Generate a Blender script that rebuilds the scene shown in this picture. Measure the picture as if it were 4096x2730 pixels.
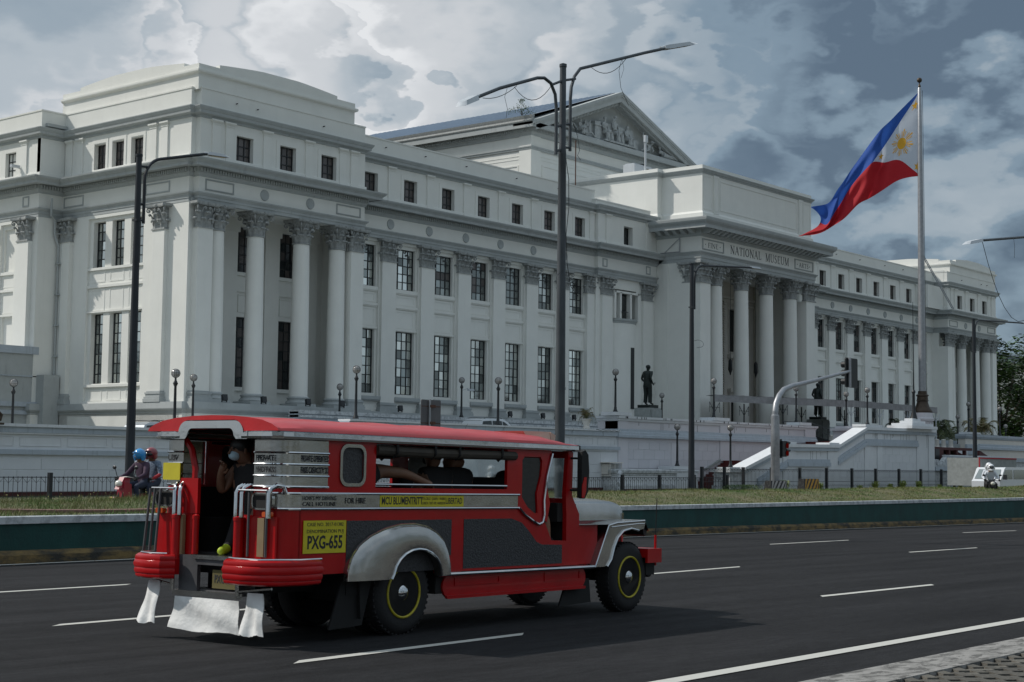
import bpy, math, random
from mathutils import Vector, Matrix
from mathutils.geometry import tessellate_polygon
random.seed(7)
for _o in list(bpy.data.objects):
    bpy.data.objects.remove(_o)
SC = bpy.context.scene
COL = SC.collection
R = math.radians

# ------------------------------------------------------------------ camera
cam_data = bpy.data.cameras.new('camera')
cam = bpy.data.objects.new('camera', cam_data)
COL.objects.link(cam)
_a, _p, _r = R(50.839), R(4.528), R(0.6404)
_f = Vector((math.sin(_a) * math.cos(_p), math.cos(_a) * math.cos(_p), math.sin(_p)))
_rt = Vector((math.cos(_a), -math.sin(_a), 0))
_up = _rt.cross(_f)
_rt2 = _rt * math.cos(_r) + _up * math.sin(_r)
_up2 = _up * math.cos(_r) - _rt * math.sin(_r)
_m = Matrix((( _rt2.x, _up2.x, -_f.x, 0), (_rt2.y, _up2.y, -_f.y, 0), (_rt2.z, _up2.z, -_f.z, 1.65), (0, 0, 0, 1)))
cam.matrix_world = _m
cam_data.sensor_width = 36
cam_data.lens = 6232.2 / 4096 * 36
cam_data.clip_start = 0.1
cam_data.clip_end = 6000
SC.camera = cam

# ------------------------------------------------------------------ world
W = bpy.data.worlds.new('World')
SC.world = W
W.use_nodes = True
nt = W.node_tree
nt.nodes.clear()
def N(t, **kw):
    n = nt.nodes.new(t)
    for k, v in kw.items():
        setattr(n, k, v)
    return n
def LK(a, b):
    nt.links.new(a, b)
SUNV = Vector((-0.96, 1.66, 1.80)).normalized()
sky = N('ShaderNodeTexSky', sky_type='NISHITA')
sky.sun_disc = False
sky.sun_elevation = math.asin(SUNV.z)
sky.sun_rotation = math.atan2(SUNV.x, SUNV.y)
sky.dust_density = 2.0
bg1 = N('ShaderNodeBackground')
bg1.inputs[1].default_value = 0.10
LK(sky.outputs[0], bg1.inputs[0])
tc = N('ShaderNodeTexCoord')
mp = N('ShaderNodeMapping')
mp.inputs['Scale'].default_value = (1, 1, 1.9)
mp.inputs['Location'].default_value = (0.35, 0.1, 0.0)
LK(tc.outputs['Generated'], mp.inputs[0])
def noise(scale, detail, rough, dist=0.0):
    n = N('ShaderNodeTexNoise')
    n.inputs['Scale'].default_value = scale
    n.inputs['Detail'].default_value = detail
    n.inputs['Roughness'].default_value = rough
    n.inputs['Distortion'].default_value = dist
    LK(mp.outputs[0], n.inputs['Vector'])
    return n.outputs[0]
def math_n(op, a, b=None, c=None):
    n = N('ShaderNodeMath', operation=op)
    for i, v in enumerate((a, b, c)):
        if v is None:
            continue
        if isinstance(v, (int, float)):
            n.inputs[i].default_value = v
        else:
            LK(v, n.inputs[i])
    return n.outputs[0]
n1 = noise(4.2, 7, 0.50, 0.0)
n2 = noise(11, 7, 0.55, 0.0)
wv = N('ShaderNodeTexNoise')
wv.inputs['Scale'].default_value = 9
wv.inputs['Detail'].default_value = 6
LK(mp.outputs[0], wv.inputs['Vector'])
warp = N('ShaderNodeVectorMath', operation='SUBTRACT')
LK(wv.outputs['Color'], warp.inputs[0])
warp.inputs[1].default_value = (0.5, 0.5, 0.5)
warp2 = N('ShaderNodeVectorMath', operation='SCALE')
LK(warp.outputs[0], warp2.inputs[0])
warp2.inputs['Scale'].default_value = 0.07
warp3 = N('ShaderNodeVectorMath', operation='ADD')
LK(tc.outputs['Generated'], warp3.inputs[0])
LK(warp2.outputs[0], warp3.inputs[1])
# big cloud masses: (direction, angular radius in degrees, brightness shift)
MASSES = [((0.551, 0.794, 0.262), 6.5, 0.16), ((0.646, 0.719, 0.262), 5.5, 0.26), ((0.712, 0.653, 0.268), 7.5, 0.30),
          ((0.529, 0.821, 0.214), 3.5, 0.12), ((0.544, 0.807, 0.232), 3.6, -0.22), ((0.618, 0.739, 0.275), 2.0, -0.14),
          ((0.676, 0.680, 0.290), 1.6, -0.20), ((0.855, 0.449, 0.265), 6.5, -0.34), ((0.772, 0.571, 0.285), 5.0, -0.20),
          ((0.898, 0.387, 0.215), 5.0, -0.30), ((0.803, 0.544, 0.241), 3.8, 0.26), ((0.835, 0.497, 0.232), 3.2, 0.12),
          ((0.864, 0.463, 0.198), 2.4, 0.12), ((0.836, 0.509, 0.206), 3.0, -0.10), ((0.902, 0.406, 0.150), 6.0, 0.02),
          ((0.755, 0.62, 0.235), 3.2, -0.05)]
acc = None
for d, rad, amp in MASSES:
    v = Vector(d).normalized()
    dt = N('ShaderNodeVectorMath', operation='DOT_PRODUCT')
    LK(warp3.outputs[0], dt.inputs[0])
    dt.inputs[1].default_value = v
    mr = N('ShaderNodeMapRange', interpolation_type='SMOOTHSTEP')
    LK(dt.outputs['Value'], mr.inputs['Value'])
    mr.inputs['From Min'].default_value = math.cos(R(rad * 1.5))
    mr.inputs['From Max'].default_value = 1.0
    mr.inputs['To Max'].default_value = amp
    acc = mr.outputs[0] if acc is None else math_n('ADD', acc, mr.outputs[0])
val = math_n('MULTIPLY_ADD', n1, 0.72, math_n('MULTIPLY_ADD', n2, 0.20, 0.04))
val = math_n('ADD', val, acc)
rmp = N('ShaderNodeValToRGB')
LK(val, rmp.inputs[0])
cr = rmp.color_ramp
cr.interpolation = 'EASE'
cr.elements[0].position = 0.05
cr.elements[0].color = (0.10, 0.145, 0.20, 1)
cr.elements[1].position = 0.98
cr.elements[1].color = (0.80, 0.81, 0.82, 1)
for pos, c in ((0.36, (0.21, 0.285, 0.355)), (0.50, (0.31, 0.375, 0.43)), (0.64, (0.44, 0.49, 0.53)), (0.80, (0.61, 0.63, 0.65))):
    e = cr.elements.new(pos)
    e.color = (*c, 1)
bg2 = N('ShaderNodeBackground')
LK(rmp.outputs[0], bg2.inputs[0])
sepz = N('ShaderNodeSeparateXYZ')
LK(tc.outputs['Generated'], sepz.inputs[0])
gz = N('ShaderNodeMapRange', interpolation_type='SMOOTHSTEP')     # overcast skies brighten towards the zenith
LK(sepz.outputs[2], gz.inputs['Value'])
gz.inputs['From Min'].default_value = 0.30
gz.inputs['From Max'].default_value = 0.85
gz.inputs['To Min'].default_value = 1.0
gz.inputs['To Max'].default_value = 1.6
LK(gz.outputs[0], bg2.inputs[1])
mx = N('ShaderNodeMixShader')
mx.inputs[0].default_value = 0.90
LK(bg1.outputs[0], mx.inputs[1])
LK(bg2.outputs[0], mx.inputs[2])
wo = N('ShaderNodeOutputWorld')
LK(mx.outputs[0], wo.inputs[0])

# ------------------------------------------------------------------ sun
sl = bpy.data.lights.new('sun', 'SUN')
sl.energy = 3.2
sl.angle = R(0.9)
sl.color = (1.0, 0.95, 0.88)
sun = bpy.data.objects.new('sun', sl)
COL.objects.link(sun)
sun.rotation_euler = SUNV.to_track_quat('Z', 'Y').to_euler()
sun.location = (0, 0, 60)

# ------------------------------------------------------------------ colour management
SC.view_settings.view_transform = 'Standard'
SC.view_settings.look = 'None'
SC.view_settings.exposure = 0.05
SC.view_settings.gamma = 1.0
SC.view_settings.use_curve_mapping = False
SC.render.engine = 'CYCLES'

# ------------------------------------------------------------------ materials
MATS = {}
def srgb(r, g, b):
    f = lambda c: (c / 255 / 12.92) if c <= 10 else ((c / 255 + 0.055) / 1.055) ** 2.4
    return (f(r), f(g), f(b))
def mat(name, col, rough=0.7, metal=0.0, var=0.0, scale=4.0, stretch=None, bump=0.0, bscale=60.0, col2=None,
        thr=None, spec=0.5, rnd=0.0, coat=0.0, trans=0.0, emit=None, lo=0.35, hi=0.65, coord='Object'):
    m = bpy.data.materials.new(name)
    m.use_nodes = True
    t = m.node_tree
    b = t.nodes['Principled BSDF']
    b.inputs['Roughness'].default_value = rough
    b.inputs['Metallic'].default_value = metal
    b.inputs['Specular IOR Level'].default_value = spec
    b.inputs['Coat Weight'].default_value = coat
    if trans:
        b.inputs['Transmission Weight'].default_value = trans
    b.inputs['Base Color'].default_value = (*col, 1)
    if emit:
        b.inputs['Emission Color'].default_value = (*emit[0], 1)
        b.inputs['Emission Strength'].default_value = emit[1]
    tcn = t.nodes.new('ShaderNodeTexCoord')
    last = None
    if var or col2:
        mpn = t.nodes.new('ShaderNodeMapping')
        t.links.new(tcn.outputs[coord], mpn.inputs[0])
        if stretch:
            mpn.inputs['Scale'].default_value = stretch
        nz = t.nodes.new('ShaderNodeTexNoise')
        nz.inputs['Scale'].default_value = scale
        nz.inputs['Detail'].default_value = 7
        nz.inputs['Roughness'].default_value = 0.62
        t.links.new(mpn.outputs[0], nz.inputs['Vector'])
        mr = t.nodes.new('ShaderNodeMapRange')
        mr.inputs['From Min'].default_value = lo
        mr.inputs['From Max'].default_value = hi
        t.links.new(nz.outputs[0], mr.inputs['Value'])
        mix = t.nodes.new('ShaderNodeMix')
        mix.data_type = 'RGBA'
        c2 = col2 if col2 else tuple(c * (1 - var) for c in col)
        mix.inputs[6].default_value = (*c2, 1)
        mix.inputs[7].default_value = (*col, 1)
        t.links.new(mr.outputs[0], mix.inputs[0])
        last = mix.outputs[2]
    if rnd:
        oi = t.nodes.new('ShaderNodeObjectInfo')
        mr2 = t.nodes.new('ShaderNodeMapRange')
        mr2.inputs['To Min'].default_value = 1 - rnd
        mr2.inputs['To Max'].default_value = 1 + rnd * 0.5
        t.links.new(oi.outputs['Random'], mr2.inputs['Value'])
        mu = t.nodes.new('ShaderNodeMix')
        mu.data_type = 'RGBA'
        mu.blend_type = 'MULTIPLY'
        mu.inputs[0].default_value = 1
        if last is not None:
            t.links.new(last, mu.inputs[6])
        else:
            mu.inputs[6].default_value = (*col, 1)
        cmb = t.nodes.new('ShaderNodeCombineColor')
        for i in range(3):
            t.links.new(mr2.outputs[0], cmb.inputs[i])
        t.links.new(cmb.outputs[0], mu.inputs[7])
        last = mu.outputs[2]
    if last is not None:
        t.links.new(last, b.inputs['Base Color'])
    if bump:
        nb = t.nodes.new('ShaderNodeTexNoise')
        nb.inputs['Scale'].default_value = bscale
        nb.inputs['Detail'].default_value = 5
        t.links.new(tcn.outputs[coord], nb.inputs['Vector'])
        bp = t.nodes.new('ShaderNodeBump')
        bp.inputs['Strength'].default_value = bump
        bp.inputs['Distance'].default_value = 0.02
        t.links.new(nb.outputs[0], bp.inputs['Height'])
        t.links.new(bp.outputs[0], b.inputs['Normal'])
    MATS[name] = m
    return m
def stain(m, amt=0.35, col=(0.16, 0.16, 0.15), scale=3.0, stretch=(1.2, 1.2, 0.12), lo=0.56, hi=0.72):
    """rain streaks: a second, vertically stretched noise mixed over the base colour"""
    t = m.node_tree
    b = t.nodes['Principled BSDF']
    src = b.inputs['Base Color'].links[0].from_socket if b.inputs['Base Color'].links else None
    tcn = t.nodes.new('ShaderNodeTexCoord')
    mpn = t.nodes.new('ShaderNodeMapping')
    mpn.inputs['Scale'].default_value = stretch
    t.links.new(tcn.outputs['Object'], mpn.inputs[0])
    nz = t.nodes.new('ShaderNodeTexNoise')
    nz.inputs['Scale'].default_value = scale
    nz.inputs['Detail'].default_value = 9
    nz.inputs['Roughness'].default_value = 0.7
    t.links.new(mpn.outputs[0], nz.inputs['Vector'])
    mr = t.nodes.new('ShaderNodeMapRange')
    mr.inputs['From Min'].default_value = lo
    mr.inputs['From Max'].default_value = hi
    mr.inputs['To Max'].default_value = amt
    t.links.new(nz.outputs[0], mr.inputs['Value'])
    mix = t.nodes.new('ShaderNodeMix')
    mix.data_type = 'RGBA'
    t.links.new(mr.outputs[0], mix.inputs[0])
    if src:
        t.links.new(src, mix.inputs[6])
    else:
        mix.inputs[6].default_value = b.inputs['Base Color'].default_value
    mix.inputs[7].default_value = (*col, 1)
    t.links.new(mix.outputs[2], b.inputs['Base Color'])
    return m
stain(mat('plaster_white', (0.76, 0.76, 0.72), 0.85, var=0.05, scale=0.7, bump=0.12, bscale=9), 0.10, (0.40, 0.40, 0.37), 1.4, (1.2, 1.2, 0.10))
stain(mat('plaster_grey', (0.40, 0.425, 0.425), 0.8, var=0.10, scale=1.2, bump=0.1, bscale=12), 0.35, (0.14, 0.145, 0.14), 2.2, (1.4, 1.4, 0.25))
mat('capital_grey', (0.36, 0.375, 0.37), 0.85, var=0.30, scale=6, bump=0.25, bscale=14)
stain(mat('wall_white', (0.66, 0.68, 0.70), 0.8, var=0.07, scale=1.5, bump=0.15, bscale=14), 0.35, (0.20, 0.21, 0.20), 3.2, (1.6, 1.6, 0.12), 0.58, 0.74)
stain(mat('wall_blue', (0.42, 0.47, 0.52), 0.8, var=0.12, scale=2.0, bump=0.1, bscale=14), 0.5, (0.12, 0.13, 0.13), 3.4, (1.8, 1.8, 0.16), 0.56, 0.72)
stain(mat('wall_lilac', (0.60, 0.59, 0.62), 0.8, var=0.05, scale=1.0, bump=0.1, bscale=14), 0.30, (0.25, 0.24, 0.24), 3.0, (1.5, 1.5, 0.10), 0.60, 0.76)
mat('wall_white_block', (0.64, 0.66, 0.685), 0.8, var=0.05, scale=1.5, rnd=0.05, bump=0.12, bscale=14)
mat('wall_lilac_block', (0.58, 0.575, 0.61), 0.8, var=0.05, scale=1.5, rnd=0.05, bump=0.12, bscale=14)
mat('cream', (0.66, 0.63, 0.58), 0.8, var=0.06, scale=1.5)
mat('dark_red', (0.075, 0.014, 0.014), 0.7, var=0.3, scale=3)
mat('red_steps', (0.13, 0.022, 0.02), 0.65, var=0.3, scale=4)
mat('window_black', (0.012, 0.015, 0.018), 0.45)
mat('glass_bright', (0.74, 0.77, 0.74), 0.09, metal=0.95, rnd=0.35)
mat('glass_mid', (0.34, 0.37, 0.36), 0.10, metal=0.7, rnd=0.55)
mat('glass_warm', (0.13, 0.115, 0.11), 0.25, metal=0.2, rnd=0.3)
mat('glass_dark', (0.025, 0.03, 0.032), 0.15, spec=0.6)
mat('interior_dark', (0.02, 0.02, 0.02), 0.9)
mat('ink', (0.02, 0.022, 0.026), 0.7)
mat('metal_roof', (0.36, 0.43, 0.52), 0.5, var=0.12, scale=1.5, stretch=(1, 6, 1))
mat('iron_black', (0.012, 0.014, 0.017), 0.45, bump=0.1, bscale=40)
mat('pole_steel', (0.075, 0.085, 0.095), 0.5, metal=0.35, var=0.35, scale=5, stretch=(1, 1, 0.25), bump=0.1, bscale=30)
mat('pole_dark', (0.022, 0.027, 0.034), 0.5, metal=0.2, var=0.3, scale=5, stretch=(1, 1, 0.25))
mat('galvanised', (0.36, 0.37, 0.39), 0.42, metal=0.6, var=0.2, scale=4)
mat('lamp_shell', (0.50, 0.53, 0.56), 0.4, var=0.1, scale=3)
mat('led_panel', (0.55, 0.42, 0.2), 0.4)
mat('globe_glass', (0.42, 0.40, 0.38), 0.12, spec=0.9, var=0.25, scale=6, coat=0.6)
mat('bronze', (0.018, 0.026, 0.024), 0.42, metal=0.5, var=0.4, scale=4)
mat('bronze_brown', (0.075, 0.055, 0.04), 0.45, metal=0.6, var=0.3, scale=4)
mat('canvas', (0.30, 0.295, 0.30), 0.9, var=0.25, scale=2.5, bump=0.6, bscale=3)
mat('rust', (0.12, 0.05, 0.03), 0.9, var=0.4, scale=9)
mat('stone_grey', (0.30, 0.32, 0.31), 0.85, var=0.25, scale=3)

# ------------------------------------------------------------------ mesh helpers
class MB:
    def __init__(s, mirror=None, swap=False):
        s.v, s.f, s.mi, s.sm = [], [], [], []
        s.mir, s.swap = mirror, swap
    def add(s, vs, fs, mi=0, smooth=False):
        n = len(s.v)
        s.v.extend([tuple(v) for v in vs])
        for f in fs:
            s.f.append(tuple(i + n for i in f))
            s.mi.append(mi)
            s.sm.append(smooth)
        return s
    def box(s, x0, x1, y0, y1, z0, z1, mi=0):
        x0, x1 = min(x0, x1), max(x0, x1)
        y0, y1 = min(y0, y1), max(y0, y1)
        z0, z1 = min(z0, z1), max(z0, z1)
        vs = [(x, y, z) for z in (z0, z1) for y in (y0, y1) for x in (x0, x1)]
        return s.add(vs, [(0, 2, 3, 1), (4, 5, 7, 6), (0, 1, 5, 4), (2, 6, 7, 3), (0, 4, 6, 2), (1, 3, 7, 5)], mi)
    def cbox(s, c, d, mi=0):
        return s.box(c[0] - d[0] / 2, c[0] + d[0] / 2, c[1] - d[1] / 2, c[1] + d[1] / 2, c[2] - d[2] / 2, c[2] + d[2] / 2, mi)
    def hexa(s, b, t, mi=0):
        """8 corners: bottom ring and top ring"""
        vs = list(b) + list(t)
        n = len(b)
        fs = [tuple(range(n))[::-1], tuple(range(n, 2 * n))]
        for i in range(n):
            j = (i + 1) % n
            fs.append((i, j, n + j, n + i))
        return s.add(vs, fs, mi)
    def lathe(s, prof, c=(0, 0, 0), n=16, mi=0, smooth=True, ax='z', sq=False):
        vs, fs = [], []
        for (r, z) in prof:
            for k in range(n):
                a = 2 * math.pi * (k + (0.5 if sq else 0)) / n
                x, y = r * math.cos(a), r * math.sin(a)
                if ax == 'z':
                    p = (c[0] + x, c[1] + y, c[2] + z)
                elif ax == 'y':
                    p = (c[0] + x, c[1] + z, c[2] + y)
                else:
                    p = (c[0] + z, c[1] + x, c[2] + y)
                vs.append(p)
        m = len(prof)
        for i in range(m - 1):
            for k in range(n):
                j = (k + 1) % n
                fs.append((i * n + k, i * n + j, (i + 1) * n + j, (i + 1) * n + k))
        if prof[0][0] > 1e-6:
            fs.append(tuple(range(n))[::-1])
        if prof[-1][0] > 1e-6:
            fs.append(tuple(range((m - 1) * n, m * n)))
        return s.add(vs, fs, mi, smooth)
    def tube(s, pts, r, n=8, mi=0, smooth=True, caps=True):
        pts = [Vector(p) for p in pts]
        rr = r if isinstance(r, (list, tuple)) else [r] * len(pts)
        vs, fs = [], []
        prev = None
        for i, p in enumerate(pts):
            if i == 0:
                d = pts[1] - p
            elif i == len(pts) - 1:
                d = p - pts[i - 1]
            else:
                d = (pts[i + 1] - p).normalized() + (p - pts[i - 1]).normalized()
            if d.length < 1e-9:
                d = Vector((0, 0, 1))
            d.normalize()
            if prev is None:
                a = Vector((0, 0, 1)) if abs(d.z) < 0.9 else Vector((1, 0, 0))
                u = d.cross(a).normalized()
            else:
                u = (prev - d * prev.dot(d))
                if u.length < 1e-6:
                    u = d.orthogonal()
                u.normalize()
            prev = u
            w = d.cross(u)
            for k in range(n):
                a = 2 * math.pi * k / n
                vs.append(p + (u * math.cos(a) + w * math.sin(a)) * rr[i])
        for i in range(len(pts) - 1):
            for k in range(n):
                j = (k + 1) % n
                fs.append((i * n + k, (i + 1) * n + k, (i + 1) * n + j, i * n + j))
        if caps:
            fs.append(tuple(range(n)))
            fs.append(tuple(range((len(pts) - 1) * n, len(pts) * n))[::-1])
        return s.add(vs, fs, mi, smooth)
    def sphere(s, c, r, n=14, m=9, mi=0):
        rx, ry, rz = r if isinstance(r, (list, tuple)) else (r, r, r)
        vs, fs = [(c[0], c[1], c[2] - rz)], []
        for i in range(1, m):
            t = math.pi * i / m - math.pi / 2
            for k in range(n):
                a = 2 * math.pi * k / n
                vs.append((c[0] + rx * math.cos(t) * math.cos(a), c[1] + ry * math.cos(t) * math.sin(a), c[2] + rz * math.sin(t)))
        vs.append((c[0], c[1], c[2] + rz))
        for k in range(n):
            j = (k + 1) % n
            fs.append((0, 1 + j, 1 + k))
            fs.append((len(vs) - 1, 1 + (m - 2) * n + k, 1 + (m - 2) * n + j))
        for i in range(m - 2):
            for k in range(n):
                j = (k + 1) % n
                fs.append((1 + i * n + k, 1 + i * n + j, 1 + (i + 1) * n + j, 1 + (i + 1) * n + k))
        return s.add(vs, fs, mi, True)
    def plate(s, outer, holes=(), y0=0.0, y1=0.02, ax='y', mi=0, smooth=False):
        """flat plate with holes given as 2D loops (u, w); ax = axis it is extruded along"""
        loops = [list(outer)] + [list(h) for h in holes]
        flat = [p for l in loops for p in l]
        tris = tessellate_polygon([[Vector((p[0], p[1], 0)) for p in l] for l in loops])
        def P(u, w, d):
            return (u, d, w) if ax == 'y' else ((d, u, w) if ax == 'x' else (u, w, d))
        n = len(flat)
        vs = [P(p[0], p[1], y0) for p in flat] + [P(p[0], p[1], y1) for p in flat]
        fs = []
        for t in tris:
            fs.append(tuple(t))
            fs.append(tuple(i + n for i in t)[::-1])
        o = 0
        for l in loops:
            m = len(l)
            for i in range(m):
                j = (i + 1) % m
                fs.append((o + i, o + j, n + o + j, n + o + i))
            o += m
        s.add(vs, fs, mi, smooth)
        return s
    def sweep(s, path, prof, closed=False, mi=0, smooth=False, caps=True):
        """profile (offset to the right of travel, z) swept along a plan path with mitred corners"""
        n = len(path)
        P = [Vector(p) for p in path]
        offs = []
        for i in range(n):
            if closed or 0 < i < n - 1:
                a = (P[i] - P[i - 1]).normalized()
                b = (P[(i + 1) % n] - P[i]).normalized()
            elif i == 0:
                a = b = (P[1] - P[0]).normalized()
            else:
                a = b = (P[-1] - P[-2]).normalized()
            na, nb = Vector((a.y, -a.x)), Vector((b.y, -b.x))
            m = na + nb
            m = m / max(0.2, m.dot(na))
            offs.append(m)
        vs, fs = [], []
        k = len(prof)
        for i in range(n):
            for d, z in prof:
                q = P[i] + offs[i] * d
                vs.append((q.x, q.y, z))
        for i in range(n if closed else n - 1):
            j = (i + 1) % n
            for t in range(k - 1):
                fs.append((i * k + t, j * k + t, j * k + t + 1, i * k + t + 1))
        if caps and not closed:
            fs.append(tuple(range(k))[::-1])
            fs.append(tuple(range((n - 1) * k, n * k)))
        return s.add(vs, fs, mi, smooth)
    def build(s, name, mats, parent=None, kind=None, local=False, angle=35):
        vs = s.v
        fs = s.f
        if s.swap:
            vs = [(v[1], v[0], v[2]) for v in vs]
            fs = [f[::-1] for f in fs]
        if s.mir is not None:
            vs = [(2 * s.mir - v[0], v[1], v[2]) for v in vs]
            fs = [f[::-1] for f in fs]
        me = bpy.data.meshes.new(name)
        me.from_pydata(vs, [], fs)
        me.polygons.foreach_set('material_index', s.mi)
        me.polygons.foreach_set('use_smooth', s.sm)
        if any(s.sm):
            me.set_sharp_from_angle(angle=R(angle))
        me.update()
        if not isinstance(mats, (list, tuple)):
            mats = [mats]
        for m in mats:
            me.materials.append(MATS[m] if isinstance(m, str) else m)
        return place(name, me, parent, kind, local)
def place(name, me, parent=None, kind=None, local=False, loc=None, rot=None):
    o = bpy.data.objects.new(name, me)
    COL.objects.link(o)
    if parent is not None:
        o.parent = parent
        if not local:
            o.matrix_parent_inverse = inv_of(parent)
    if loc is not None:
        o.location = loc
    if rot is not None:
        o.rotation_euler = rot
    if kind:
        o['kind'] = kind
    return o
WM = {}
def inv_of(o):
    if o.name in WM:
        return WM[o.name].inverted()
    p = Matrix.Identity(4)
    if o.parent:
        p = inv_of(o.parent).inverted() @ o.matrix_parent_inverse
    m = p @ o.matrix_basis
    return m.inverted()
def thing(name, label, cat, loc=(0, 0, 0), rz=0.0, group=None):
    o = bpy.data.objects.new(name, None)
    COL.objects.link(o)
    o.empty_display_size = 0.3
    o.location = loc
    o.rotation_euler = (0, 0, rz)
    return tag(o, label, cat, group)
def tag(o, label, cat, group=None):
    o['label'] = label
    o['category'] = cat
    if group:
        o['group'] = group
    return o
def struct(o):
    o['kind'] = 'structure'
    return o
def copy_tree(o, parent=None):
    c = o.copy()
    COL.objects.link(c)
    if parent is not None:
        c.parent = parent
        c.matrix_parent_inverse = o.matrix_parent_inverse
    for ch in [x for x in bpy.data.objects if x.parent == o]:
        copy_tree(ch, c)
    return c
_font_cache = {}
def text_mesh(txt, h, depth=0.004, bold=0.0, sx=1.0):
    """flat print lettering from Blender's built-in font: mesh in XZ plane, facing -Y, centred"""
    cu = bpy.data.curves.new('lettering', 'FONT')
    cu.body = txt
    cu.size = h * 1.38
    cu.extrude = depth
    cu.offset = bold
    cu.align_x = 'CENTER'
    cu.align_y = 'CENTER'
    cu.resolution_u = 2
    ob = bpy.data.objects.new('lettering', cu)
    COL.objects.link(ob)
    dg = bpy.context.evaluated_depsgraph_get()
    me = bpy.data.meshes.new_from_object(ob.evaluated_get(dg))
    bpy.data.objects.remove(ob)
    me.transform(Matrix.Rotation(R(90), 4, 'X') @ Matrix.Scale(sx, 4, (1, 0, 0)))
    return me
def arc(c, r, a0, a1, n, rz=None):
    rz = r if rz is None else rz
    return [(c[0] + r * math.cos(R(a0 + (a1 - a0) * i / n)), c[1] + rz * math.sin(R(a0 + (a1 - a0) * i / n))) for i in range(n + 1)]
def rrect(x0, x1, z0, z1, r, n=4):
    return (arc((x1 - r, z0 + r), r, -90, 0, n) + arc((x1 - r, z1 - r), r, 0, 90, n) +
            arc((x0 + r, z1 - r), r, 90, 180, n) + arc((x0 + r, z0 + r), r, 180, 270, n))
# ================================================================== ground and road
AZ = 0.0349
RC, RS = math.cos(AZ), math.sin(AZ)
def rz(s):
    return 0.194 - 0.0124 * (s if s < 95 else 95 + (s - 95) * 0.2 if s < 200 else 116)
def road(s, t, dz=0.0):
    return (s * RC - t * RS, s * RS + t * RC, rz(s) + dz)
def sX(X, t):
    return (X + t * RS) / RC
def interp(tab, x):
    if x <= tab[0][0]:
        return tab[0][1]
    for (a, b), (c, d) in zip(tab, tab[1:]):
        if x <= c:
            return b + (d - b) * (x - a) / (c - a)
    return tab[-1][1]
WALL_T = [(-60, 16.2), (-20, 18.6), (0, 19.95), (14.5, 20.80), (18, 21.25), (37.5, 22.80), (50, 23.15), (69, 23.85), (100, 24.6), (400, 28)]
WALL_Z = [(-60, 0.9), (0, 0.80), (14.5, 0.745), (18, 0.71), (38, 0.55), (50, 0.50), (70, 0.41), (110, 0.34), (400, 0.30)]
def ribbon(name, ss, tf, mats, kind='structure', smooth=False):
    """strip over stations ss; tf(s) -> list of (t, z) across"""
    b = MB()
    rows = []
    for s in ss:
        rows.append([(road(s, t)[0], road(s, t)[1], z) for t, z in tf(s)])
    k = len(rows[0])
    vs = [p for r in rows for p in r]
    fs = []
    for i in range(len(ss) - 1):
        for j in range(k - 1):
            fs.append((i * k + j, (i + 1) * k + j, (i + 1) * k + j + 1, i * k + j + 1))
    b.add(vs, fs, 0, smooth)
    return b.build(name, mats, kind=kind)
SS = [-60, -30, -15, 0] + [4 * i for i in range(1, 28)] + [120, 150, 200, 300, 400]

# asphalt: fine aggregate, faint wheel-path banding, a few repaired seams
asp = mat('asphalt', (0.030, 0.030, 0.032), 0.85, var=0.45, scale=900, bump=0.55, bscale=420, lo=0.30, hi=0.75, spec=0.12)
def asphalt_extra(m):
    t = m.node_tree
    b = t.nodes['Principled BSDF']
    src = b.inputs['Base Color'].links[0].from_socket
    tcn = t.nodes.new('ShaderNodeTexCoord')
    for sc, stx, amt in ((0.9, (0.18, 2.2, 1), 0.30), (7, (0.5, 3, 1), 0.22), (55, (1, 1, 1), 0.30)):
        mpn = t.nodes.new('ShaderNodeMapping')
        mpn.inputs['Scale'].default_value = stx
        mpn.inputs['Rotation'].default_value = (0, 0, -AZ)
        t.links.new(tcn.outputs['Object'], mpn.inputs[0])
        nz = t.nodes.new('ShaderNodeTexNoise')
        nz.inputs['Scale'].default_value = sc
        nz.inputs['Detail'].default_value = 6
        t.links.new(mpn.outputs[0], nz.inputs['Vector'])
        mr = t.nodes.new('ShaderNodeMapRange')
        mr.inputs['From Min'].default_value = 0.32
        mr.inputs['From Max'].default_value = 0.68
        mr.inputs['To Min'].default_value = 1 - amt
        mr.inputs['To Max'].default_value = 1 + amt
        t.links.new(nz.outputs[0], mr.inputs['Value'])
        cmb = t.nodes.new('ShaderNodeCombineColor')
        for i in range(3):
            t.links.new(mr.outputs[0], cmb.inputs[i])
        mu = t.nodes.new('ShaderNodeMix')
        mu.data_type = 'RGBA'
        mu.blend_type = 'MULTIPLY'
        mu.inputs[0].default_value = 1
        t.links.new(src, mu.inputs[6])
        t.links.new(cmb.outputs[0], mu.inputs[7])
        src = mu.outputs[2]
    t.links.new(src, b.inputs['Base Color'])
asphalt_extra(asp)
mat('road_paint', (0.50, 0.49, 0.45), 0.7, col2=(0.30, 0.30, 0.28), scale=30, lo=0.22, hi=0.40, bump=0.2, bscale=200)
stain(mat('kerb_ochre', (0.19, 0.125, 0.045), 0.9, col2=(0.03, 0.028, 0.022), scale=2.6, stretch=(0.7, 0.7, 2), lo=0.40, hi=0.60, bump=0.5, bscale=30), 0.6, (0.03, 0.03, 0.025), 6, (1, 1, 1), 0.5, 0.7)
stain(mat('green_wall_paint', (0.004, 0.060, 0.052), 0.75, var=0.35, scale=1.3, bump=0.25, bscale=22), 0.5, (0.006, 0.022, 0.022), 5, (1, 1, 0.6), 0.5, 0.72)
stain(mat('coping_white', (0.52, 0.54, 0.55), 0.85, col2=(0.24, 0.25, 0.26), scale=5, lo=0.30, hi=0.55, bump=0.4, bscale=40), 0.6, (0.14, 0.14, 0.14), 9, (1, 1, 1), 0.58, 0.72)
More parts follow.
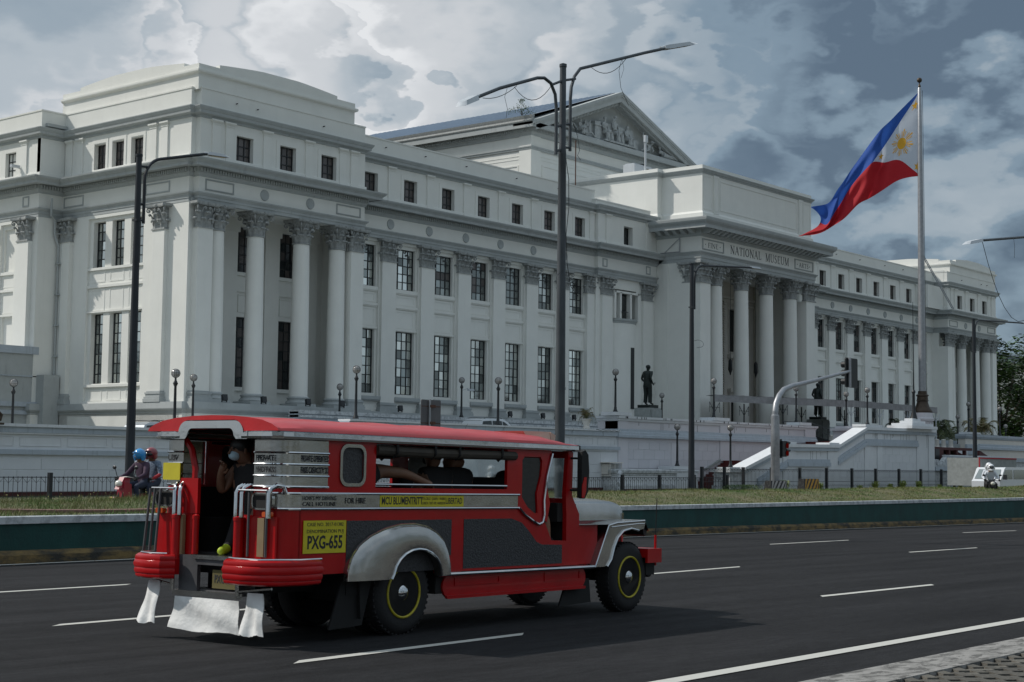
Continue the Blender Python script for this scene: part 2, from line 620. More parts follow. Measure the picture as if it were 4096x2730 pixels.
stain(mat('kerb_concrete', (0.27, 0.26, 0.245), 0.9, col2=(0.155, 0.15, 0.14), scale=5, stretch=(1, 1.6, 1), lo=0.38, hi=0.56, bump=0.5, bscale=50), 0.85, (0.075, 0.072, 0.066), 7, (0.7, 1.5, 1), 0.535, 0.55)
mat('paver_stone', (0.135, 0.125, 0.105), 0.9, var=0.35, scale=30, rnd=0.35, bump=0.5, bscale=160)
mat('paver_joint', (0.022, 0.021, 0.019), 0.95, var=0.4, scale=20)
grs = mat('grass_soil', (0.075, 0.082, 0.030), 0.95, col2=(0.13, 0.115, 0.06), scale=0.9, lo=0.42, hi=0.62, bump=0.6, bscale=25)
mat('concrete_pale', (0.30, 0.30, 0.29), 0.9, var=0.2, scale=2)

ribbon('road', SS, lambda s: [(5.0, rz(s) - 0.004), (12, rz(s)), (18, rz(s)), (interp(WALL_T, s) + 0.16, rz(s))], 'asphalt')
# painted edge lines
ribbon('near_edge_line', [-60] + [i * 2 for i in range(-10, 60)] + [200], lambda s: [(6.00, rz(s) + 0.004), (6.16, rz(s) + 0.004)], 'road_paint')
ribbon('far_edge_line', SS, lambda s: [(interp(WALL_T, s) - 0.06, rz(s) + 0.005), (interp(WALL_T, s) + 0.07, rz(s) + 0.005)], 'road_paint')
DASHES = [(-1.7, 1.6, 8.55, 8.65), (8.50, 11.72, 8.80, 8.92), (18.66, 22.43, 9.26, 9.22), (29.0, 32.6, 9.4, 9.45), (40, 43.6, 9.55, 9.6),
          (-3.4, 0.2, 12.1, 12.2), (8.84, 12.5, 12.46, 12.66), (20.5, 24.15, 13.35, 13.53), (33.0, 37.34, 14.16, 14.2), (45.5, 50, 14.6, 14.7), (58, 62.5, 15, 15.1),
          (8.9, 12.84, 16.14, 16.38), (21.0, 25.0, 17.2, 17.4), (33.8, 38.73, 18.15, 18.33),
          (49.4, 54.3, 19.3, 19.22), (61.5, 66.5, 19.5, 19.6)]
for i, (x0, x1, t0, t1) in enumerate(DASHES):
    s0, s1 = sX(x0, t0), sX(x1, t1)
    b = MB()
    w = 0.062
    q = [road(s0 - .05, t0 - w, .004), road(s1 - .14, t1 - w, .004), road(s1 + .05, t1 + w, .004), road(s0 + .14, t0 + w, .004)]
    b.add(q, [(0, 1, 2, 3)])
    struct(b.build('lane_dash', 'road_paint'))

# far side: stained ochre kerb, green retaining wall with a white coping
ribbon('kerb', SS, lambda s: [(interp(WALL_T, s) + 0.14, rz(s) - .02), (interp(WALL_T, s) + 0.15, rz(s) + .13), (interp(WALL_T, s) + 0.20, rz(s) + .19), (interp(WALL_T, s) + 0.46, rz(s) + .20)], 'kerb_ochre')
gw = thing('retaining_wall', 'low dark green retaining wall with a white coping along the far road edge', 'wall', (20, 21.5, 0))
b = MB()
def wall_strip(zs, ts, bb):
    rows = []
    for s in SS:
        T, Z = interp(WALL_T, s), interp(WALL_Z, s)
        rows.append([(*road(s, T + t)[:2], (rz(s) if z is None else Z + z)) for t, z in zip(ts, zs)])
    k = len(ts)
    bb.add([p for r in rows for p in r], [(i * k + j, (i + 1) * k + j, (i + 1) * k + j + 1, i * k + j + 1) for i in range(len(SS) - 1) for j in range(k - 1)])
wall_strip([None, -0.115], [0.36, 0.36], b)
b.build('wall_face', 'green_wall_paint', gw)
b = MB()
wall_strip([-0.115, -0.115, -0.005, 0.01, 0.0], [0.37, 0.325, 0.325, 0.36, 0.62], b)
b.build('coping', 'coping_white', gw)

# near kerb and herringbone pavement
ribbon('near_kerb', SS, lambda s: [(5.03, rz(s) - 0.02), (5.0, rz(s) + 0.10), (4.94, rz(s) + 0.118), (4.475, rz(s) + 0.125), (4.47, rz(s) + 0.08)], 'kerb_concrete')
pave = ribbon('pavement', SS, lambda s: [(4.47, rz(s) + 0.092), (-3.0, rz(s) + 0.092)], 'paver_joint')
c = 0.104
pm = MB()
pm.hexa([(0, 0, 0), (2 * c - .012, 0, 0), (2 * c - .012, c - .012, 0), (0, c - .012, 0)],
        [(.004, .004, .026), (2 * c - .016, .004, .026), (2 * c - .016, c - .016, .026), (.004, c - .016, .026)])
pav_me = None
cnt = 0
for gx in range(-70, 170):
    for gy in range(-70, 170):
        d = (gx - gy) % 4
        if d not in (0, 3):
            continue
        # pattern laid at 45 degrees to the kerb
        u, w = gx * c, gy * c
        a45 = math.pi / 4
        s = 9.0 + (u * math.cos(a45) - w * math.sin(a45))
        t = 0.5 + (u * math.sin(a45) + w * math.cos(a45))
        if not (10.4 < s < 16.6 and 3.80 + max(0, (12.2 - s)) * .35 < t < 4.36) or cnt >= 300:
            continue
        cnt += 1
        if pav_me is None:
            o = pm.build('paver', 'paver_stone')
            pav_me = o.data
            o.parent = pave
        else:
            o = place('paver', pav_me, pave, local=True)
        o.location = road(s, t, 0.092 + random.uniform(-.002, .002))
        o.rotation_euler = (0, 0.0124, AZ + a45 + (math.pi / 2 if d == 3 else 0) + random.uniform(-.01, .01))
# the rest of the pavement, away from the picture corner: same stones joined
b = MB()
for gx in range(-90, 260):
    for gy in range(-160, 160):
        d = (gx - gy) % 4
        if d not in (0, 3):
            continue
        u, w = gx * c, gy * c
        s = 9.0 + (u - w) * .70711
        t = 0.5 + (u + w) * .70711
        if not (2 < s < 26 and 2.6 < t < 4.36):
            continue
        if 10.4 < s < 16.6 and t > 3.80 + max(0, (12.2 - s)) * .35:
            continue
        p = road(s, t, 0.092)
        ang = AZ + math.pi / 4 + (math.pi / 2 if d == 3 else 0)
        ca, sa = math.cos(ang), math.sin(ang)
        pts = [(0, 0), (2 * c - .012, 0), (2 * c - .012, c - .012), (0, c - .012)]
        wq = [(p[0] + x * ca - y * sa, p[1] + x * sa + y * ca) for x, y in pts]
        b.add([(x, y, p[2]) for x, y in wq] + [(x, y, p[2] + .026) for x, y in wq], [(4, 5, 6, 7), (0, 1, 5, 4), (1, 2, 6, 5), (2, 3, 7, 6), (3, 0, 4, 7)])
b.build('paver_field', 'paver_stone', pave, kind='stuff')
# litter and dead leaves along the gutter
b = MB()
mat('leaf_litter', (0.20, 0.12, 0.05), 0.9, var=0.6, scale=50)
for i in range(420):
    s = random.uniform(8, 40)
    if random.random() < .55:
        t = 5.04 + abs(random.gauss(0, .10))
    else:
        s = random.uniform(14, 75)
        t = interp(WALL_T, s) + .10 - abs(random.gauss(0, .18))
    r = random.uniform(.006, .022)
    p = road(s, t, .006)
    a = random.uniform(0, 6.28)
    q = [(p[0] + math.cos(a + k * 2.1) * r * (1.6 if k else 1), p[1] + math.sin(a + k * 2.1) * r, p[2] + random.uniform(0, .01)) for k in range(3)]
    b.add(q, [(0, 1, 2)])
b.build('leaf_litter', 'leaf_litter', kind='stuff')

# median: grass bank rising from the wall, then falling to the service road behind
def crest(s):
    return 0.865 - 0.0011 * s + 0.02 * math.sin(s * .31) + .015 * math.sin(s * .83 + 1)
def bank(s):
    T, Z = interp(WALL_T, s), interp(WALL_Z, s)
    zc = crest(s)
    return [(T + .60, Z - .02), (T + 1.2, Z + .02 * math.sin(s)), (T + 2.2, Z + (zc - Z) * .45), (T + 3.3, Z + (zc - Z) * .85), (T + 4.2, zc), (T + 5.0, zc - .03), (T + 6.2, zc * .5), (T + 7.2, 0.10)]
GS = [-60, -40, -25, -15] + [i * 1.0 for i in range(-10, 110)] + [115, 125, 140, 170, 200, 300, 400]
ribbon('grass_bank', GS, bank, 'grass_soil', smooth=True)
def bank_z(s, t):
    T = interp(WALL_T, s)
    pr = bank(s)
    return interp([(a, z) for a, z in pr], t)
stain(mat('service_asphalt', (0.07, 0.07, 0.07), 0.9, var=0.2, scale=3), .3, (0.04, 0.04, 0.04), 2, (1, 1, 1), .5, .7)
ribbon('service_road', SS, lambda s: [(interp(WALL_T, s) + 7.0, 0.0), ((46.5 - s * RS) / RC, 0.0)], 'service_asphalt')
b = MB()
b.box(-300, 700, 46.5, 49.2, -0.3, 0.14)
struct(b.build('sidewalk', 'concrete_pale'))
b = MB()
b.box(-300, 700, 49.2, 58, -0.3, 0.09)
struct(b.build('verge', 'grass_soil'))
b = MB()
b.add([(-3000, -3000, -1.6), (5000, -3000, -1.6), (5000, 5000, -1.6), (-3000, 5000, -1.6)], [(0, 1, 2, 3)])
struct(b.build('ground', 'grass_soil'))
# park lawn behind the photographer
b = MB()
b.add([(-400, -400, .25), (900, -400, .25), (900, -1, .25 - .0), (-400, -3.2, .25)], [(0, 1, 2, 3)])
struct(b.build('park_lawn', 'grass_soil'))

# grass blades and weeds, dense near the left of the picture
mat('grass_blade', (0.070, 0.140, 0.022), 0.75, col2=(0.155, 0.15, 0.05), scale=0.8, lo=0.42, hi=0.60)
mat('weed_flower', (0.55, 0.50, 0.22), 0.8)
rg = random.Random(3)
vs, fs = [], []
def blade(x, y, z, h, lean, w, a):
    n = len(vs)
    dx, dy = math.cos(a) * w, math.sin(a) * w
    lx, ly = math.cos(a + 1.3) * lean, math.sin(a + 1.3) * lean
    vs.extend([(x - dx, y - dy, z), (x + dx, y + dy, z), (x + lx, y + ly, z + h)])
    fs.append((n, n + 1, n + 2))
for i in range(150000):
    s = 6 + 95 * (rg.random() ** 1.7)
    T = interp(WALL_T, s)
    t = T + .55 + 4.6 * rg.random()
    z = bank_z(s, t) - .01
    x, y, _ = road(s, t)
    patch = math.sin(s * 1.7 + math.sin(t * 2.3)) * math.sin(t * 1.9 + s * .6)
    h = (0.030 + .055 * rg.random() ** 2) * (1.25 if patch > 0 else .75) * (1.35 if s < 26 else 1)
    blade(x, y, z, h, h * rg.uniform(.1, .8), 0.004 + .0001 * s, rg.uniform(0, 6.28))
for i in range(2600):                       # taller tufts along the crest and by the coping
    s = 6 + 80 * (rg.random() ** 1.6)
    T = interp(WALL_T, s)
    t = T + (rg.gauss(4.1, .5) if rg.random() < .75 else rg.gauss(.75, .08))
    x, y, _ = road(s, t)
    z = bank_z(s, t) - .01
    for k in range(5):
        h = rg.uniform(.05, .16) * (1.2 if s < 26 else .8)
        blade(x + rg.gauss(0, .03), y + rg.gauss(0, .03), z, h, h * rg.uniform(.1, .7), .005, rg.uniform(0, 6.28))
me = bpy.data.meshes.new('grass')
me.from_pydata(vs, [], fs)
me.materials.append(MATS['grass_blade'])
place('grass', me, kind='stuff')
b = MB()
for i in range(130):
    s = 10 + 22 * (rg.random() ** 1.3)
    t = interp(WALL_T, s) + rg.gauss(4.1, .45)
    x, y, _ = road(s, t)
    z = bank_z(s, t)
    h = rg.uniform(.10, .20)
    b.tube([(x, y, z), (x + rg.gauss(0, .012), y, z + h)], .0018, 3, 0, False, False)
    b.sphere((x, y, z + h), rg.uniform(.006, .010), 5, 4, 1)
b.build('flowering_weeds', ['grass_blade', 'weed_flower'], kind='stuff')
# thin reddish kerb strip crossing the lawn at left
b = MB()
for i in range(14):
    s0, s1 = 13 + i * .78, 13 + i * .78 + .76
    t0 = interp(WALL_T, s0) + 1.95 - i * .085
    t1 = interp(WALL_T, s1) + 1.95 - (i + 1) * .085
    p, q = road(s0, t0), road(s1, t1)
    z0, z1 = bank_z(s0, t0), bank_z(s1, t1)
    b.hexa([(p[0], p[1], z0 - .05), (q[0], q[1], z1 - .05), (q[0], q[1] + .12, z1 - .05), (p[0], p[1] + .12, z0 - .05)],
           [(p[0], p[1], z0 + .05), (q[0], q[1], z1 + .05), (q[0], q[1] + .12, z1 + .06), (p[0], p[1] + .12, z0 + .06)])
mat('brick_edge', (0.22, 0.12, 0.10), 0.9, var=.3, scale=8)
tag(b.build('lawn_edging', 'brick_edge'), 'faded reddish concrete edging strip crossing the lawn at far left', 'edging')
# ================================================================== the museum
XC = 120.95
mus = thing('museum_building', 'long white neoclassical museum with grey cornices, Corinthian columns and a sculpted pediment', 'building', (59.4, 73.0, 0))
def mp_(b, name, m, kind=None, par=None):
    return b.build(name, m, par or mus, kind)

# ---- Corinthian capitals (built once, mesh shared)
def leaf(b, px, py, ang, z0, h, out, w):
    ca, sa = math.cos(ang), math.sin(ang)
    prof = [(0.0, 0.0, 1.0), (0.02, h * .45, 1.0), (out * .30, h * .80, .95), (out * .75, h, .9), (out * 1.02, h * .95, .78), (out * 1.05, h * .84, .5)]
    vs, fs = [], []
    for r, z, k in prof:
        for q, rd in ((-1, -.035), (-.5, .02), (0, .055), (.5, .02), (1, -.035)):
            x = px + ca * (r + rd) - sa * q * w * k / 2
            y = py + sa * (r + rd) + ca * q * w * k / 2
            vs.append((x, y, z0 + z))
    for i in range(len(prof) - 1):
        for k in range(4):
            fs.append((i * 5 + k, i * 5 + k + 1, (i + 1) * 5 + k + 1, (i + 1) * 5 + k))
    b.add(vs, fs, 0, True)
    tx, ty = px + ca * out * .92, py + sa * out * .92
    for q in (-.32, 0, .32):
        b.sphere((tx - sa * q * w, ty + ca * q * w, z0 + h * (.93 - abs(q) * .12)), (.085, .085, .07), 7, 5)
def volute(b, cx, cy, ang, z, r, tw=.055):
    ca, sa = math.cos(ang), math.sin(ang)
    pts, rr = [], []
    for i in range(19):
        th = math.pi * .9 - i * math.pi / 6.2
        q = r * (1 - i / 21)
        u, w = q * math.cos(th), q * math.sin(th)
        pts.append((cx + ca * u, cy + sa * u, z + w))
        rr.append(tw * (1 - i / 32))
    b.tube(pts, rr, 6)
    b.sphere((cx, cy, z), r * .32, 6, 5)
    b.tube([(cx - ca * r * 2.6, cy - sa * r * 2.6, z - r * 2.4), (cx - ca * r * 1.9, cy - sa * r * 1.9, z - r * .3), (cx - ca * r * .95, cy - sa * r * .95, z + r * .55)], [tw * .8, tw, tw], 6)
def rosette(b, x, y, z, ang):
    ca, sa = math.cos(ang), math.sin(ang)
    for k in range(6):
        a = k * math.pi / 3
        b.sphere((x - sa * math.cos(a) * .075, y + ca * math.cos(a) * .075, z + math.sin(a) * .075), (.05, .05, .05), 6, 4)
    b.sphere((x + ca * .05, y + sa * .05, z), .045, 6, 4)
def capital_column(r=.53, H=1.57):
    b = MB()
    b.lathe([(r, 0), (r + .07, .02), (r + .08, .06), (r + .03, .11), (r - .02, .13), (r - .03, .7), (r + .04, 1.05), (r + .20, 1.36), (r + .20, 1.42)], n=20)
    for k in range(8):
        a = k * math.pi / 4
        leaf(b, math.cos(a) * r * .98, math.sin(a) * r * .98, a, .12, .50, .20, .36)
        a += math.pi / 8
        leaf(b, math.cos(a) * r * .98, math.sin(a) * r * .98, a, .35, .66, .27, .34)
    h = r + .34
    for k in range(4):
        a = math.pi / 4 + k * math.pi / 2
        volute(b, math.cos(a) * h * 1.13, math.sin(a) * h * 1.13, a, 1.20, .17)
        a2 = k * math.pi / 2
        for sg in (-1, 1):
            volute(b, math.cos(a2) * (r + .17) - math.sin(a2) * .17 * sg, math.sin(a2) * (r + .17) + math.cos(a2) * .17 * sg, a2 - sg * math.pi / 2, 1.20, .09, .035)
        rosette(b, math.cos(a2) * (r + .30), math.sin(a2) * (r + .30), 1.47, a2)
    out = []
    for k in range(4):
        a = math.pi / 4 + k * math.pi / 2
        for da, rr in ((-.10, 1.36), (.10, 1.36), (.42, 1.05), (.785, .95), (1.15, 1.05)):
            out.append((math.cos(a + da) * h * rr, math.sin(a + da) * h * rr))
    b.plate([(x * .94, y * .94) for x, y in out], y0=1.39, y1=1.44, ax='z')
    b.plate(out, y0=1.44, y1=H - .003, ax='z')
    return b
def capital_pilaster(w=1.42, d=.34, H=1.57):
    """faces -Y; front face at y=0, body behind it"""
    b = MB()
    hw = w / 2
    b.box(-hw - .06, hw + .06, -.06, d, 0.01, .07).box(-hw - .02, hw + .02, -.03, d, .07, .12).box(-hw + .02, hw - .02, .02, d, .12, 1.42)
    n1 = 3 if w > 1.3 else 2
    for i in range(n1):
        leaf(b, -hw + w * (i + .5) / n1, .02, -math.pi / 2, .12, .50, .20, .36)
    for i in range(n1 - 1):
        leaf(b, -hw + w * (i + 1) / n1, .02, -math.pi / 2, .35, .66, .27, .36)
    for sg in (-1, 1):
        a = -math.pi / 2 + sg * math.pi / 4
        leaf(b, sg * (hw - .03), .02, a, .35, .66, .24, .32)
        leaf(b, sg * (hw - .02), .16, -math.pi / 2 + sg * math.pi / 2, .12, .50, .18, .28)
        volute(b, sg * (hw + .16), -.17, a, 1.20, .17)
        volute(b, sg * .17, -.17, -math.pi / 2 - sg * math.pi / 2, 1.20, .09, .035)
    rosette(b, 0, -.20, 1.47, -math.pi / 2)
    out = [(-hw - .36, d), (-hw - .36, -.30), (-hw - .26, -.38), (-hw + .1, -.25), (0, -.20), (hw - .1, -.25), (hw + .26, -.38), (hw + .36, -.30), (hw + .36, d)]
    b.plate(out, y0=1.42, y1=H - .003, ax='z')
    b.plate([(x * .93, y * .9 if y < 0 else y) for x, y in out], y0=1.37, y1=1.42, ax='z')
    return b
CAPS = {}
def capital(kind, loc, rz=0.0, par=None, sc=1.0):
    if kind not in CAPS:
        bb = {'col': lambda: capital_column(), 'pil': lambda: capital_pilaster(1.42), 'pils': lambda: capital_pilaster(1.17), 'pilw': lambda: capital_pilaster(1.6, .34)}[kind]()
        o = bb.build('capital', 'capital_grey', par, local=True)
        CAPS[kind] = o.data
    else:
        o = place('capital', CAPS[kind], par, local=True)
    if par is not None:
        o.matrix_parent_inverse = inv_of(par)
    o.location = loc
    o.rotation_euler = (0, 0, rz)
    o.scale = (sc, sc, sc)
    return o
def column(x, y, z0=5.15, zc=15.6, r0=.60, r1=.525, sc=1.0, base=.67):
    b = MB()
    prof = [(r0 * 1.02, z0 + base), (r0, z0 + base + .1)]
    n = 7
    for i in range(1, n + 1):
        f = i / n
        prof.append((r0 + (r1 - r0) * f ** 1.6, z0 + base + .1 + (zc - z0 - base - .1) * f))
    b.lathe(prof, (x, y, 0), 28)
    c = mp_(b, 'column', 'plaster_white')
    b = MB()
    b.box(x - r0 * 1.36, x + r0 * 1.36, y - r0 * 1.36, y + r0 * 1.36, z0, z0 + base * .30)
    b.lathe([(r0 * 1.30, z0 + base * .30), (r0 * 1.36, z0 + base * .40), (r0 * 1.30, z0 + base * .52), (r0 * 1.14, z0 + base * .60), (r0 * 1.12, z0 + base * .72), (r0 * 1.20, z0 + base * .78), (r0 * 1.22, z0 + base * .87), (r0 * 1.10, z0 + base * .95), (r0 * 1.02, z0 + base)], (x, y, 0), 28)
    mp_(b, 'base', 'plaster_grey', par=c)
    capital('col', (x, y, zc), 0, c, sc)
    return c
def pilaster(x0, x1, yf, kind, mir=None, z0=5.15, zc=15.6, depth=.5, swap=False, face=None, sc=1.0, base=.67, rz=0.0):
    """x0..x1 wide, front face at yf (towards -Y) or, swapped, towards -X"""
    b = MB(mir, swap)
    b.box(x0, x1, yf, yf + depth, z0 + base, zc + .01)
    p = mp_(b, 'pilaster', 'plaster_white')
    b = MB(mir, swap)
    b.box(x0 - .20, x1 + .20, yf - .20, yf + depth, z0, z0 + base * .30)
    for e, a, c_ in ((.16, .30, .48), (.09, .48, .72), (.13, .72, .88), (.05, .88, 1.0)):
        b.box(x0 - e, x1 + e, yf - e, yf + depth, z0 + base * a, z0 + base * c_)
    mp_(b, 'base', 'plaster_grey', par=p)
    xm = (x0 + x1) / 2
    if swap:
        capital(kind, (yf, xm, zc), -math.pi / 2, p, sc)
    else:
        capital(kind, (xm if mir is None else 2 * mir - xm, yf, zc), rz, p, sc)
    return p

# ---- windows
PANE_N = [0]
PANES = {}
def window(u0, u1, z0, z1, y, cols, rows, gm, mir=None, swap=False, single=False, heavy=(), name='window', bars=True):
    b = MB(mir, swap)
    fw = .055
    b.box(u0, u0 + fw, y - .06, y, z0, z1).box(u1 - fw, u1, y - .06, y, z0, z1)
    b.box(u0 + fw, u1 - fw, y - .06, y, z0, z0 + fw).box(u0 + fw, u1 - fw, y - .06, y, z1 - fw, z1)
    pw, ph = (u1 - u0) / cols, (z1 - z0) / rows
    for i in range(1, cols):
        t = .035 if i in heavy else .016
        b.box(u0 + i * pw - t, u0 + i * pw + t, y - .045, y - .001, z0 + fw, z1 - fw)
    for j in range(1, rows):
        b.box(u0 + fw, u1 - fw, y - .052, y - .002, z0 + j * ph - .028, z0 + j * ph + .028)
    w = mp_(b, name, 'window_black')
    if single or PANE_N[0] + cols * rows > 300:
        b = MB(mir, swap)
        mats = [gm] if isinstance(gm, str) else gm
        for i in range(cols):
            for j in range(rows):
                b.box(u0 + i * pw + .01, u0 + (i + 1) * pw - .01, y - .004, y + .004, z0 + j * ph + .01, z0 + (j + 1) * ph - .01, random.randrange(len(mats)))
        b.build('glazing', mats, w)
        return w
    mats = [gm] if isinstance(gm, str) else gm
    for i in range(cols):
        for j in range(rows):
            m = random.choice(mats)
            key = (round(pw, 3), round(ph, 3), swap, m)
            cu, cz = u0 + (i + .5) * pw, z0 + (j + .5) * ph
            if key not in PANES:
                b = MB(None, swap)
                b.box(-pw / 2 + .01, pw / 2 - .01, -.004, .004, -ph / 2 + .01, ph / 2 - .01)
                o = b.build('pane', m, w)
                PANES[key] = o.data
            else:
                o = place('pane', PANES[key], w)
            o.matrix_parent_inverse = inv_of(w)
            o.location = (y, cu, cz) if swap else (cu if mir is None else 2 * mir - cu, y, cz)
            if swap:
                o.rotation_euler = (random.gauss(0, .004), random.gauss(0, .010), random.gauss(0, .014))
            else:
                o.rotation_euler = (random.gauss(0, .010), 0, random.gauss(0, .014))
            PANE_N[0] += 1
    return w
def rect(u0, u1, z0, z1):
    return [(u0, z0), (u1, z0), (u1, z1), (u0, z1)]
def frame2(b, u0, u1, z0, z1, y0, y1, t=.05):
    b.box(u0, u1, y0, y1, z0, z0 + t).box(u0, u1, y0, y1, z1 - t, z1)
    b.box(u0, u0 + t, y0, y1, z0 + t, z1 - t).box(u1 - t, u1, y0, y1, z0 + t, z1 - t)

# ---- plan line of the frieze plane, travelling so that outward is on the right
PLAN = [(57.58, 130), (57.58, 86.22), (59.40, 86.22), (59.40, 73.50), (59.75, 73.50), (59.75, 73.0), (73.85, 73.0), (73.85, 74.76), (102.39, 74.76), (102.39, 74.41), (110.93, 74.41)]
BANDS = [
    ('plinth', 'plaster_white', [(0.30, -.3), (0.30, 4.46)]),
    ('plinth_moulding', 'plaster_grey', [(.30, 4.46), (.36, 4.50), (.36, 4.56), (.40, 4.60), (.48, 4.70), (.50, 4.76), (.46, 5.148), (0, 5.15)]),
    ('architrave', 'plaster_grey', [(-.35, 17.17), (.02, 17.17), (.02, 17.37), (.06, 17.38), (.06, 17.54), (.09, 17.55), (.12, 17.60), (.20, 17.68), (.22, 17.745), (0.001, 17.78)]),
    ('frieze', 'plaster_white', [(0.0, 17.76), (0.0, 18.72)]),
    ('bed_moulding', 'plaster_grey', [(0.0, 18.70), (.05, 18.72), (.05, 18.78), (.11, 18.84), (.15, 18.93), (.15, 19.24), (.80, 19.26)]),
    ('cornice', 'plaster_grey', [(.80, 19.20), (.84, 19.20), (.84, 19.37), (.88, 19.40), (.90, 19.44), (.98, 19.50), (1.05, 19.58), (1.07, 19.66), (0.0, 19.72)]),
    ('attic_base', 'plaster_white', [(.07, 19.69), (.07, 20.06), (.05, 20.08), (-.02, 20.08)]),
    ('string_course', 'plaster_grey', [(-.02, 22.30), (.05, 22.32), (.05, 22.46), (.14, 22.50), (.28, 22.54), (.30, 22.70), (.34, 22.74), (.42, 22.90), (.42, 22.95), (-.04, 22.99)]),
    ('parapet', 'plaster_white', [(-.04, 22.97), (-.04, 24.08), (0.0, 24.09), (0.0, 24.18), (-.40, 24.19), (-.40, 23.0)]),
]
DENT = []
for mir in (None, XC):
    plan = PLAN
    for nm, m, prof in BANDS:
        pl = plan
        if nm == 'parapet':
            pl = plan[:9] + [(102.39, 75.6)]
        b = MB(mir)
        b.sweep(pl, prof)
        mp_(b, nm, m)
    # stair bay has a lower parapet
    b = MB(mir)
    b.sweep([(102.0, 75.6), (102.0, 74.41), (110.0, 74.41)], [(-.04, 22.97), (-.04, 23.32), (0, 23.33), (0, 23.42), (-.35, 23.43), (-.35, 23)])
    mp_(b, 'parapet', 'plaster_white')
    # dentils
    b = MB(mir)
    for (ax_, ay), (bx, by) in zip(plan, plan[1:]):
        L_ = math.hypot(bx - ax_, by - ay)
        if (ax_, ay) == (57.58, 130):
            ax_, ay, L_ = 57.58, 100, 13.78
        dx, dy = (bx - ax_) / L_, (by - ay) / L_
        nx, ny = dy, -dx
        n = int((L_ + .26) / .205)
        for i in range(n):
            s = -.13 + (i + .25) * .205
            cx, cy = ax_ + dx * s, ay + dy * s
            p = [(cx + nx * .15, cy + ny * .15), (cx + dx * .12 + nx * .15, cy + dy * .12 + ny * .15), (cx + dx * .12 + nx * .30, cy + dy * .12 + ny * .30), (cx + nx * .30, cy + ny * .30)]
            b.hexa([(x, y, 18.97) for x, y in p], [(x, y, 19.20) for x, y in p])
    mp_(b, 'dentil_course', 'plaster_grey', 'stuff')
    # attic wall with window openings; core mass behind
    holes = [rect(c - .68, c + .68, 19.95, 21.64) for c in (63.25, 66.85, 70.45)]
    b = MB(mir)
    b.plate(rect(59.77, 73.83, 19.72, 22.32), holes, 73.02, 73.45)
    mp_(b, 'attic_wall', 'plaster_white')
    WX = [76.18 + 4.025 * i for i in range(7)]
    b = MB(mir)
    b.plate(rect(73.8, 102.42, 19.72, 22.32), [rect(c - .68, c + .68, 19.95, 21.64) for c in WX], 74.78, 75.2)
    b.plate(rect(102.41, 110.9, 19.72, 22.32), [rect(106.05, 107.35, 19.95, 21.64)], 74.43, 75.0)
    mp_(b, 'attic_wall', 'plaster_white')
    b = MB(mir)
    b.box(57.9, 110, 86.3, 110, 0, 23.3)
    b.box(60.0, 73.6, 77.2, 86.3, 0, 23.3)
    b.box(60.0, 73.6, 73.47, 77.2, 17.2, 23.3)
    b.box(73.6, 110.9, 75.75, 86.3, 0, 23.2)
    mp_(b, 'inner_mass', 'plaster_white')
    # raised block over the end pavilion with its shallow segmental crest
    b = MB(mir)
    b.sweep([(59.6, 86.9), (59.6, 73.12), (72.85, 73.12), (72.85, 86.9)], [(0, 24.0), (0, 24.98), (.05, 25.0), (.16, 25.06), (.18, 25.12), (.18, 25.22), (.02, 25.24), (.02, 25.58), (-.5, 25.6)])
    mp_(b, 'parapet_block', 'plaster_white')
    def crest_line(u0, u1, um, n=14):
        pts = [(u0, 25.5), (u1, 25.5), (u1, 25.77)]
        for i in range(n + 1):
            f = i / n
            u = u1 + (u0 - u1) * f
            k = 1 - abs(2 * f - 1)
            pts.append((u, 25.77 + .29 * min(1, k * 1.5) ** .9))
        return pts
    b = MB(mir)
    b.plate(crest_line(61.2, 71.2, 66.2), y0=73.10, y1=73.5)
    mp_(b, 'crest', 'plaster_white')
    if mir is None:
        b = MB(mir, True)
        b.plate(crest_line(74.5, 85.0, 79.7), y0=59.585, y1=60.0)
        mp_(b, 'crest', 'plaster_white')
    else:
        b = MB(mir, True)
        # crest facing the portico on the far pavilion
        b.plate(crest_line(74.5, 85.0, 79.7), y0=72.4, y1=72.86)
        mp_(b, 'crest', 'plaster_white')
    # attic windows, pilaster strips
    near = mir is None
    for c in (63.25, 66.85, 70.45):
        window(c - .68, c + .68, 19.95, 21.64, 73.36, 3, 3, 'glass_warm', mir, single=not near, heavy=(2,))
    for c in WX:
        window(c - .68, c + .68, 19.95, 21.64, 75.12, 3, 3, 'glass_warm', mir, single=True, heavy=(2,))
    window(106.05, 107.35, 19.95, 21.64, 74.95, 2, 2, 'glass_dark', mir, single=True)
    def strips(us, y, w=.62, swap=False):
        for u in us:
            b = MB(mir, swap)
            b.box(u - w / 2, u + w / 2, y - .07, y + .02, 20.07, 22.33)
            b.box(u - w / 2 - .04, u + w / 2 + .04, y - .12, y + .02, 19.72, 20.07)
            b.box(u - w / 2 - .03, u + w / 2 + .03, y - .10, y + .02, 22.02, 22.05)
            for e, a, c2 in ((.03, 22.14, 22.18), (.07, 22.18, 22.23), (.11, 22.23, 22.32)):
                b.box(u - w / 2 - e, u + w / 2 + e, y - .07 - e, y + .02, a, c2)
            mp_(b, 'attic_pilaster', 'plaster_white')
    strips([60.95, 62.0, 65.05, 68.65, 71.7, 72.75], 73.0)
    PX = [78.2 + 4.02 * i for i in range(6)]
    strips(PX + [101.95], 74.76)
    strips([103.75, 109.7], 74.41)
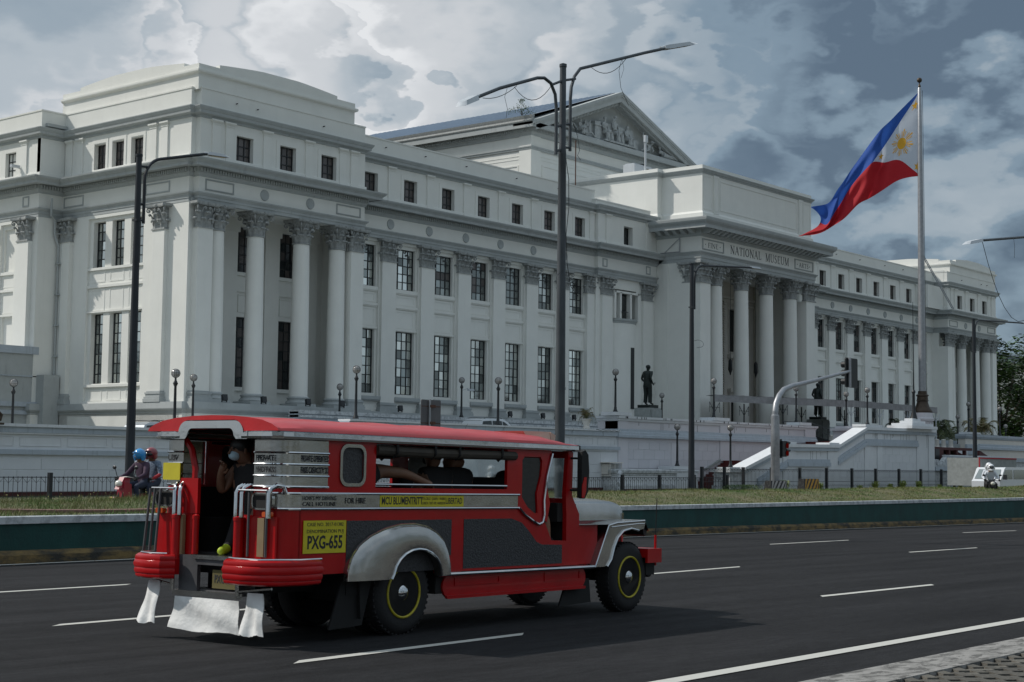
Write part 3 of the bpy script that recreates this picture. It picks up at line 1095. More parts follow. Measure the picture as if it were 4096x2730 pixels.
    if near:
        strips([77.0, 75.9, 85.65, 84.5], 59.40, swap=True)
        strips([88.0], 57.58, swap=True)
        # side attic walls
        b = MB(mir, True)
        b.plate(rect(73.44, 86.2, 19.72, 22.32), [rect(c - .60, c + .60, 20.02, 21.72) for c in (82.42, 80.55, 78.62)], 59.42, 59.85)
        b.plate(rect(86.25, 110, 19.72, 22.32), [rect(c - .60, c + .60, 20.02, 21.72) for c in (89.6,)], 57.60, 58.0)
        mp_(b, 'attic_wall', 'plaster_white')
        b = MB()
        b.box(57.6, 59.44, 86.24, 86.6, 19.72, 22.32)
        mp_(b, 'attic_wall', 'plaster_white')
        for c in (82.42, 80.55, 78.62):
            window(c - .60, c + .60, 20.02, 21.72, 59.76, 3, 3, 'glass_warm', None, True, heavy=(2,))
            b = MB(None, True)
            frame2(b, c - .82, c + .82, 19.73, 22.0, 59.385, 59.425, .22)
            mp_(b, 'window_surround', 'plaster_white')
        window(89.0, 90.2, 20.02, 21.72, 57.92, 3, 3, 'glass_warm', None, True, heavy=(2,))
        # roof slabs
    else:
        b = MB(mir)
        b.plate(rect(73.02, 78, 19.72, 22.3), y0=73.5, y1=74, ax='y')
        # inner return of the far pavilion
        mp_(b, 'attic_wall', 'plaster_white')
    b = MB(mir)
    b.box(73.40, 73.83, 73.46, 74.9, 17.2, 24.0)
    b.box(59.44, 60.2, 73.55, 75, 19.72, 22.32)
    mp_(b, 'return_wall', 'plaster_white')
    # thin incised window surrounds of the front attic
    b = MB(mir)
    for c, y in [(q, 73.0) for q in (63.25, 66.85, 70.45)] + [(q, 74.76) for q in WX]:
        b.box(c - .98, c - .68, y - .012, y + .03, 19.98, 21.95).box(c + .68, c + .98, y - .012, y + .03, 19.98, 21.95).box(c - .68, c + .68, y - .012, y + .03, 21.64, 21.95)
    mp_(b, 'window_surrounds', 'plaster_white', 'stuff')
    # drain spouts
    b = MB(mir)
    for x, y, z in [(64.2, 72.93, 23.55), (69.9, 72.93, 23.5), (62.5, 72.93, 23.6), (77.6, 74.7, 23.6), (81.7, 74.7, 23.62), (86.2, 74.7, 23.6), (92.1, 74.7, 23.6), (97.4, 74.7, 23.6)]:
        b.lathe([(.035, -.05), (.035, .1)], (x, y, z), 8, ax='y')
    mp_(b, 'drain_spouts', 'ink', 'stuff')
    # medallions and tablets on the frieze
    for mx_ in (64.95, 68.85):
        b = MB(mir)
        b.lathe([(.24, -.05), (.27, -.07), (.33, -.07), (.35, -.01), (.35, .02)], (mx_, 73.0, 18.25), 28, ax='y')
        m_ = mp_(b, 'medallion', 'plaster_grey')
        b = MB(mir)
        b.lathe([(.0, -.045), (.12, -.035), (.24, -.02)], (mx_, 73.0, 18.25), 28, ax='y')
        b.build('disc', 'plaster_white', m_)
    for mx_ in PX:
        b = MB(mir)
        b.lathe([(.24, -.05), (.27, -.07), (.33, -.07), (.35, -.01), (.35, .02)], (mx_, 74.76, 18.26), 24, ax='y')
        m_ = mp_(b, 'medallion', 'plaster_grey')
        b = MB(mir)
        b.lathe([(.0, -.045), (.12, -.035), (.24, -.02)], (mx_, 74.76, 18.26), 24, ax='y')
        b.build('disc', 'plaster_white', m_)
    for u0, u1, y in ((60.22, 62.45, 73.0), (71.2, 73.45, 73.0), (103.0, 103.65, 74.41), (109.3, 109.95, 74.41)):
        b = MB(mir)
        frame2(b, u0, u1, 17.92, 18.60, y - .045, y + .01, .08)
        frame2(b, u0 + .04, u1 - .04, 17.96, 18.56, y - .065, y - .04, .03)
        mp_(b, 'frieze_tablet', 'plaster_grey')
    if near:
        for u0, u1, y in ((75.3, 77.65, 59.40), (84.0, 86.1, 59.40), (87.3, 88.0, 57.58)):
            b = MB(mir, True)
            frame2(b, u0, u1, 17.92, 18.60, y - .045, y + .01, .08)
            mp_(b, 'frieze_tablet', 'plaster_grey')

    # ------------------------------------------------ end pavilion, ground to entablature
    pilaster(59.75, 60.92, 73.0, 'pils', mir, depth=1.2)
    pilaster(72.68, 73.85, 73.0, 'pils', mir, depth=1.2)
    for x in (61.62, 64.85, 68.75, 71.95):
        column(x if near else 2 * XC - x, 73.62)
    b = MB(mir)
    b.plate(rect(60.0, 73.8, 5.1, 17.2), [rect(c - .95, c + .95, 6.40, 10.9) for c in (63.25, 66.8, 70.35)] + [rect(c - .95, c + .95, 13.8, 16.75) for c in (63.25, 66.8, 70.35)], 76.5, 77.2)
    b.box(59.44, 60.0, 73.5, 77.5, 5.1, 17.2).box(73.4, 73.84, 74.1, 77.5, 5.1, 17.2)
    mp_(b, 'loggia_wall', 'plaster_white')
    b = MB(mir)
    b.box(59.5, 73.8, 72.6, 77.2, 4.9, 5.16)
    b.box(59.5, 73.8, 73.3, 77.2, 17.22, 17.4)
    mp_(b, 'loggia_floor', 'plaster_grey')
    for x in (61.6, 65.0, 68.6, 72.0):
        b = MB(mir)
        b.box(x - .62, x + .62, 76.15, 76.52, 5.15, 16.3).box(x - .70, x + .70, 76.05, 76.52, 5.15, 5.8)
        b.box(x - .72, x + .72, 76.05, 76.55, 16.3, 17.2)
        mp_(b, 'respond', 'plaster_white')
    for c in (63.25, 66.8, 70.35):
        b = MB(mir)
        b.box(c - 1.15, c + 1.15, 76.33, 76.5, 6.15, 6.36).box(c - 1.12, c + 1.12, 76.36, 76.5, 13.55, 13.78).box(c - 1.1, c + 1.1, 76.38, 76.5, 12.5, 12.7)
        b.box(c - 1.12, c - .97, 76.40, 76.5, 6.36, 16.95).box(c + .97, c + 1.12, 76.40, 76.5, 6.36, 16.95)
        frame2(b, c - .8, c + .8, 11.2, 12.35, 76.44, 76.5, .06)
        mp_(b, 'window_surround', 'plaster_white')
        for z0, z1, r_ in ((6.40, 10.9, 7), (13.8, 16.75, 5)):
            window(c - .95, c + .95, z0, z1, 76.9, 4, r_, ['glass_dark', 'glass_warm', 'glass_warm'], mir, single=True, heavy=(1, 3))

    # ------------------------------------------------ wing, ground to entablature
    for x in PX:
        pilaster(x - .71, x + .71, 74.76, 'pil', mir, depth=.45)
    pilaster(101.45, 102.40, 74.76, 'pils', mir, depth=.45)
    pilaster(103.05, 104.47, 74.41, 'pil', mir, depth=.45)
    pilaster(108.98, 110.4, 74.41, 'pil', mir, depth=.45)
    b = MB(mir)
    b.plate(rect(73.8, 102.4, 5.1, 17.2), [rect(c - 1.18, c + 1.18, 6.22, 16.98) for c in WX], 74.98, 75.14)
    b.plate(rect(73.8, 102.4, 5.1, 17.2), [rect(c - 1.02, c + 1.02, 6.44, 10.86) for c in WX] + [rect(c - 1.04, c + 1.04, 13.84, 16.72) for c in WX], 75.14, 75.75)
    mp_(b, 'wing_wall', 'plaster_white')
    for i, c in enumerate(WX):
        b = MB(mir)
        b.box(c - 1.28, c + 1.28, 74.68, 75.1, 5.98, 6.22)
        b.box(c - 1.24, c + 1.24, 74.74, 75.1, 5.90, 5.98)
        mp_(b, 'sill', 'plaster_grey')
        b = MB(mir)
        b.box(c - 1.17, c + 1.17, 75.0, 75.14, 13.56, 13.80).box(c - 1.14, c + 1.14, 75.05, 75.14, 13.48, 13.56)
        b.box(c - 1.17, c + 1.17, 75.0, 75.14, 12.50, 12.66).box(c - 1.14, c + 1.14, 75.05, 75.14, 12.42, 12.50)
        b.box(c - 1.17, c + 1.17, 75.04, 75.14, 10.90, 11.02)
        frame2(b, c - 1.0, c + 1.0, 12.74, 13.42, 75.115, 75.14, .14)
        frame2(b, c - 1.0, c + 1.0, 11.10, 12.36, 75.115, 75.14, .14)
        mp_(b, 'spandrel_panel', 'plaster_white')
        g1 = [['glass_bright', 'glass_bright', 'glass_mid'], ['glass_bright', 'glass_bright', 'glass_bright', 'glass_mid'], ['glass_mid', 'glass_mid', 'glass_mid', 'glass_warm'], ['glass_mid', 'glass_mid', 'glass_warm'], ['glass_mid'], ['glass_bright', 'glass_mid'], ['glass_bright', 'glass_bright', 'glass_mid']][i]
        g2 = ['glass_bright', 'glass_bright', 'glass_mid', 'glass_mid']
        if not near:
            g1 = g2 = ['glass_warm', 'glass_dark', 'glass_mid']
        window(c - 1.02, c + 1.02, 6.44, 10.86, 75.42, 4, 7, g2, mir, single=not near, heavy=(1, 3))
        window(c - 1.04, c + 1.04, 13.84, 16.72, 75.42, 4, 5, g1, mir, single=not near, heavy=(1, 3))
    # ------------------------------------------------ stair bay with its bowed oriel
    b = MB(mir)
    b.plate(rect(102.4, 110.93, 5.1, 17.2), [rect(104.75, 108.15, 13.8, 16.3)], 74.62, 75.1)
    b.box(110.90, 111.3, 71.0, 75, 0, 17.2)
    mp_(b, 'stair_bay_wall', 'plaster_white')
    b = MB(mir)
    cx = 106.45
    pts = [(cx + 2.0 * math.sin(R(a)), 75.6 - 1.62 * math.cos(R(a)) ) for a in range(-66, 67, 6)]
    prof_pts = pts
    b.sweep(prof_pts, [(0, 5.1), (0, 13.46)])
    for x0, x1 in ((104.78, 105.35), (105.62, 106.9), (107.12, 108.12)):
        pass
    b.box(105.40, 105.62, 74.3, 74.7, 13.8, 16.0).box(106.86, 107.10, 74.3, 74.7, 13.8, 16.0)
    b.box(104.7, 108.2, 74.30, 74.66, 15.95, 16.12).box(104.6, 104.85, 74.3, 74.66, 13.8, 16.12).box(108.02, 108.2, 74.3, 74.66, 13.8, 16.12)
    mp_(b, 'oriel', 'plaster_white')
    b = MB(mir)
    b.sweep(prof_pts, [(0, 13.44), (.05, 13.46), (.05, 13.56), (.14, 13.64), (.16, 13.80), (-.9, 13.82)])
    mp_(b, 'oriel_sill', 'plaster_grey')
    b = MB(mir)
    b.box(104.7, 108.2, 75.02, 75.08, 13.8, 16.0)
    mp_(b, 'stair_window', 'glass_dark')
    b = MB(mir)
    b.box(106.50, 107.0, 73.96, 74.4, 6.35, 11.45)
    mp_(b, 'slit_opening', 'window_black')
    b = MB(mir)
    b.add([(105.5, 74.9, 14.7), (106.6, 74.9, 14.7), (106.6, 74.2, 14.35), (105.5, 74.2, 14.35)], [(0, 1, 2, 3)])
    mp_(b, 'open_casement', 'window_black')

# ------------------------------------------------ side elevation (faces the photo's left)
b = MB(None, True)
SW = (82.38, 80.47, 78.55)
b.plate(rect(73.46, 86.4, 5.1, 17.2), [rect(77.66, 83.38, 5.3, 16.95)], 59.40, 59.55)
b.plate(rect(77.5, 83.5, 5.1, 17.2), [rect(c - .62, c + .62, 6.42, 10.85) for c in SW] + [rect(c - .62, c + .62, 13.78, 16.72) for c in SW], 59.55, 60.1)
b.plate(rect(73.46, 86.4, -.2, 4.5), [rect(c - .62, c + .62, 2.9, 4.34) for c in (82.88, 80.95, 79.05)], 59.10, 59.45)
mp_(b, 'side_wall', 'plaster_white')
for c in SW:
    window(c - .62, c + .62, 13.78, 16.72, 59.92, 3, 5, ['glass_bright', 'glass_bright', 'glass_bright', 'glass_mid'], None, True, heavy=(1,))
    window(c - .62, c + .62, 6.42, 10.85, 59.92, 3, 7, ['glass_bright', 'glass_bright', 'glass_mid'], None, True, heavy=(1,))
    b = MB(None, True)
    frame2(b, c - .72, c + .72, 12.84, 13.60, 59.53, 59.57, .10)
    frame2(b, c - .72, c + .72, 11.05, 12.42, 59.53, 59.57, .10)
    frame2(b, c - .72, c + .72, 5.35, 6.05, 59.53, 59.57, .10)
    mp_(b, 'spandrel_panel', 'plaster_white')
b = MB(None, True)
b.box(77.66, 83.38, 59.42, 59.56, 13.62, 13.78).box(77.66, 83.38, 59.44, 59.56, 12.50, 12.66).box(77.66, 83.38, 59.40, 59.56, 6.20, 6.36).box(77.66, 83.38, 59.44, 59.56, 10.92, 11.02)
mp_(b, 'side_mouldings', 'plaster_white')
for c in (82.88, 80.95, 79.05):
    b = MB(None, True)
    b.box(c - .62, c + .62, 59.36, 59.42, 2.9, 4.34, 0)
    for k in range(9):
        b.tube([(c - .55 + k * .138, 59.25, 2.9), (c - .55 + k * .138, 59.25, 4.34)], .014, 5, 1)
    mp_(b, 'basement_window', ['interior_dark', 'iron_black'])
pilaster(75.34, 76.51, 59.10, 'pils', None, swap=True, depth=.5)
pilaster(84.95, 86.16, 59.10, 'pils', None, swap=True, depth=.5)
# section further back, stepping out
b = MB(None, True)
b.plate(rect(86.24, 112, 5.1, 17.2), [rect(88.75, 90.4, 5.3, 16.95), rect(93.0, 95.2, 5.3, 16.95)], 57.58, 57.75)
b.plate(rect(86.4, 97, 5.1, 17.2), [rect(88.95, 90.2, 13.85, 16.65), rect(88.95, 90.2, 6.4, 10.87)], 57.75, 58.3)
mp_(b, 'side_wall', 'plaster_white')
b = MB()
b.box(57.60, 59.5, 86.22, 86.5, -.2, 17.2)
mp_(b, 'return_wall', 'plaster_white')
window(88.95, 90.2, 13.85, 16.65, 58.12, 3, 5, ['glass_dark', 'glass_warm'], None, True, heavy=(1,))
window(88.95, 90.2, 6.4, 10.87, 58.12, 3, 7, ['glass_warm'], None, True, heavy=(1,))
b = MB(None, True)
b.box(88.78, 90.4, 57.62, 57.76, 13.62, 13.80).box(88.78, 90.4, 57.62, 57.76, 12.5, 12.66).box(88.78, 90.4, 57.62, 57.76, 10.9, 11.02)
frame2(b, 88.9, 90.25, 12.8, 13.5, 57.73, 57.77, .08)
frame2(b, 88.9, 90.25, 11.1, 12.4, 57.73, 57.77, .08)
mp_(b, 'spandrel_panel', 'plaster_white')
pilaster(86.75, 88.10, 57.25, 'pils', None, swap=True, depth=.6)
pilaster(91.2, 92.5, 57.25, 'pils', None, swap=True, depth=.6)
# downpipe in the re-entrant corner
b = MB()
b.tube([(59.0, 86.0, 5.2), (59.0, 86.0, 15.4), (58.7, 86.0, 16.1), (58.7, 86.0, 17.0), (58.25, 85.8, 17.3), (58.25, 85.8, 18.4)], .075, 8)
b.tube([(59.12, 85.82, 5.2), (59.12, 85.82, 16.6)], .035, 6)
for z in (6.2, 8.2, 10.2, 12.2, 14.2):
    b.box(58.88, 59.2, 85.75, 86.1, z, z + .07)
mp_(b, 'downpipe', 'plaster_grey')
# low annex walls in the left foreground of the building
b = MB()
b.box(40, 57.85, 86.3, 95, -.2, 8.75)
b.box(57.85, 59.0, 85.4, 87, -.2, 7.0)
mp_(b, 'annex', 'plaster_grey')
b = MB()
b.box(40, 57.95, 86.18, 87, 8.30, 8.78).box(40, 59.02, 86.22, 86.31, 6.85, 6.92)
b.box(40, 59.3, 86.10, 86.9, 4.95, 5.25).box(40, 59.3, 86.16, 86.9, 4.45, 4.70)
mp_(b, 'annex_ledge', 'wall_blue')

# ------------------------------------------------ portico
XL, XR, YP_ = 110.95, 130.95, 70.0
por = [(110.95, 74.6), (110.95, 70.0), (130.95, 70.0), (130.95, 74.6)]
b = MB()
b.sweep(por, [(-1.0, 18.92), (.02, 18.92), (.02, 19.20), (.07, 19.21), (.07, 19.48), (.10, 19.50), (.14, 19.58), (.24, 19.68), (.26, 19.74), (0, 19.78)])
mp_(b, 'portico_architrave', 'plaster_grey')
b = MB()
b.sweep(por, [(-.5, 19.7), (0, 19.72), (0, 21.06)])
mp_(b, 'portico_frieze', 'plaster_white')
b = MB()
b.sweep(por, [(0, 21.04), (.06, 21.06), (.06, 21.12), (.14, 21.18), (.20, 21.24), (.20, 21.62), (1.22, 21.64)])
mp_(b, 'portico_bed_moulding', 'plaster_grey')
b = MB()
b.sweep([(110.0 + .95, 76.2)] + por[1:3] + [(130.95, 76.2)], [(1.22, 21.58), (1.28, 21.56), (1.28, 21.86), (1.32, 21.90), (1.36, 21.96), (1.45, 22.02), (1.54, 22.16), (1.58, 22.34), (1.58, 22.42), (0, 22.50), (-1.5, 22.5)])
mp_(b, 'portico_cornice', 'plaster_grey')
modm = None
def modillion(x, y, rz_):
    global modm
    if modm is None:
        q = MB()
        q.hexa([(-.17, -.42, 21.28), (.17, -.42, 21.28), (.17, .02, 21.26), (-.17, .02, 21.26)], [(-.19, -.85, 21.50), (.19, -.85, 21.50), (.19, .02, 21.50), (-.19, .02, 21.50)])
        q.box(-.22, .22, -.92, .02, 21.50, 21.62)
        q.lathe([(.075, -.19), (.075, .19)], (0, -.42, 21.33), 8, ax='x')
        o = q.build('modillion', 'plaster_grey', mus)
        modm = o.data
    else:
        o = place('modillion', modm, mus)
    o.matrix_parent_inverse = inv_of(mus)
    o.location = (x, y, 0)
    o.rotation_euler = (0, 0, rz_)
for i in range(26):
    modillion(111.15 + i * .784, 69.80, 0)
for i in range(5):
    modillion(110.75, 70.5 + i * .784, -math.pi / 2)
b = MB()
for x in [111.54 + i * .784 for i in range(25)]:
    b.box(x - .13, x + .13, 69.3, 69.62, 21.50, 21.6)
mp_(b, 'soffit_blocks', 'plaster_grey', 'stuff')
for x0, x1 in ((110.95, 112.55), (129.35, 130.95)):
    pilaster(x0, x1, 70.0, 'pilw', None, 4.0, 17.12, depth=1.6, sc=1.14, base=.8)
capital('pilw', (110.95, 70.85, 17.12), -math.pi / 2, mus, 1.14)
for x in (114.40, 118.78, 123.12, 127.50):
    column(x, 70.72, 4.0, 17.12, .70, .615, 1.15, .8)
b = MB()
b.box(110.96, 111.5, 71.6, 76, 3, 18.93).box(130.4, 130.94, 71.6, 76, 3, 18.93)
b.box(111.02, 112.3, 71.6, 73.0, 3, 18.93)
b.box(111.0, 130.9, 70.9, 77.5, 18.95, 19.3)
b.box(110.85, 111.2, 73.2, 73.7, 3, 18.9)
mp_(b, 'portico_side_wall', 'plaster_white')
b = MB()
b.plate(rect(111.2, 130.7, 3.5, 18.95), [rect(113.7, 115.6, 4, 8.2), rect(119.2, 122.7, 4, 11.5), rect(126.3, 128.2, 4, 8.2), rect(113.6, 115.7, 12.4, 16.5), rect(126.2, 128.3, 12.4, 16.5), rect(119.4, 122.5, 13.4, 17.2)], 76.4, 77.0)
mp_(b, 'portico_back_wall', 'cream')
b = MB()
for c, w in ((114.65, 1.5), (120.95, 2.3), (127.25, 1.5)):
    b.box(c - w, c + w, 75.95, 76.4, 8.6, 8.95).box(c - w * .92, c + w * .92, 76.1, 76.4, 8.2, 8.6)
    b.box(c - w, c + w, 75.95, 76.4, 11.8, 12.2).box(c - w * .9, c - w * .72, 76.2, 76.4, 4, 8.3).box(c + w * .72, c + w * .9, 76.2, 76.4, 4, 8.3)
    frame2(b, c - w * .9, c + w * .9, 12.3, 16.8, 76.3, 76.41, .14)
    for k in range(9):
        b.lathe([(.12, -.05), (.16, 0), (.12, .05)], (c - w * .8 + k * w * .2, 76.36, 10.9), 8, ax='y')
b.box(111.4, 130.5, 76.1, 76.4, 17.4, 17.6).box(111.4, 130.5, 76.2, 76.4, 16.9, 17.0)
for x in (117.0, 124.9):
    for k in range(60):
        b.box(x - .2, x + .2, 76.05, 76.4, 4 + k * .22, 4.13 + k * .22)
mp_(b, 'portico_ornament', 'cream')
b = MB()
b.box(111.4, 130.5, 77.0, 77.1, 3.5, 18.9)
mp_(b, 'doorway_glass', 'glass_dark')
for x in (116.9, 121.4, 125.9):
    b = MB()
    b.tube([(x, 73.4, 18.95), (x, 73.4, 11.4)], .02, 5)
    b.lathe([(.03, 11.4), (.18, 11.2), (.20, 10.4), (.12, 10.2), (.03, 9.9)], (x, 73.4, 0), 8)
    mp_(b, 'hanging_lantern', 'iron_black')
# attic block above the portico
b = MB()
att = [(110.7, 85.0), (110.7, 74.2), (111.4, 74.2), (111.4, 70.1), (130.5, 70.1), (130.5, 74.2), (131.2, 74.2), (131.2, 85)]
b.sweep(att, [(.14, 22.3), (.14, 23.10), (.10, 23.14), (.04, 23.22), (0, 23.30), (0, 26.52)])
mp_(b, 'attic_block', 'plaster_white')
b = MB()
b.sweep(att, [(0, 26.50), (.06, 26.52), (.06, 26.60), (.16, 26.66), (.18, 26.72), (.26, 26.80), (.28, 26.86), (0.02, 26.9)])
mp_(b, 'attic_block_cornice', 'plaster_grey')
b = MB()
b.sweep(att, [(.02, 26.88), (.02, 27.22), (-.4, 27.25), (-.4, 26.6)])
b.box(110.9, 131, 74.4, 86, 22.4, 26.9)
b.box(111.8, 130.1, 70.5, 75, 22.4, 26.85)
mp_(b, 'attic_block_parapet', 'plaster_white')
b = MB()
for x0, x1 in ((111.45, 113.0), (128.9, 130.45)):
    frame2(b, x0 + .1, x1 - .1, 23.45, 26.35, 70.07, 70.1, .10)
for x in (113.5, 128.4):
    b.box(x - .42, x + .42, 69.99, 70.11, 23.2, 26.5)
    frame2(b, x - .32, x + .32, 23.45, 26.35, 69.96, 70.0, .06)
frame2(b, 114.2, 127.7, 23.6, 26.2, 70.06, 70.1, .10)
mp_(b, 'attic_panels', 'plaster_white')
# tablets and carved lettering
for x0, x1 in ((111.22, 114.66), (127.10, 130.62)):
    b = MB()
    frame2(b, x0, x1, 19.94, 20.88, 69.94, 70.01, .09)
    frame2(b, x0 + .05, x1 - .05, 19.99, 20.83, 69.92, 69.95, .03)
    mp_(b, 'inscription_tablet', 'plaster_grey')
LET = {
    'N': (.78, [(.10, 0, .10, 1, .05), (.06, 1, .70, 0, .12), (.68, 0, .68, 1, .05)], [(.0, 0, .22), (-.02, 1, .14), (.57, 1, .22)]),
    'A': (.76, [(.38, 1, .08, 0, .05), (.36, 1, .68, 0, .12), (.18, .36, .56, .36, .05)], [(-.02, 0, .2), (.57, 0, .22)]),
    'T': (.66, [(.33, 0, .33, 1, .11), (.02, .96, .64, .96, .05), (.03, .97, .03, .78, .04), (.63, .97, .63, .78, .04)], [(.2, 0, .26)]),
    'I': (.26, [(.13, 0, .13, 1, .11)], [(0, 0, .26), (0, 1, .26)]),
    'L': (.58, [(.14, 0, .14, 1, .11), (.1, .03, .54, .03, .05), (.54, .02, .54, .22, .04)], [(0, 1, .27)]),
    'M': (.92, [(.12, 0, .12, 1, .05), (.12, 1, .46, .04, .11), (.46, .04, .78, 1, .05), (.80, 0, .80, 1, .12)], [(0, 0, .22), (.68, 0, .24), (.0, 1, .14), (.74, 1, .18)]),
    'E': (.58, [(.14, 0, .14, 1, .11), (.1, .03, .54, .03, .05), (.54, .02, .54, .2, .04), (.1, .97, .52, .97, .05), (.52, .98, .52, .8, .04), (.1, .52, .42, .52, .05)], []),
    'F': (.54, [(.14, 0, .14, 1, .11), (.1, .97, .50, .97, .05), (.50, .98, .50, .8, .04), (.1, .52, .4, .52, .05)], [(.02, 0, .26)]),
    'U': (.76, [(.14, 1, .14, .3, .11), (.14, .32, .22, .1, .10), (.2, .12, .36, .02, .07), (.34, .02, .52, .04, .06), (.5, .03, .62, .16, .06), (.62, .14, .64, 1, .05)], [(0, 1, .27), (.54, 1, .2)]),
    'R': (.66, [(.14, 0, .14, 1, .11), (.12, .97, .36, .97, .05), (.34, .97, .5, .86, .07), (.5, .88, .52, .66, .10), (.52, .7, .36, .52, .07), (.38, .53, .12, .53, .05), (.32, .53, .62, .02, .10)], [(.02, 0, .26), (.54, 0, .12)]),
    'S': (.54, [(.46, .84, .4, .94, .05), (.42, .95, .2, .96, .06), (.22, .97, .08, .8, .08), (.08, .82, .14, .62, .09), (.12, .64, .4, .42, .11), (.38, .44, .46, .2, .09), (.46, .24, .34, .03, .08), (.36, .03, .1, .04, .06), (.08, .04, .06, .2, .05)], []),
    'O': (.84, [(.42 + .34 * math.cos(R(a)), .5 + .47 * math.sin(R(a)), .42 + .34 * math.cos(R(a + 24)), .5 + .47 * math.sin(R(a + 24)), .05 + .07 * abs(math.cos(R(a + 12)))) for a in range(0, 360, 24)], []),
}
def letters(word, x0, x1, z0, h, y):
    ws = [LET[c][0] for c in word]
    gap = .14
    tot = sum(ws) + gap * (len(ws) - 1)
    k = (x1 - x0) / tot
    x = x0
    for c in word:
        w, st, se = LET[c]
        q = MB()
        for i, (ax_, az, bx, bz, t) in enumerate(st):
            ax2, az2, bx2, bz2 = x + ax_ * k, z0 + az * h, x + bx * k, z0 + bz * h
            L_ = math.hypot(bx2 - ax2, bz2 - az2)
            nx, nz = -(bz2 - az2) / L_ * t * h * .52, (bx2 - ax2) / L_ * t * h * .52
            ya, yb = y - .012 - i * .0004, y
            q.hexa([(ax2 - nx, ya, az2 - nz), (bx2 - nx, ya, bz2 - nz), (bx2 + nx, ya, bz2 + nz), (ax2 + nx, ya, az2 + nz)],
                   [(ax2 - nx, yb, az2 - nz), (bx2 - nx, yb, bz2 - nz), (bx2 + nx, yb, bz2 + nz), (ax2 + nx, yb, az2 + nz)])
        for sx_, sz, sw in se:
            q.box(x + sx_ * k, x + (sx_ + sw) * k, y - .018, y, z0 + sz * h - .016 * h - (.012 * h if sz else 0), z0 + sz * h + .016 * h)
        mp_(q, 'letter', 'ink')
        x += (w + gap) * k
letters('NATIONAL', 115.80, 121.03, 20.08, .71, 69.995)
letters('MUSEUM', 121.81, 126.0, 20.06, .71, 69.995)
letters('FINE', 112.14, 113.74, 20.19, .41, 69.995)
letters('ARTS', 127.96, 129.74, 20.18, .41, 69.995)
for x in (111.73, 114.08, 127.62, 129.98):
    q = MB()
    q.lathe([(.0, -.015), (.045, -.015), (.045, 0)], (x, 69.995, 20.40), 10, ax='y')
    mp_(q, 'letter_dot', 'ink')
# framing left of the portico frieze: small steel bracket
b = MB()
b.tube([(110.85, 73.6, 19.8), (110.85, 72.0, 21.0)], .03, 5)
b.tube([(110.85, 72.0, 21.0), (110.85, 72.0, 19.8)], .05, 5)
b.tube([(110.85, 72.0, 19.82), (110.85, 74.0, 19.82)], .05, 5)
mp_(b, 'bracket', 'galvanised')

# ------------------------------------------------ auditorium roof and pediment
PLX, PRX, PY = 107.25, 134.65, 85.25
bx0, bx1, by = PLX + .85, PRX - .85, PY + .85
b = MB()
b.box(bx0, bx1, by, 118, 22, 31.3)
b.box(bx0 - .08, bx0 + 1.3, by - .08, by + 1.3, 22, 31.3)
mp_(b, 'auditorium_wall', 'plaster_white')
b = MB()
b.sweep([(bx0, 118), (bx0, by), (bx1, by), (bx1, 118)], [(.08, 29.90), (.12, 29.94), (.14, 30.05), (.20, 30.12), (.20, 30.22), (.02, 30.26)])
b.sweep([(bx0, 118), (bx0, by), (bx1, by), (bx1, 118)], [(.02, 31.15), (.10, 31.18), (.12, 31.30), (.2, 31.40), (.24, 31.50), (.24, 31.80), (.8, 31.82)])
mp_(b, 'auditorium_mouldings', 'plaster_grey')
b = MB()
b.sweep([(bx0, 118), (bx0, by), (bx1, by), (bx1, 118)], [(.8, 31.78), (.85, 31.76), (.85, 32.22), (.72, 32.32), (0, 32.36)])
mp_(b, 'geison', 'plaster_grey')
b = MB()
for i in range(115):
    x = bx0 - .2 + i * .225
    b.box(x, x + .12, by - .42, by - .24, 31.52, 31.78)
for i in range(140):
    y = by + i * .225
    b.box(bx0 - .42, bx0 - .24, y, y + .12, 31.52, 31.78)
mp_(b, 'dentil_course', 'plaster_grey', 'stuff')
b = MB()
for z in (29.4, 29.1):
    b.box(bx0 - .03, bx1, by - .03, by, z, z + .05)
    b.box(bx0 - .03, bx0, by, 118, z, z + .05)
frame2(b, bx0 + 1.6, bx1 - 1.6, 24.2, 28.7, by - .05, by + .01, .12)
mp_(b, 'wall_lines', 'plaster_white')
b = MB(None, True)
frame2(b, by + 1.4, 116, 24, 28.6, bx0 - .06, bx0 + .01, .12)
mp_(b, 'wall_lines', 'plaster_white')
b = MB(None, True)
b.box(95.0, 97.6, bx0 - .04, bx0 + .05, 26.2, 28.2)
mp_(b, 'side_opening', 'interior_dark')
apex = 37.50
hw_ = XC - PLX
sl_ = (apex - 32.30) / hw_
def rake(z_off, d0, d1, y0, y1, m, nm='raking_cornice'):
    """band following both slopes between perpendicular offsets d0..d1 below the roof line"""
    q = MB()
    for sg in (-1, 1):
        x0 = XC + sg * (hw_ + z_off)
        pts = [(x0, 32.32 - z_off * sl_)]
        q.hexa([(x0, y0, 32.30 - z_off * sl_ - d1), (XC, y0, apex - d1), (XC, y0, apex - d0), (x0, y0, 32.30 - z_off * sl_ - d0)],
               [(x0, y1, 32.30 - z_off * sl_ - d1), (XC, y1, apex - d1), (XC, y1, apex - d0), (x0, y1, 32.30 - z_off * sl_ - d0)])
    return mp_(q, nm, m)
rake(.0, .0, .30, PY - .12, 87.5, 'plaster_grey')
rake(-.2, .30, .48, PY - .06, 87.5, 'plaster_grey')
rake(-.5, .48, .95, PY, 87.5, 'plaster_grey')
q = MB()
for sg in (-1, 1):
    for i in range(52):
        x = XC + sg * (.25 + i * .225)
        zt = apex - abs(x - XC) * sl_ - 1.02
        if zt < 32.55:
            break
        q.box(x - .06, x + .06, PY + .25, PY + .60, zt - .22, zt + .03)
mp_(q, 'raking_dentils', 'plaster_grey', 'stuff')
b = MB()
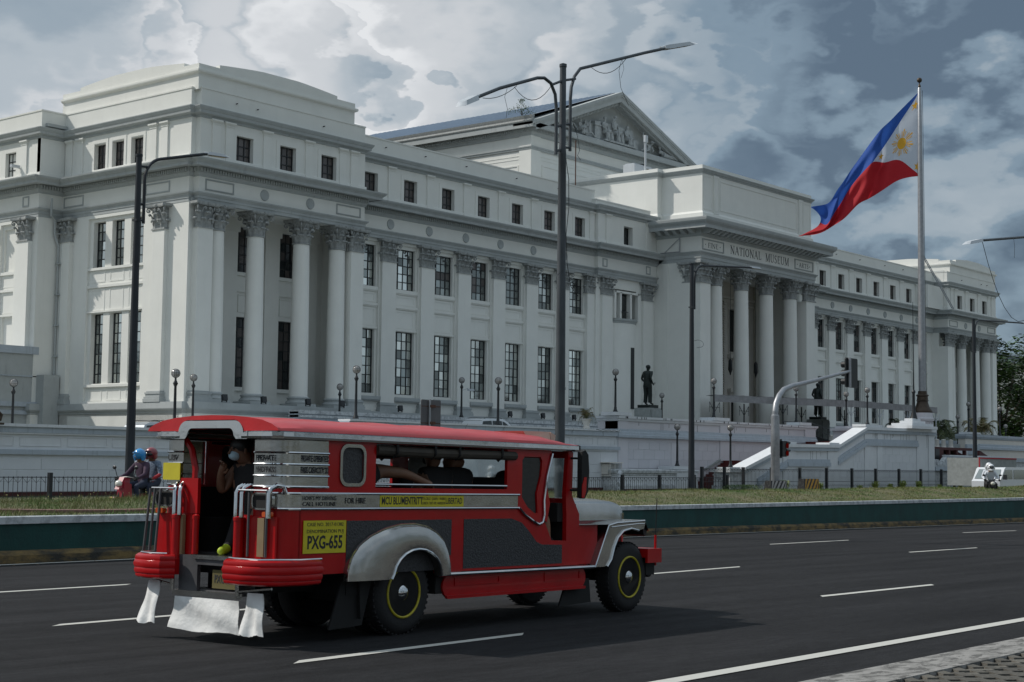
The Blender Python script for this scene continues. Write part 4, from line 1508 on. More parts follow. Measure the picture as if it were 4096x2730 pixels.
b.plate([(XC - hw_ + .9, 32.3), (XC + hw_ - .9, 32.3), (XC, apex - .7)], y0=PY + 1.25, y1=PY + 1.6)
mp_(b, 'tympanum', 'plaster_grey')
# gutter along the side and sheet-metal roof
b = MB()
b.sweep([(PLX, 118), (PLX, PY), ], [(-.1, 32.2), (.06, 32.24), (.10, 32.34), (.04, 32.50), (.10, 32.66), (.14, 32.80), (-.3, 32.86)])
mp_(b, 'gutter', 'capital_grey')
b = MB()
zr = 32.80
b.add([(PLX + .1, PY + .8, zr), (XC, PY + .8, apex + .05), (XC, 118, apex + .05), (PLX + .1, 118, zr)], [(0, 1, 2, 3)])
b.add([(PRX - .1, PY + .8, 32.4), (XC, PY + .8, apex + .04), (XC, 118, apex + .04), (PRX - .1, 118, 32.4)], [(3, 2, 1, 0)])
b.add([(PLX + .1, 118, zr), (XC, 118, apex), (PRX, 118, 32.4), (PRX, 118, 20), (PLX, 118, 20)], [(0, 1, 2, 3, 4)])
mp_(b, 'roof', 'metal_roof')
b = MB()
for i in range(46):
    y = PY + 1.2 + i * .7
    b.tube([(PLX + .1, y, zr + .03), (XC, y, apex + .08)], .025, 4)
mp_(b, 'roof_seams', 'metal_roof', 'stuff')
# flat roofs so that nothing is open from above
b = MB()
b.box(60, 73.6, 73.6, 86, 24.0, 24.3)
b.box(73.6, 110.5, 75.2, 112, 23.1, 23.3)
b.box(57.9, 73.6, 86, 112, 23.1, 23.3)
mp_(b, 'flat_roof', 'plaster_grey')
b = MB(XC)
b.box(60, 73.6, 73.6, 86, 24.0, 24.3)
b.box(73.6, 110.5, 75.2, 112, 23.1, 23.3)
mp_(b, 'flat_roof', 'plaster_grey')
b = MB()
b.box(60.0, 72.4, 73.5, 86.4, 24.2, 25.5)
mp_(b, 'parapet_block_roof', 'plaster_white')
b = MB(XC)
b.box(60.0, 72.4, 73.5, 86.4, 24.2, 25.5)
mp_(b, 'parapet_block_roof', 'plaster_white')
# ================================================================== terrace, stairs, walls
def blocks(par, m, x0, x1, rows, y, bl, depth=.018, xr=None):
    """dressed blocks standing 18 mm proud of the wall, open joints between; meshes shared by size"""
    cache = {}
    for ri, (z0, z1) in enumerate(rows):
        x = x0 - (bl / 2 if ri % 2 else 0)
        while x < x1:
            a, b_ = max(x, x0) + .010, min(x + bl, x1) - .010
            if b_ - a > .15:
                k = (round(b_ - a, 2), round(z1 - z0, 3))
                if k not in cache:
                    q = MB()
                    w, h = (b_ - a) / 2, (z1 - z0) / 2 - .008
                    q.hexa([(-w, 0, -h), (w, 0, -h), (w, 0, h), (-w, 0, h)], [(-w + .006, -depth, -h + .006), (w - .006, -depth, -h + .006), (w - .006, -depth, h - .006), (-w + .006, -depth, h - .006)])
                    o = q.build('block', m, par)
                    cache[k] = o.data
                else:
                    o = place('block', cache[k], par)
                o.matrix_parent_inverse = inv_of(par)
                o.location = ((a + b_) / 2, y - .001, (z0 + z1) / 2)
            x += bl
def partb(b, name, m, par, kind=None):
    return b.build(name, m, par, kind)
struct_mass = MB()
struct_mass.box(-60, 57.3, 58.1, 73.2, -.2, 2.3).box(57.3, 81.5, 58.1, 73.0, -.2, 2.95).box(81.5, 107.0, 58.6, 74, -.2, 3.95).box(107.0, 136.0, 58.2, 76, -.2, 3.62).box(136.0, 420, 58.1, 76, -.2, 3.95)
struct(struct_mass.build('terrace', 'plaster_grey'))

# left boundary wall
lw = thing('terrace_wall', 'white panelled boundary wall with blue-grey bands behind the low left fence', 'wall', (35, 57.6, 0))
b = MB()
b.box(-60, 57.3, 57.6, 58.2, -.1, 2.75)
partb(b, 'wall_face', 'wall_white', lw)
b = MB()
b.box(-60, 57.3, 57.48, 58.2, 2.76, 3.0).box(-60, 57.3, 57.47, 57.6, 1.84, 2.05)
partb(b, 'band', 'wall_blue', lw)
b = MB()
b.box(-60, 57.35, 57.40, 58.3, 3.003, 3.13).box(-60, 57.3, 57.50, 57.6, 2.70, 2.757)
partb(b, 'coping', 'wall_white', lw)
b = MB()
b.box(-60, 57.3, 57.57, 57.6, -.1, .26)
partb(b, 'base_stripe', 'dark_red', lw)
xx = 33.1
for i in range(10):
    b = MB()
    frame2(b, xx + .15, xx + 2.2, 2.20, 2.60, 57.575, 57.60, .02)
    partb(b, 'panel', 'wall_white', lw)
    xx += 2.35
blocks(lw, 'wall_white_block', 32.0, 57.2, [(.27, .68), (.69, 1.19), (1.20, 1.69)], 57.6, 2.34)
# middle wall, higher
mw = thing('terrace_wall', 'white panelled wall with cracked blue-grey coping behind the truck bonnet, left of the tall pier', 'wall', (70, 57.6, 0))
mw['label'] = 'white panelled wall with cracked coping and blue-grey bands between jeepney cab and the tall white pier'
b = MB()
b.box(57.3, 81.53, 57.6, 58.2, -.1, 3.6)
partb(b, 'wall_face', 'wall_white', mw)
b = MB()
b.box(57.3, 81.52, 57.46, 58.2, 3.50, 3.80).box(57.25, 81.6, 57.44, 57.6, 2.64, 2.84)
partb(b, 'band', 'wall_blue', mw)
b = MB()
b.box(57.3, 81.52, 57.40, 58.3, 3.803, 3.90).box(57.3, 81.5, 57.52, 57.6, 2.55, 2.637)
partb(b, 'coping', 'wall_white', mw)
b = MB()
b.box(57.3, 81.5, 57.57, 57.6, -.1, .26)
partb(b, 'base_stripe', 'dark_red', mw)
for i in range(10):
    x0 = 58.0 + i * 2.35
    b = MB()
    frame2(b, x0 + .15, x0 + 2.0, 2.95, 3.36, 57.575, 57.60, .02)
    partb(b, 'panel', 'wall_white', mw)
blocks(mw, 'wall_white_block', 57.4, 81.45, [(.27, .68), (.69, 1.19), (1.20, 1.69), (1.70, 2.50)], 57.6, 2.34)
b = MB()
rr = random.Random(5)
for k in range(7):
    x = 60 + k * 3.3
    z = 3.9
    pts = [(x, 57.395, z)]
    for i in range(4):
        x += rr.uniform(-.08, .08)
        z -= rr.uniform(.05, .16)
        pts.append((x, 57.452 if z < 3.8 else 57.395, z))
    b.tube(pts, .008, 4)
pts = [(78.9 + i * .16, 57.395, 3.87 + .03 * math.sin(i * 1.7) - i * .002) for i in range(17)]
b.tube(pts, .012, 4)
partb(b, 'cracks', 'ink', mw, 'stuff')
# high wall of the forecourt
hw = thing('terrace_wall', 'high lilac-white forecourt wall with moulded band between the tall pier and the entrance stairs', 'wall', (95, 57.6, 0))
b = MB()
b.box(81.52, 107.6, 57.6, 58.6, -.1, 4.66).box(81.52, 82.6, 57.55, 59.2, -.1, 4.6)
b.box(93.8, 95.2, 57.52, 57.7, 2.05, 4.6).box(106.0, 107.65, 57.5, 58.7, -.1, 4.6)
partb(b, 'wall_face', 'wall_lilac', hw)
b = MB()
b.sweep([(81.5, 59.3), (81.5, 57.53), (107.7, 57.53), (107.7, 58.8)], [(0, 4.0), (.04, 3.98), (.05, 3.84), (.10, 3.80), (.12, 3.66), (.17, 3.62), (.17, 3.46), (0, 3.44)][::-1])
partb(b, 'moulded_band', 'wall_blue', hw)
b = MB()
b.sweep([(81.5, 59.3), (81.5, 57.53), (107.7, 57.53), (107.7, 58.8)], [(0, 4.50), (.04, 4.56), (.04, 4.62), (.14, 4.68), (.16, 4.82), (-1.0, 4.85)])
partb(b, 'coping', 'wall_white', hw)
for x0, x1 in ((80.9, 82.7), (92.7, 94.8), (104.9, 106.7)):
    b = MB()
    b.box(x0, x1, 57.35, 58.5, 4.84, 5.06)
    partb(b, 'pier_cap', 'wall_white', hw)
blocks(hw, 'wall_lilac_block', 82.65, 87.6, [(1.48, 2.06), (2.07, 2.69), (2.70, 3.21)], 57.6, 1.2)
blocks(hw, 'wall_lilac_block', 88.6, 93.75, [(1.48, 2.06), (2.07, 2.69), (2.70, 3.21)], 57.6, 1.2)
blocks(hw, 'wall_lilac_block', 95.25, 100.0, [(2.10, 2.69), (2.70, 3.21)], 57.6, 1.2)
b = MB()
b.box(87.67, 88.55, 57.565, 57.6, 1.5, 3.2)
partb(b, 'panel', 'wall_lilac', hw)
b = MB()
rr = random.Random(8)
for k in range(26):
    x = rr.uniform(81.8, 106)
    z = 4.8
    h = rr.uniform(.15, .9)
    b.box(x, x + rr.uniform(.008, .022), 57.34, 57.375, z - min(h, .13), z)
    if rr.random() < .5:
        b.box(x, x + .012, 57.585, 57.6, 4.45 - h * .6, 4.45)
partb(b, 'rain_streaks', 'ink', hw, 'stuff')
# low garden wall in front
gl = thing('garden_wall', 'low white garden wall with moulded coping beside the black entrance gate', 'wall', (84, 56, 0))
b = MB()
b.box(79.9, 88.3, 56.0, 57.55, -.1, 1.18).box(85.8, 88.3, 55.9, 57.5, -.1, 1.2)
partb(b, 'wall_face', 'wall_white', gl)
b = MB()
b.sweep([(79.9, 57.5), (79.9, 56.0), (88.35, 56.0), (88.35, 57.5)], [(0, 1.0), (.03, 1.06), (.03, 1.14), (.10, 1.2), (.12, 1.36), (.08, 1.42), (-1.5, 1.46)])
b.sweep([(79.9, 57.5), (79.9, 56.0), (88.35, 56.0), (88.35, 57.5)], [(0, .52), (.05, .48), (.08, .40), (.08, 0)][::-1])
partb(b, 'coping', 'coping_white', gl)
b = MB()
b.box(85.7, 88.1, 56.1, 57.3, 1.455, 1.66)
partb(b, 'pier_cap', 'wall_white', gl)
b = MB()
b.box(79.9, 88.3, 55.90, 55.98, -.1, .2)
partb(b, 'base_stripe', 'dark_red', gl)

# entrance stairs
es = thing('entrance_stairs', 'dark red entrance stairs rising behind the sloping white parapet', 'stairs', (95, 55, 0))
def flight(x0, z0, n, run, rise, y0, y1):
    for i in range(n):
        q = MB()
        q.box(x0 + i * run, x0 + n * run + .3, y0, y1, z0 + i * rise - (.0 if i else .2), z0 + (i + 1) * rise)
        q.box(x0 + i * run - .02, x0 + i * run + .05, y0, y1, z0 + (i + 1) * rise - .04, z0 + (i + 1) * rise + .004)
        partb(q, 'step', 'red_steps', es)
flight(89.6, .0, 13, .38, .160, 53.65, 57.5)
q = MB()
q.box(94.5, 102.0, 53.65, 57.5, 1.5, 2.085)
partb(q, 'landing', 'red_steps', es)
flight(102.0, 2.085, 10, .42, .153, 53.65, 57.5)
q = MB()
q.box(106.2, 118.9, 53.65, 58.3, 1.5, 3.62)
partb(q, 'landing', 'red_steps', es)
q = MB()
q.hexa([(91.8, 57.45, 1.40), (93.75, 57.45, 2.02), (93.75, 57.62, 2.02), (91.8, 57.62, 1.40)], [(91.8, 57.45, 1.52), (93.75, 57.45, 2.16), (93.75, 57.62, 2.16), (91.8, 57.62, 1.52)])
partb(q, 'stringer', 'stone_grey', es)

# front parapet with two ramps
fp = thing('stair_parapet', 'stepped white stair parapet climbing from the gate pedestal to the flagpole terrace', 'wall', (104, 53, 0))
def pz(x):
    return interp([(89.1, 1.40), (95.0, 3.02), (102.2, 3.06), (106.7, 4.50), (118.9, 4.56)], x)
b = MB()
b.plate([(89.1, -.1), (118.9, -.1), (118.9, 4.56), (106.8, 4.52), (102.2, 3.06), (95.0, 3.02), (89.1, 1.40)], y0=53.0, y1=53.6)
for x0, x1 in ((94.45, 96.2), (100.9, 102.6), (106.7, 108.0), (108.8, 109.6), (115.7, 117.2), (117.9, 119.0)):
    b.box(x0, x1, 52.92, 53.65, -.1, pz((x0 + x1) / 2) - .03)
partb(b, 'wall_face', 'wall_white', fp)
def slab(x0, z0, x1, z1, y0, y1, h, q):
    q.hexa([(x0, y0, z0), (x1, y0, z1), (x1, y1, z1), (x0, y1, z0)], [(x0, y0, z0 + h), (x1, y0, z1 + h), (x1, y1, z1 + h), (x0, y1, z0 + h)])
b = MB()
for x0, x1 in ((89.1, 95.0), (95.0, 102.3), (102.3, 106.8), (106.8, 119.0)):
    slab(x0, pz(x0 + .001) + .02, x1, pz(x1 - .001) + .02, 52.72, 53.85, .22, b)
partb(b, 'coping', 'wall_white', fp)
b = MB()
for x0, x1 in ((89.1, 95.0), (95.0, 102.3), (102.3, 106.8), (106.8, 119.0)):
    slab(x0, pz(x0 + .001) - .22, x1, pz(x1 - .001) - .22, 52.82, 53.0, .24, b)
# lower moulded bands following the profile
for (x0, z0, x1, z1) in ((91.0, .40, 94.9, 1.65), (95.0, 1.72, 101.2, 1.75), (102.4, 1.9, 106.8, 3.30), (106.8, 3.34, 115.9, 3.38)):
    slab(x0, z0, x1, z1, 52.83, 53.0, .28, b)
    slab(x0, z0 + .28, x1, z1 + .28, 52.90, 53.0, .22, b)
partb(b, 'moulded_band', 'wall_blue', fp)
blocks(fp, 'wall_white_block', 96.2, 101.0, [(.95, 1.50)], 53.0, 1.2)
blocks(fp, 'wall_white_block', 102.7, 106.6, [(.95, 1.50)], 53.0, 1.2)
blocks(fp, 'wall_white_block', 105.0, 106.6, [(1.51, 2.10), (2.11, 2.70)], 53.0, .6)
blocks(fp, 'wall_white_block', 109.65, 115.6, [(.95, 1.50), (1.51, 2.10), (2.11, 2.70), (2.71, 3.25)], 53.0, 1.2)
for x0, x1, z in ((94.5, 96.1, 3.26), (100.9, 102.4, 3.30), (106.6, 109.4, 4.77)):
    b = MB()
    b.box(x0, x1, 52.8, 53.9, z - .02, z + .16)
    partb(b, 'pier_cap', 'wall_white', fp)
b = MB()
for e, z0, z1 in ((2.35, 4.79, 5.02), (1.95, 5.02, 5.22), (1.2, 5.22, 5.42), (.75, 5.42, 5.62)):
    b.box(115.75 - e, 115.75 + e, 53.3 - e * .45, 53.3 + e * .45, z0, z1)
partb(b, 'stepped_pedestal', 'wall_white', fp)
b = MB()
rr = random.Random(12)
for k in range(30):
    x = rr.uniform(106.8, 118.8) if k % 3 else rr.uniform(95.2, 102)
    z = pz(x) - .22
    b.box(x, x + rr.uniform(.01, .03), 52.985, 53.0, z - rr.uniform(.2, 1.2), z)
partb(b, 'rain_streaks', 'stone_grey', fp, 'stuff')
pd = thing('gate_pedestal', 'square white pedestal carrying a globe lamp at the foot of the stair parapet', 'pedestal', (88.3, 53, 0))
b = MB()
b.box(87.4, 89.1, 52.9, 54.1, .35, 1.3).box(87.3, 89.2, 52.8, 54.2, -.1, .45)
b.box(87.36, 89.14, 52.86, 54.14, 1.08, 1.16).box(87.25, 89.25, 52.75, 54.25, 1.3, 1.48).box(87.6, 88.9, 53.0, 54.0, 1.48, 1.63)
partb(b, 'shaft', 'coping_white', pd)
rp = thing('gate_pedestal', 'tall white pedestal with a globe lamp behind the top of the first parapet ramp', 'pedestal', (113.4, 57.8, 0))
b = MB()
b.box(112.6, 114.6, 57.2, 58.6, 3.5, 4.6).box(112.4, 114.8, 57.0, 58.8, 4.6, 4.80).box(112.7, 114.3, 57.3, 58.5, 4.80, 4.97)
partb(b, 'shaft', 'wall_lilac', rp)

# balustrade wall at the foot of the building
bw = thing('terrace_wall', 'grey-white ledge wall at the foot of the museum wing behind the parked car', 'wall', (84, 70.5, 3))
b = MB()
b.box(66, 108, 70.6, 71.4, 3, 4.75)
partb(b, 'wall_face', 'wall_blue', bw)
b = MB()
b.box(66, 108, 70.45, 71.5, 4.40, 4.55).box(66, 108, 70.5, 71.5, 4.62, 4.85)
partb(b, 'coping', 'coping_white', bw)

# right-hand side: far wall, ramp, low walls
fw = thing('terrace_wall', 'cream boundary wall with grey moulded coping at the right edge of the forecourt', 'wall', (150, 57.6, 0))
b = MB()
b.box(136.2, 300, 57.6, 58.3, 0, 4.6)
partb(b, 'wall_face', 'cream', fw)
b = MB()
b.sweep([(136.1, 58.5), (136.1, 57.55), (300, 57.55)], [(0, 4.45), (.04, 4.5), (.10, 4.6), (.14, 4.66), (.16, 4.86), (-.7, 4.9)])
b.sweep([(139.2, 58.5), (139.2, 57.55), (300, 57.55)], [(0, 3.50), (.14, 3.52), (.14, 3.74), (.06, 3.80), (.06, 3.98), (0, 4.02)])
b.box(136.1, 139.0, 57.40, 57.6, 3.0, 3.95)
partb(b, 'moulded_band', 'wall_blue', fw)
b = MB()
b.box(136.6, 139.2, 57.4, 58.4, 4.89, 5.06)
partb(b, 'pier_cap', 'wall_white', fw)
b = MB()
b.box(153.5, 154.6, 57.5, 57.6, 1, 4.5).box(176, 177, 57.5, 57.6, 1, 4.5)
partb(b, 'pier', 'cream', fw)
bk = thing('terrace_wall', 'short white wall with blue-grey coping behind three bollards below the flagpole', 'wall', (137, 60, 3.6))
b = MB()
b.box(128, 143, 60.0, 60.4, 3.4, 4.1)
partb(b, 'wall_face', 'wall_white', bk)
b = MB()
b.box(128, 143, 59.85, 60.5, 4.0, 4.3)
partb(b, 'coping', 'wall_blue', bk)
rm = thing('red_ramp_wall', 'dark red stair side wall with openings and a black plaque right of the parapet', 'wall', (126, 55.5, 0))
b = MB()
b.box(123.6, 125.2, 55.0, 55.3, 1.9, 3.52)
b.box(125.2, 131.5, 55.0, 55.3, 3.28, 3.50).box(125.2, 131.5, 55.0, 55.3, 2.66, 2.86).box(125.2, 131.5, 55.0, 55.3, 1.9, 2.1)
for x in (125.2, 126.6, 128.2, 130.0):
    b.box(x, x + .3, 55.02, 55.28, 2.1, 3.3)
b.hexa([(127.5, 55.3, 3.3), (132.8, 55.3, 2.2), (132.8, 57.3, 2.2), (127.5, 57.3, 3.3)], [(127.5, 55.3, 3.5), (132.8, 55.3, 2.4), (132.8, 57.3, 2.4), (127.5, 57.3, 3.5)])
b.hexa([(130.4, 53.9, 2.0), (135.5, 53.9, 2.0), (135.5, 54.2, 2.0), (130.4, 54.2, 2.0)], [(130.4, 53.9, 3.3), (130.5, 53.9, 3.3), (130.5, 54.2, 3.3), (130.4, 54.2, 3.3)])
partb(b, 'wall_face', 'dark_red', rm)
b = MB()
b.box(123.75, 124.6, 54.97, 55.0, 2.2, 3.35)
partb(b, 'plaque', 'iron_black', rm)
b = MB()
b.box(123, 134, 56.5, 56.6, 1.9, 3.3)
partb(b, 'backing_wall', 'wall_white', rm)
sw2 = thing('garden_wall', 'low white wall with scrolled end and grey coping behind the right-hand fence', 'wall', (126, 54, 0))
b = MB()
b.box(121.5, 170, 54.0, 54.3, -.1, 2.35)
b.plate([(121.0, 1.7), (124.2, 1.7), (124.2, 2.7), (123.6, 2.6), (123.1, 2.3), (122.4, 2.08), (121.0, 1.98)], y0=53.95, y1=54.35)
b.lathe([(.25, -.25), (.25, .25)], (121.9, 54.15, 2.2), 12, ax='y')
b.box(113, 131.5, 53.05, 53.4, -.1, 1.5)
partb(b, 'wall_face', 'coping_white', sw2)
b = MB()
b.box(124.0, 170, 53.85, 54.45, 2.36, 2.72)
b.box(119.2, 131.3, 52.9, 53.5, 1.5, 1.85)
partb(b, 'coping', 'wall_blue', sw2)
b = MB()
b.box(124.0, 136, 53.8, 54.5, 2.72, 2.84)
partb(b, 'coping_cap', 'wall_white', sw2)

# ================================================================== fences
def short_fence(x0, n, label, y=51.5, zt=.99, step=3.805):
    f = thing('iron_fence', label, 'fence', (x0, y, 0))
    ps, pm_, zz = None, None, None
    for i in range(n + 1):
        x = x0 + i * step
        if ps is None:
            q = MB()
            q.box(-.075, .075, -.075, .075, 0, zt + .06)
            ps = partb(q, 'post', 'iron_black', f)
            o = ps
        else:
            o = place('post', ps.data, f)
        o.matrix_parent_inverse = inv_of(f)
        o.location = (x, y, .09)
        if i == n:
            break
        k = 18
        sp = step / (k + 1)
        for j in range(1, k + 1):
            if pm_ is None:
                q = MB()
                q.tube([(0, 0, 0), (0, 0, zt - .08)], .011, 5)
                pm_ = partb(q, 'picket', 'iron_black', f)
                o = pm_
            else:
                o = place('picket', pm_.data, f)
            o.matrix_parent_inverse = inv_of(f)
            o.location = (x + j * sp, y, .09)
        q = MB()
        q.box(x, x + step, y - .014, y + .014, zt - .04, zt - .01).box(x, x + step, y - .012, y + .012, .22, .25)
        zig = [(x + j * sp, y, zt - .03 if j % 2 else zt - .25) for j in range(1, k + 1)]
        q.tube(zig, .010, 4, 0, False)
        zig = [(x + j * sp, y, .20 if j % 2 else .10) for j in range(1, k + 1)]
        q.tube(zig, .009, 4, 0, False)
        partb(q, 'rail', 'iron_black', f)
    return f
def tall_fence(x0, posts, label, y=51.5, zt=1.56):
    f = thing('iron_fence', label, 'fence', (x0, y, 0))
    ps = pm_ = None
    for x in posts:
        if ps is None:
            q = MB()
            q.box(-.085, .085, -.085, .085, 0, zt + .02)
            ps = partb(q, 'post', 'iron_black', f)
            o = ps
        else:
            o = place('post', ps.data, f)
        o.matrix_parent_inverse = inv_of(f)
        o.location = (x, y, .06)
    for a, c_ in zip(posts, posts[1:]):
        k = max(4, int(round((c_ - a) / .172)))
        sp = (c_ - a) / k
        for j in range(1, k):
            if pm_ is None:
                q = MB()
                q.tube([(0, 0, 0), (0, 0, zt - .08)], .0105, 4)
                pm_ = partb(q, 'picket', 'iron_black', f)
                o = pm_
            else:
                o = place('picket', pm_.data, f)
            o.matrix_parent_inverse = inv_of(f)
            o.location = (a + j * sp, y, .06)
        q = MB()
        for z in (zt - .06, .70, .16):
            q.box(a, c_, y - .013, y + .013, z, z + .03)
        for zz in (zt - .04, .52):
            q.tube([(a + j * sp, y, zz if j % 2 else zz - .17) for j in range(k + 1)], .009, 4, 0, False)
        partb(q, 'rail', 'iron_black', f)
    return f
F = 51.5 / 56.2
short_fence((38.54 * F) - 2 * 3.805, 15, 'low black iron picket fence with zigzag top along the left and centre verge')
tall_fence(81.8, [p * F for p in (89.31, 92.17, 94.67, 98.6, 102.75, 106.9, 111.05, 115.15, 119.39, 123.57, 127.69, 130.42, 138.73, 143, 147.2)], 'tall black iron picket fence with two zigzag rows along the right verge')

# ================================================================== globe lamps on walls
gl_parts = {}
def globe_lamp(x, y, z, label, group='globe lamps on the terrace walls', sc=1.0):
    root = thing('globe_lamp', label, 'street lamp', (x, y, z), 0, group)
    root.scale = (sc, sc, sc)
    if not gl_parts:
        q = MB()
        q.lathe([(.17, 0), (.17, .05), (.14, .07), (.125, .14), (.095, .20), (.09, .32), (.075, .36), (.073, .8), (.066, 1.5), (.060, 1.98), (.085, 2.02), (.115, 2.10), (.12, 2.14), (.09, 2.16), (.075, 2.22), (.05, 2.26), (.045, 2.38)], n=12)
        gl_parts['post'] = (q, 'iron_black')
        q = MB()
        q.sphere((0, 0, 2.58), .205, 18, 12)
        gl_parts['globe'] = (q, 'globe_glass')
        q = MB()
        for k in range(6):
            a = math.pi * k / 6
            pts = [(math.cos(a) * .213 * math.cos(t), math.sin(a) * .213 * math.cos(t), 2.58 + .213 * math.sin(t)) for t in [2 * math.pi * i / 20 for i in range(21)]]
            q.tube(pts, .006, 4, 0, False, False)
        for zz in (-.13, -.045, .045, .13):
            r_ = math.sqrt(.213 ** 2 - zz ** 2)
            q.tube([(math.cos(t) * r_, math.sin(t) * r_, 2.58 + zz) for t in [2 * math.pi * i / 18 for i in range(19)]], .006, 4, 0, False, False)
        gl_parts['cage'] = (q, 'iron_black')
        for k, (q, m) in list(gl_parts.items()):
            gl_parts[k] = q.build(k, m, root, local=True).data
        return root
    for k in ('post', 'globe', 'cage'):
        place(k, gl_parts[k], root, local=True)
    return root
for (x, y, z, l) in [
    (46.4, 58.0, 3.13, 'globe lamp with the largest globe, above the silver car roof left of the corner columns'),
    (58.3, 58.0, 3.95, 'globe lamp in front of the end pavilion columns, above the middle of the jeepney roof'),
    (70.0, 58.0, 3.93, 'globe lamp standing in front of the white parked car'),
    (81.8, 58.0, 5.06, 'globe lamp on the tall white pier left of the standing statue'),
    (93.7, 58.0, 5.06, 'globe lamp in front of the first portico column, right of the tall street pole'),
    (105.5, 58.0, 5.06, 'globe lamp in front of the rightmost portico pier, above the rising traffic light arm'),
    (46.3, 71.0, 3.00, 'farthest left globe lamp, standing before the grey annex wall'),
    (58.1, 71.0, 3.86, 'smaller globe lamp just right of the largest one, before the corner pilaster'),
    (69.9, 71.0, 3.86, 'globe lamp before the last pavilion column, left of a taller globe lamp'),
    (81.7, 71.0, 4.86, 'globe lamp with a small camera on its shaft, left of the white parked car lamp'),
    (93.3, 71.0, 4.80, 'small globe lamp beside the potted palm, right of the double street light'),
    (105.2, 70.0, 4.75, 'small globe lamp between the standing statue and the dark street pole'),
    (107.9, 53.3, 4.95, 'globe lamp on the corner where the second parapet ramp ends'),
    (113.5, 57.9, 4.97, 'globe lamp on the tall pedestal behind the second parapet ramp'),
    (86.9, 56.6, 1.66, 'globe lamp on the low garden wall beside the gate, next to the dark pole'),
    (88.5, 53.5, 1.63, 'globe lamp on the square pedestal at the foot of the stairs'),
    (137.7, 57.9, 5.06, 'globe lamp on the right-hand wall, half hidden by the far dark pole'),
    (145.3, 58.0, 4.90, 'globe lamp in front of the dark trees, the upper of two'),
    (148.0, 58.5, 3.3, 'lowest globe lamp in front of the dark trees at far right'),
    (139.0, 59.5, 3.95, 'partly hidden globe lamp beside the far palm')]:
    globe_lamp(x, y, z, l)
# CCTV camera on a lamp
b = MB()
b.tube([(81.7, 70.9, 6.75), (82.05, 70.7, 6.9)], .03, 6)
b.box(82.0, 82.6, 70.6, 70.75, 6.72, 6.86)
tag(b.build('security_camera', 'lamp_shell'), 'small white security camera fixed to a globe lamp shaft', 'camera')

# ================================================================== street lights
def led_head(parent, p, d, L=.95, name='lamp_head'):
    """flat LED lantern from p along direction d"""
    d = Vector(d).normalized()
    side = d.cross(Vector((0, 0, 1))).normalized()
    up = side.cross(d).normalized()
    P = Vector(p)
    def q(u, s_, h):
        return P + d * u + side * s_ + up * h
    b = MB()
    ring_b = [q(.0, -.10, -.02), q(.12, -.17, -.05), q(L * .85, -.17, -.05), q(L, -.08, -.04), q(L, .08, -.04), q(L * .85, .17, -.05), q(.12, .17, -.05), q(.0, .10, -.02)]
    ring_t = [q(.02, -.07, .07), q(.14, -.13, .08), q(L * .72, -.12, .06), q(L * .84, -.05, .03), q(L * .84, .05, .03), q(L * .72, .12, .06), q(.14, .13, .08), q(.02, .07, .07)]
    b.hexa(ring_b, ring_t)
    b.tube([q(-.14, 0, .02), q(.05, 0, .02)], .055, 8)
    h = partb(b, name, 'lamp_shell', parent)
    b = MB()
    b.hexa([q(.16, -.14, -.056), q(L * .82, -.14, -.056), q(L * .82, .14, -.056), q(.16, .14, -.056)], [q(.16, -.14, -.052), q(L * .82, -.14, -.052), q(L * .82, .14, -.052), q(.16, .14, -.052)], 0)
    for i in range(6):
        b.box
        a = .2 + i * (L * .62 / 6)
        b.hexa([q(a, -.11, -.062), q(a + L * .07, -.11, -.062), q(a + L * .07, .11, -.062), q(a, .11, -.062)], [q(a, -.11, -.057), q(a + L * .07, -.11, -.057), q(a + L * .07, .11, -.057), q(a, .11, -.057)], 1)
    partb(b, 'led_panel', ['iron_black', 'led_panel'], h)
    return h
def single_light(x, y, label, m='pole_dark', H=13.75, sc=1.0, arm_end=(3.4, 14.3), zb=.05):
    root = thing('street_light', label, 'street light', (x, y, zb), 0, 'tall single-arm street lights on the verge')
    b = MB()
    b.lathe([(.20, 0), (.185, 1.5), (.16, 6), (.13, 10.5), (.115, H - .12), (.15, H - .10), (.15, H - .02), (.0, H)], (x, y, 0), 14)
    partb(b, 'pole', m, root)
    b = MB()
    e = arm_end
    pts = [(x + .30, y, 11.0), (x + .30, y, 12.7)]
    for i in range(1, 9):
        a = R(180 - i * 9.5)
        pts.append((x + 1.28 + .98 * math.cos(a), y, 12.75 + .98 * math.sin(a)))
    pts.append((x + e[0], y, e[1]))
    b.tube(pts, .065, 8)
    for z in (11.1, 11.75, 13.25):
        b.tube([(x, y, z), (x + (.30 if z < 13 else .52), y, z + (.02 if z < 13 else .05))], .05, 7)
    b.box(x - .14, x + .14, y - .14, y + .14, 11.05, 11.13)
    partb(b, 'arm', m, root)
    led_head(root, (x + e[0], y, e[1]), (1, 0, .05), 1.2)
    return root
single_light(37.88, 50.0, 'tall dark single-arm street light rising behind the motorcycle riders at left')
single_light(78.3, 50.0, 'tall dark single-arm street light in front of the portico, right of the bronze statue', arm_end=(6.9, 14.2))
single_light(120.1, 50.0, 'farthest dark single-arm street light near the right edge, in front of the end pavilion', arm_end=(10.5, 14.2))
# short curled cable on the middle pole
b = MB()
pts = [(78.45, 49.9, 9.1)] + [(78.9 + .55 * math.sin(R(a)), 49.9, 8.95 + .22 * math.cos(R(a))) for a in range(-30, 181, 20)] + [(78.7, 49.9, 8.7)]
b.tube(pts, .012, 4)
tag(b.build('loose_wire', 'ink'), 'thin loose wire curling from the dark pole in front of the portico', 'wire')
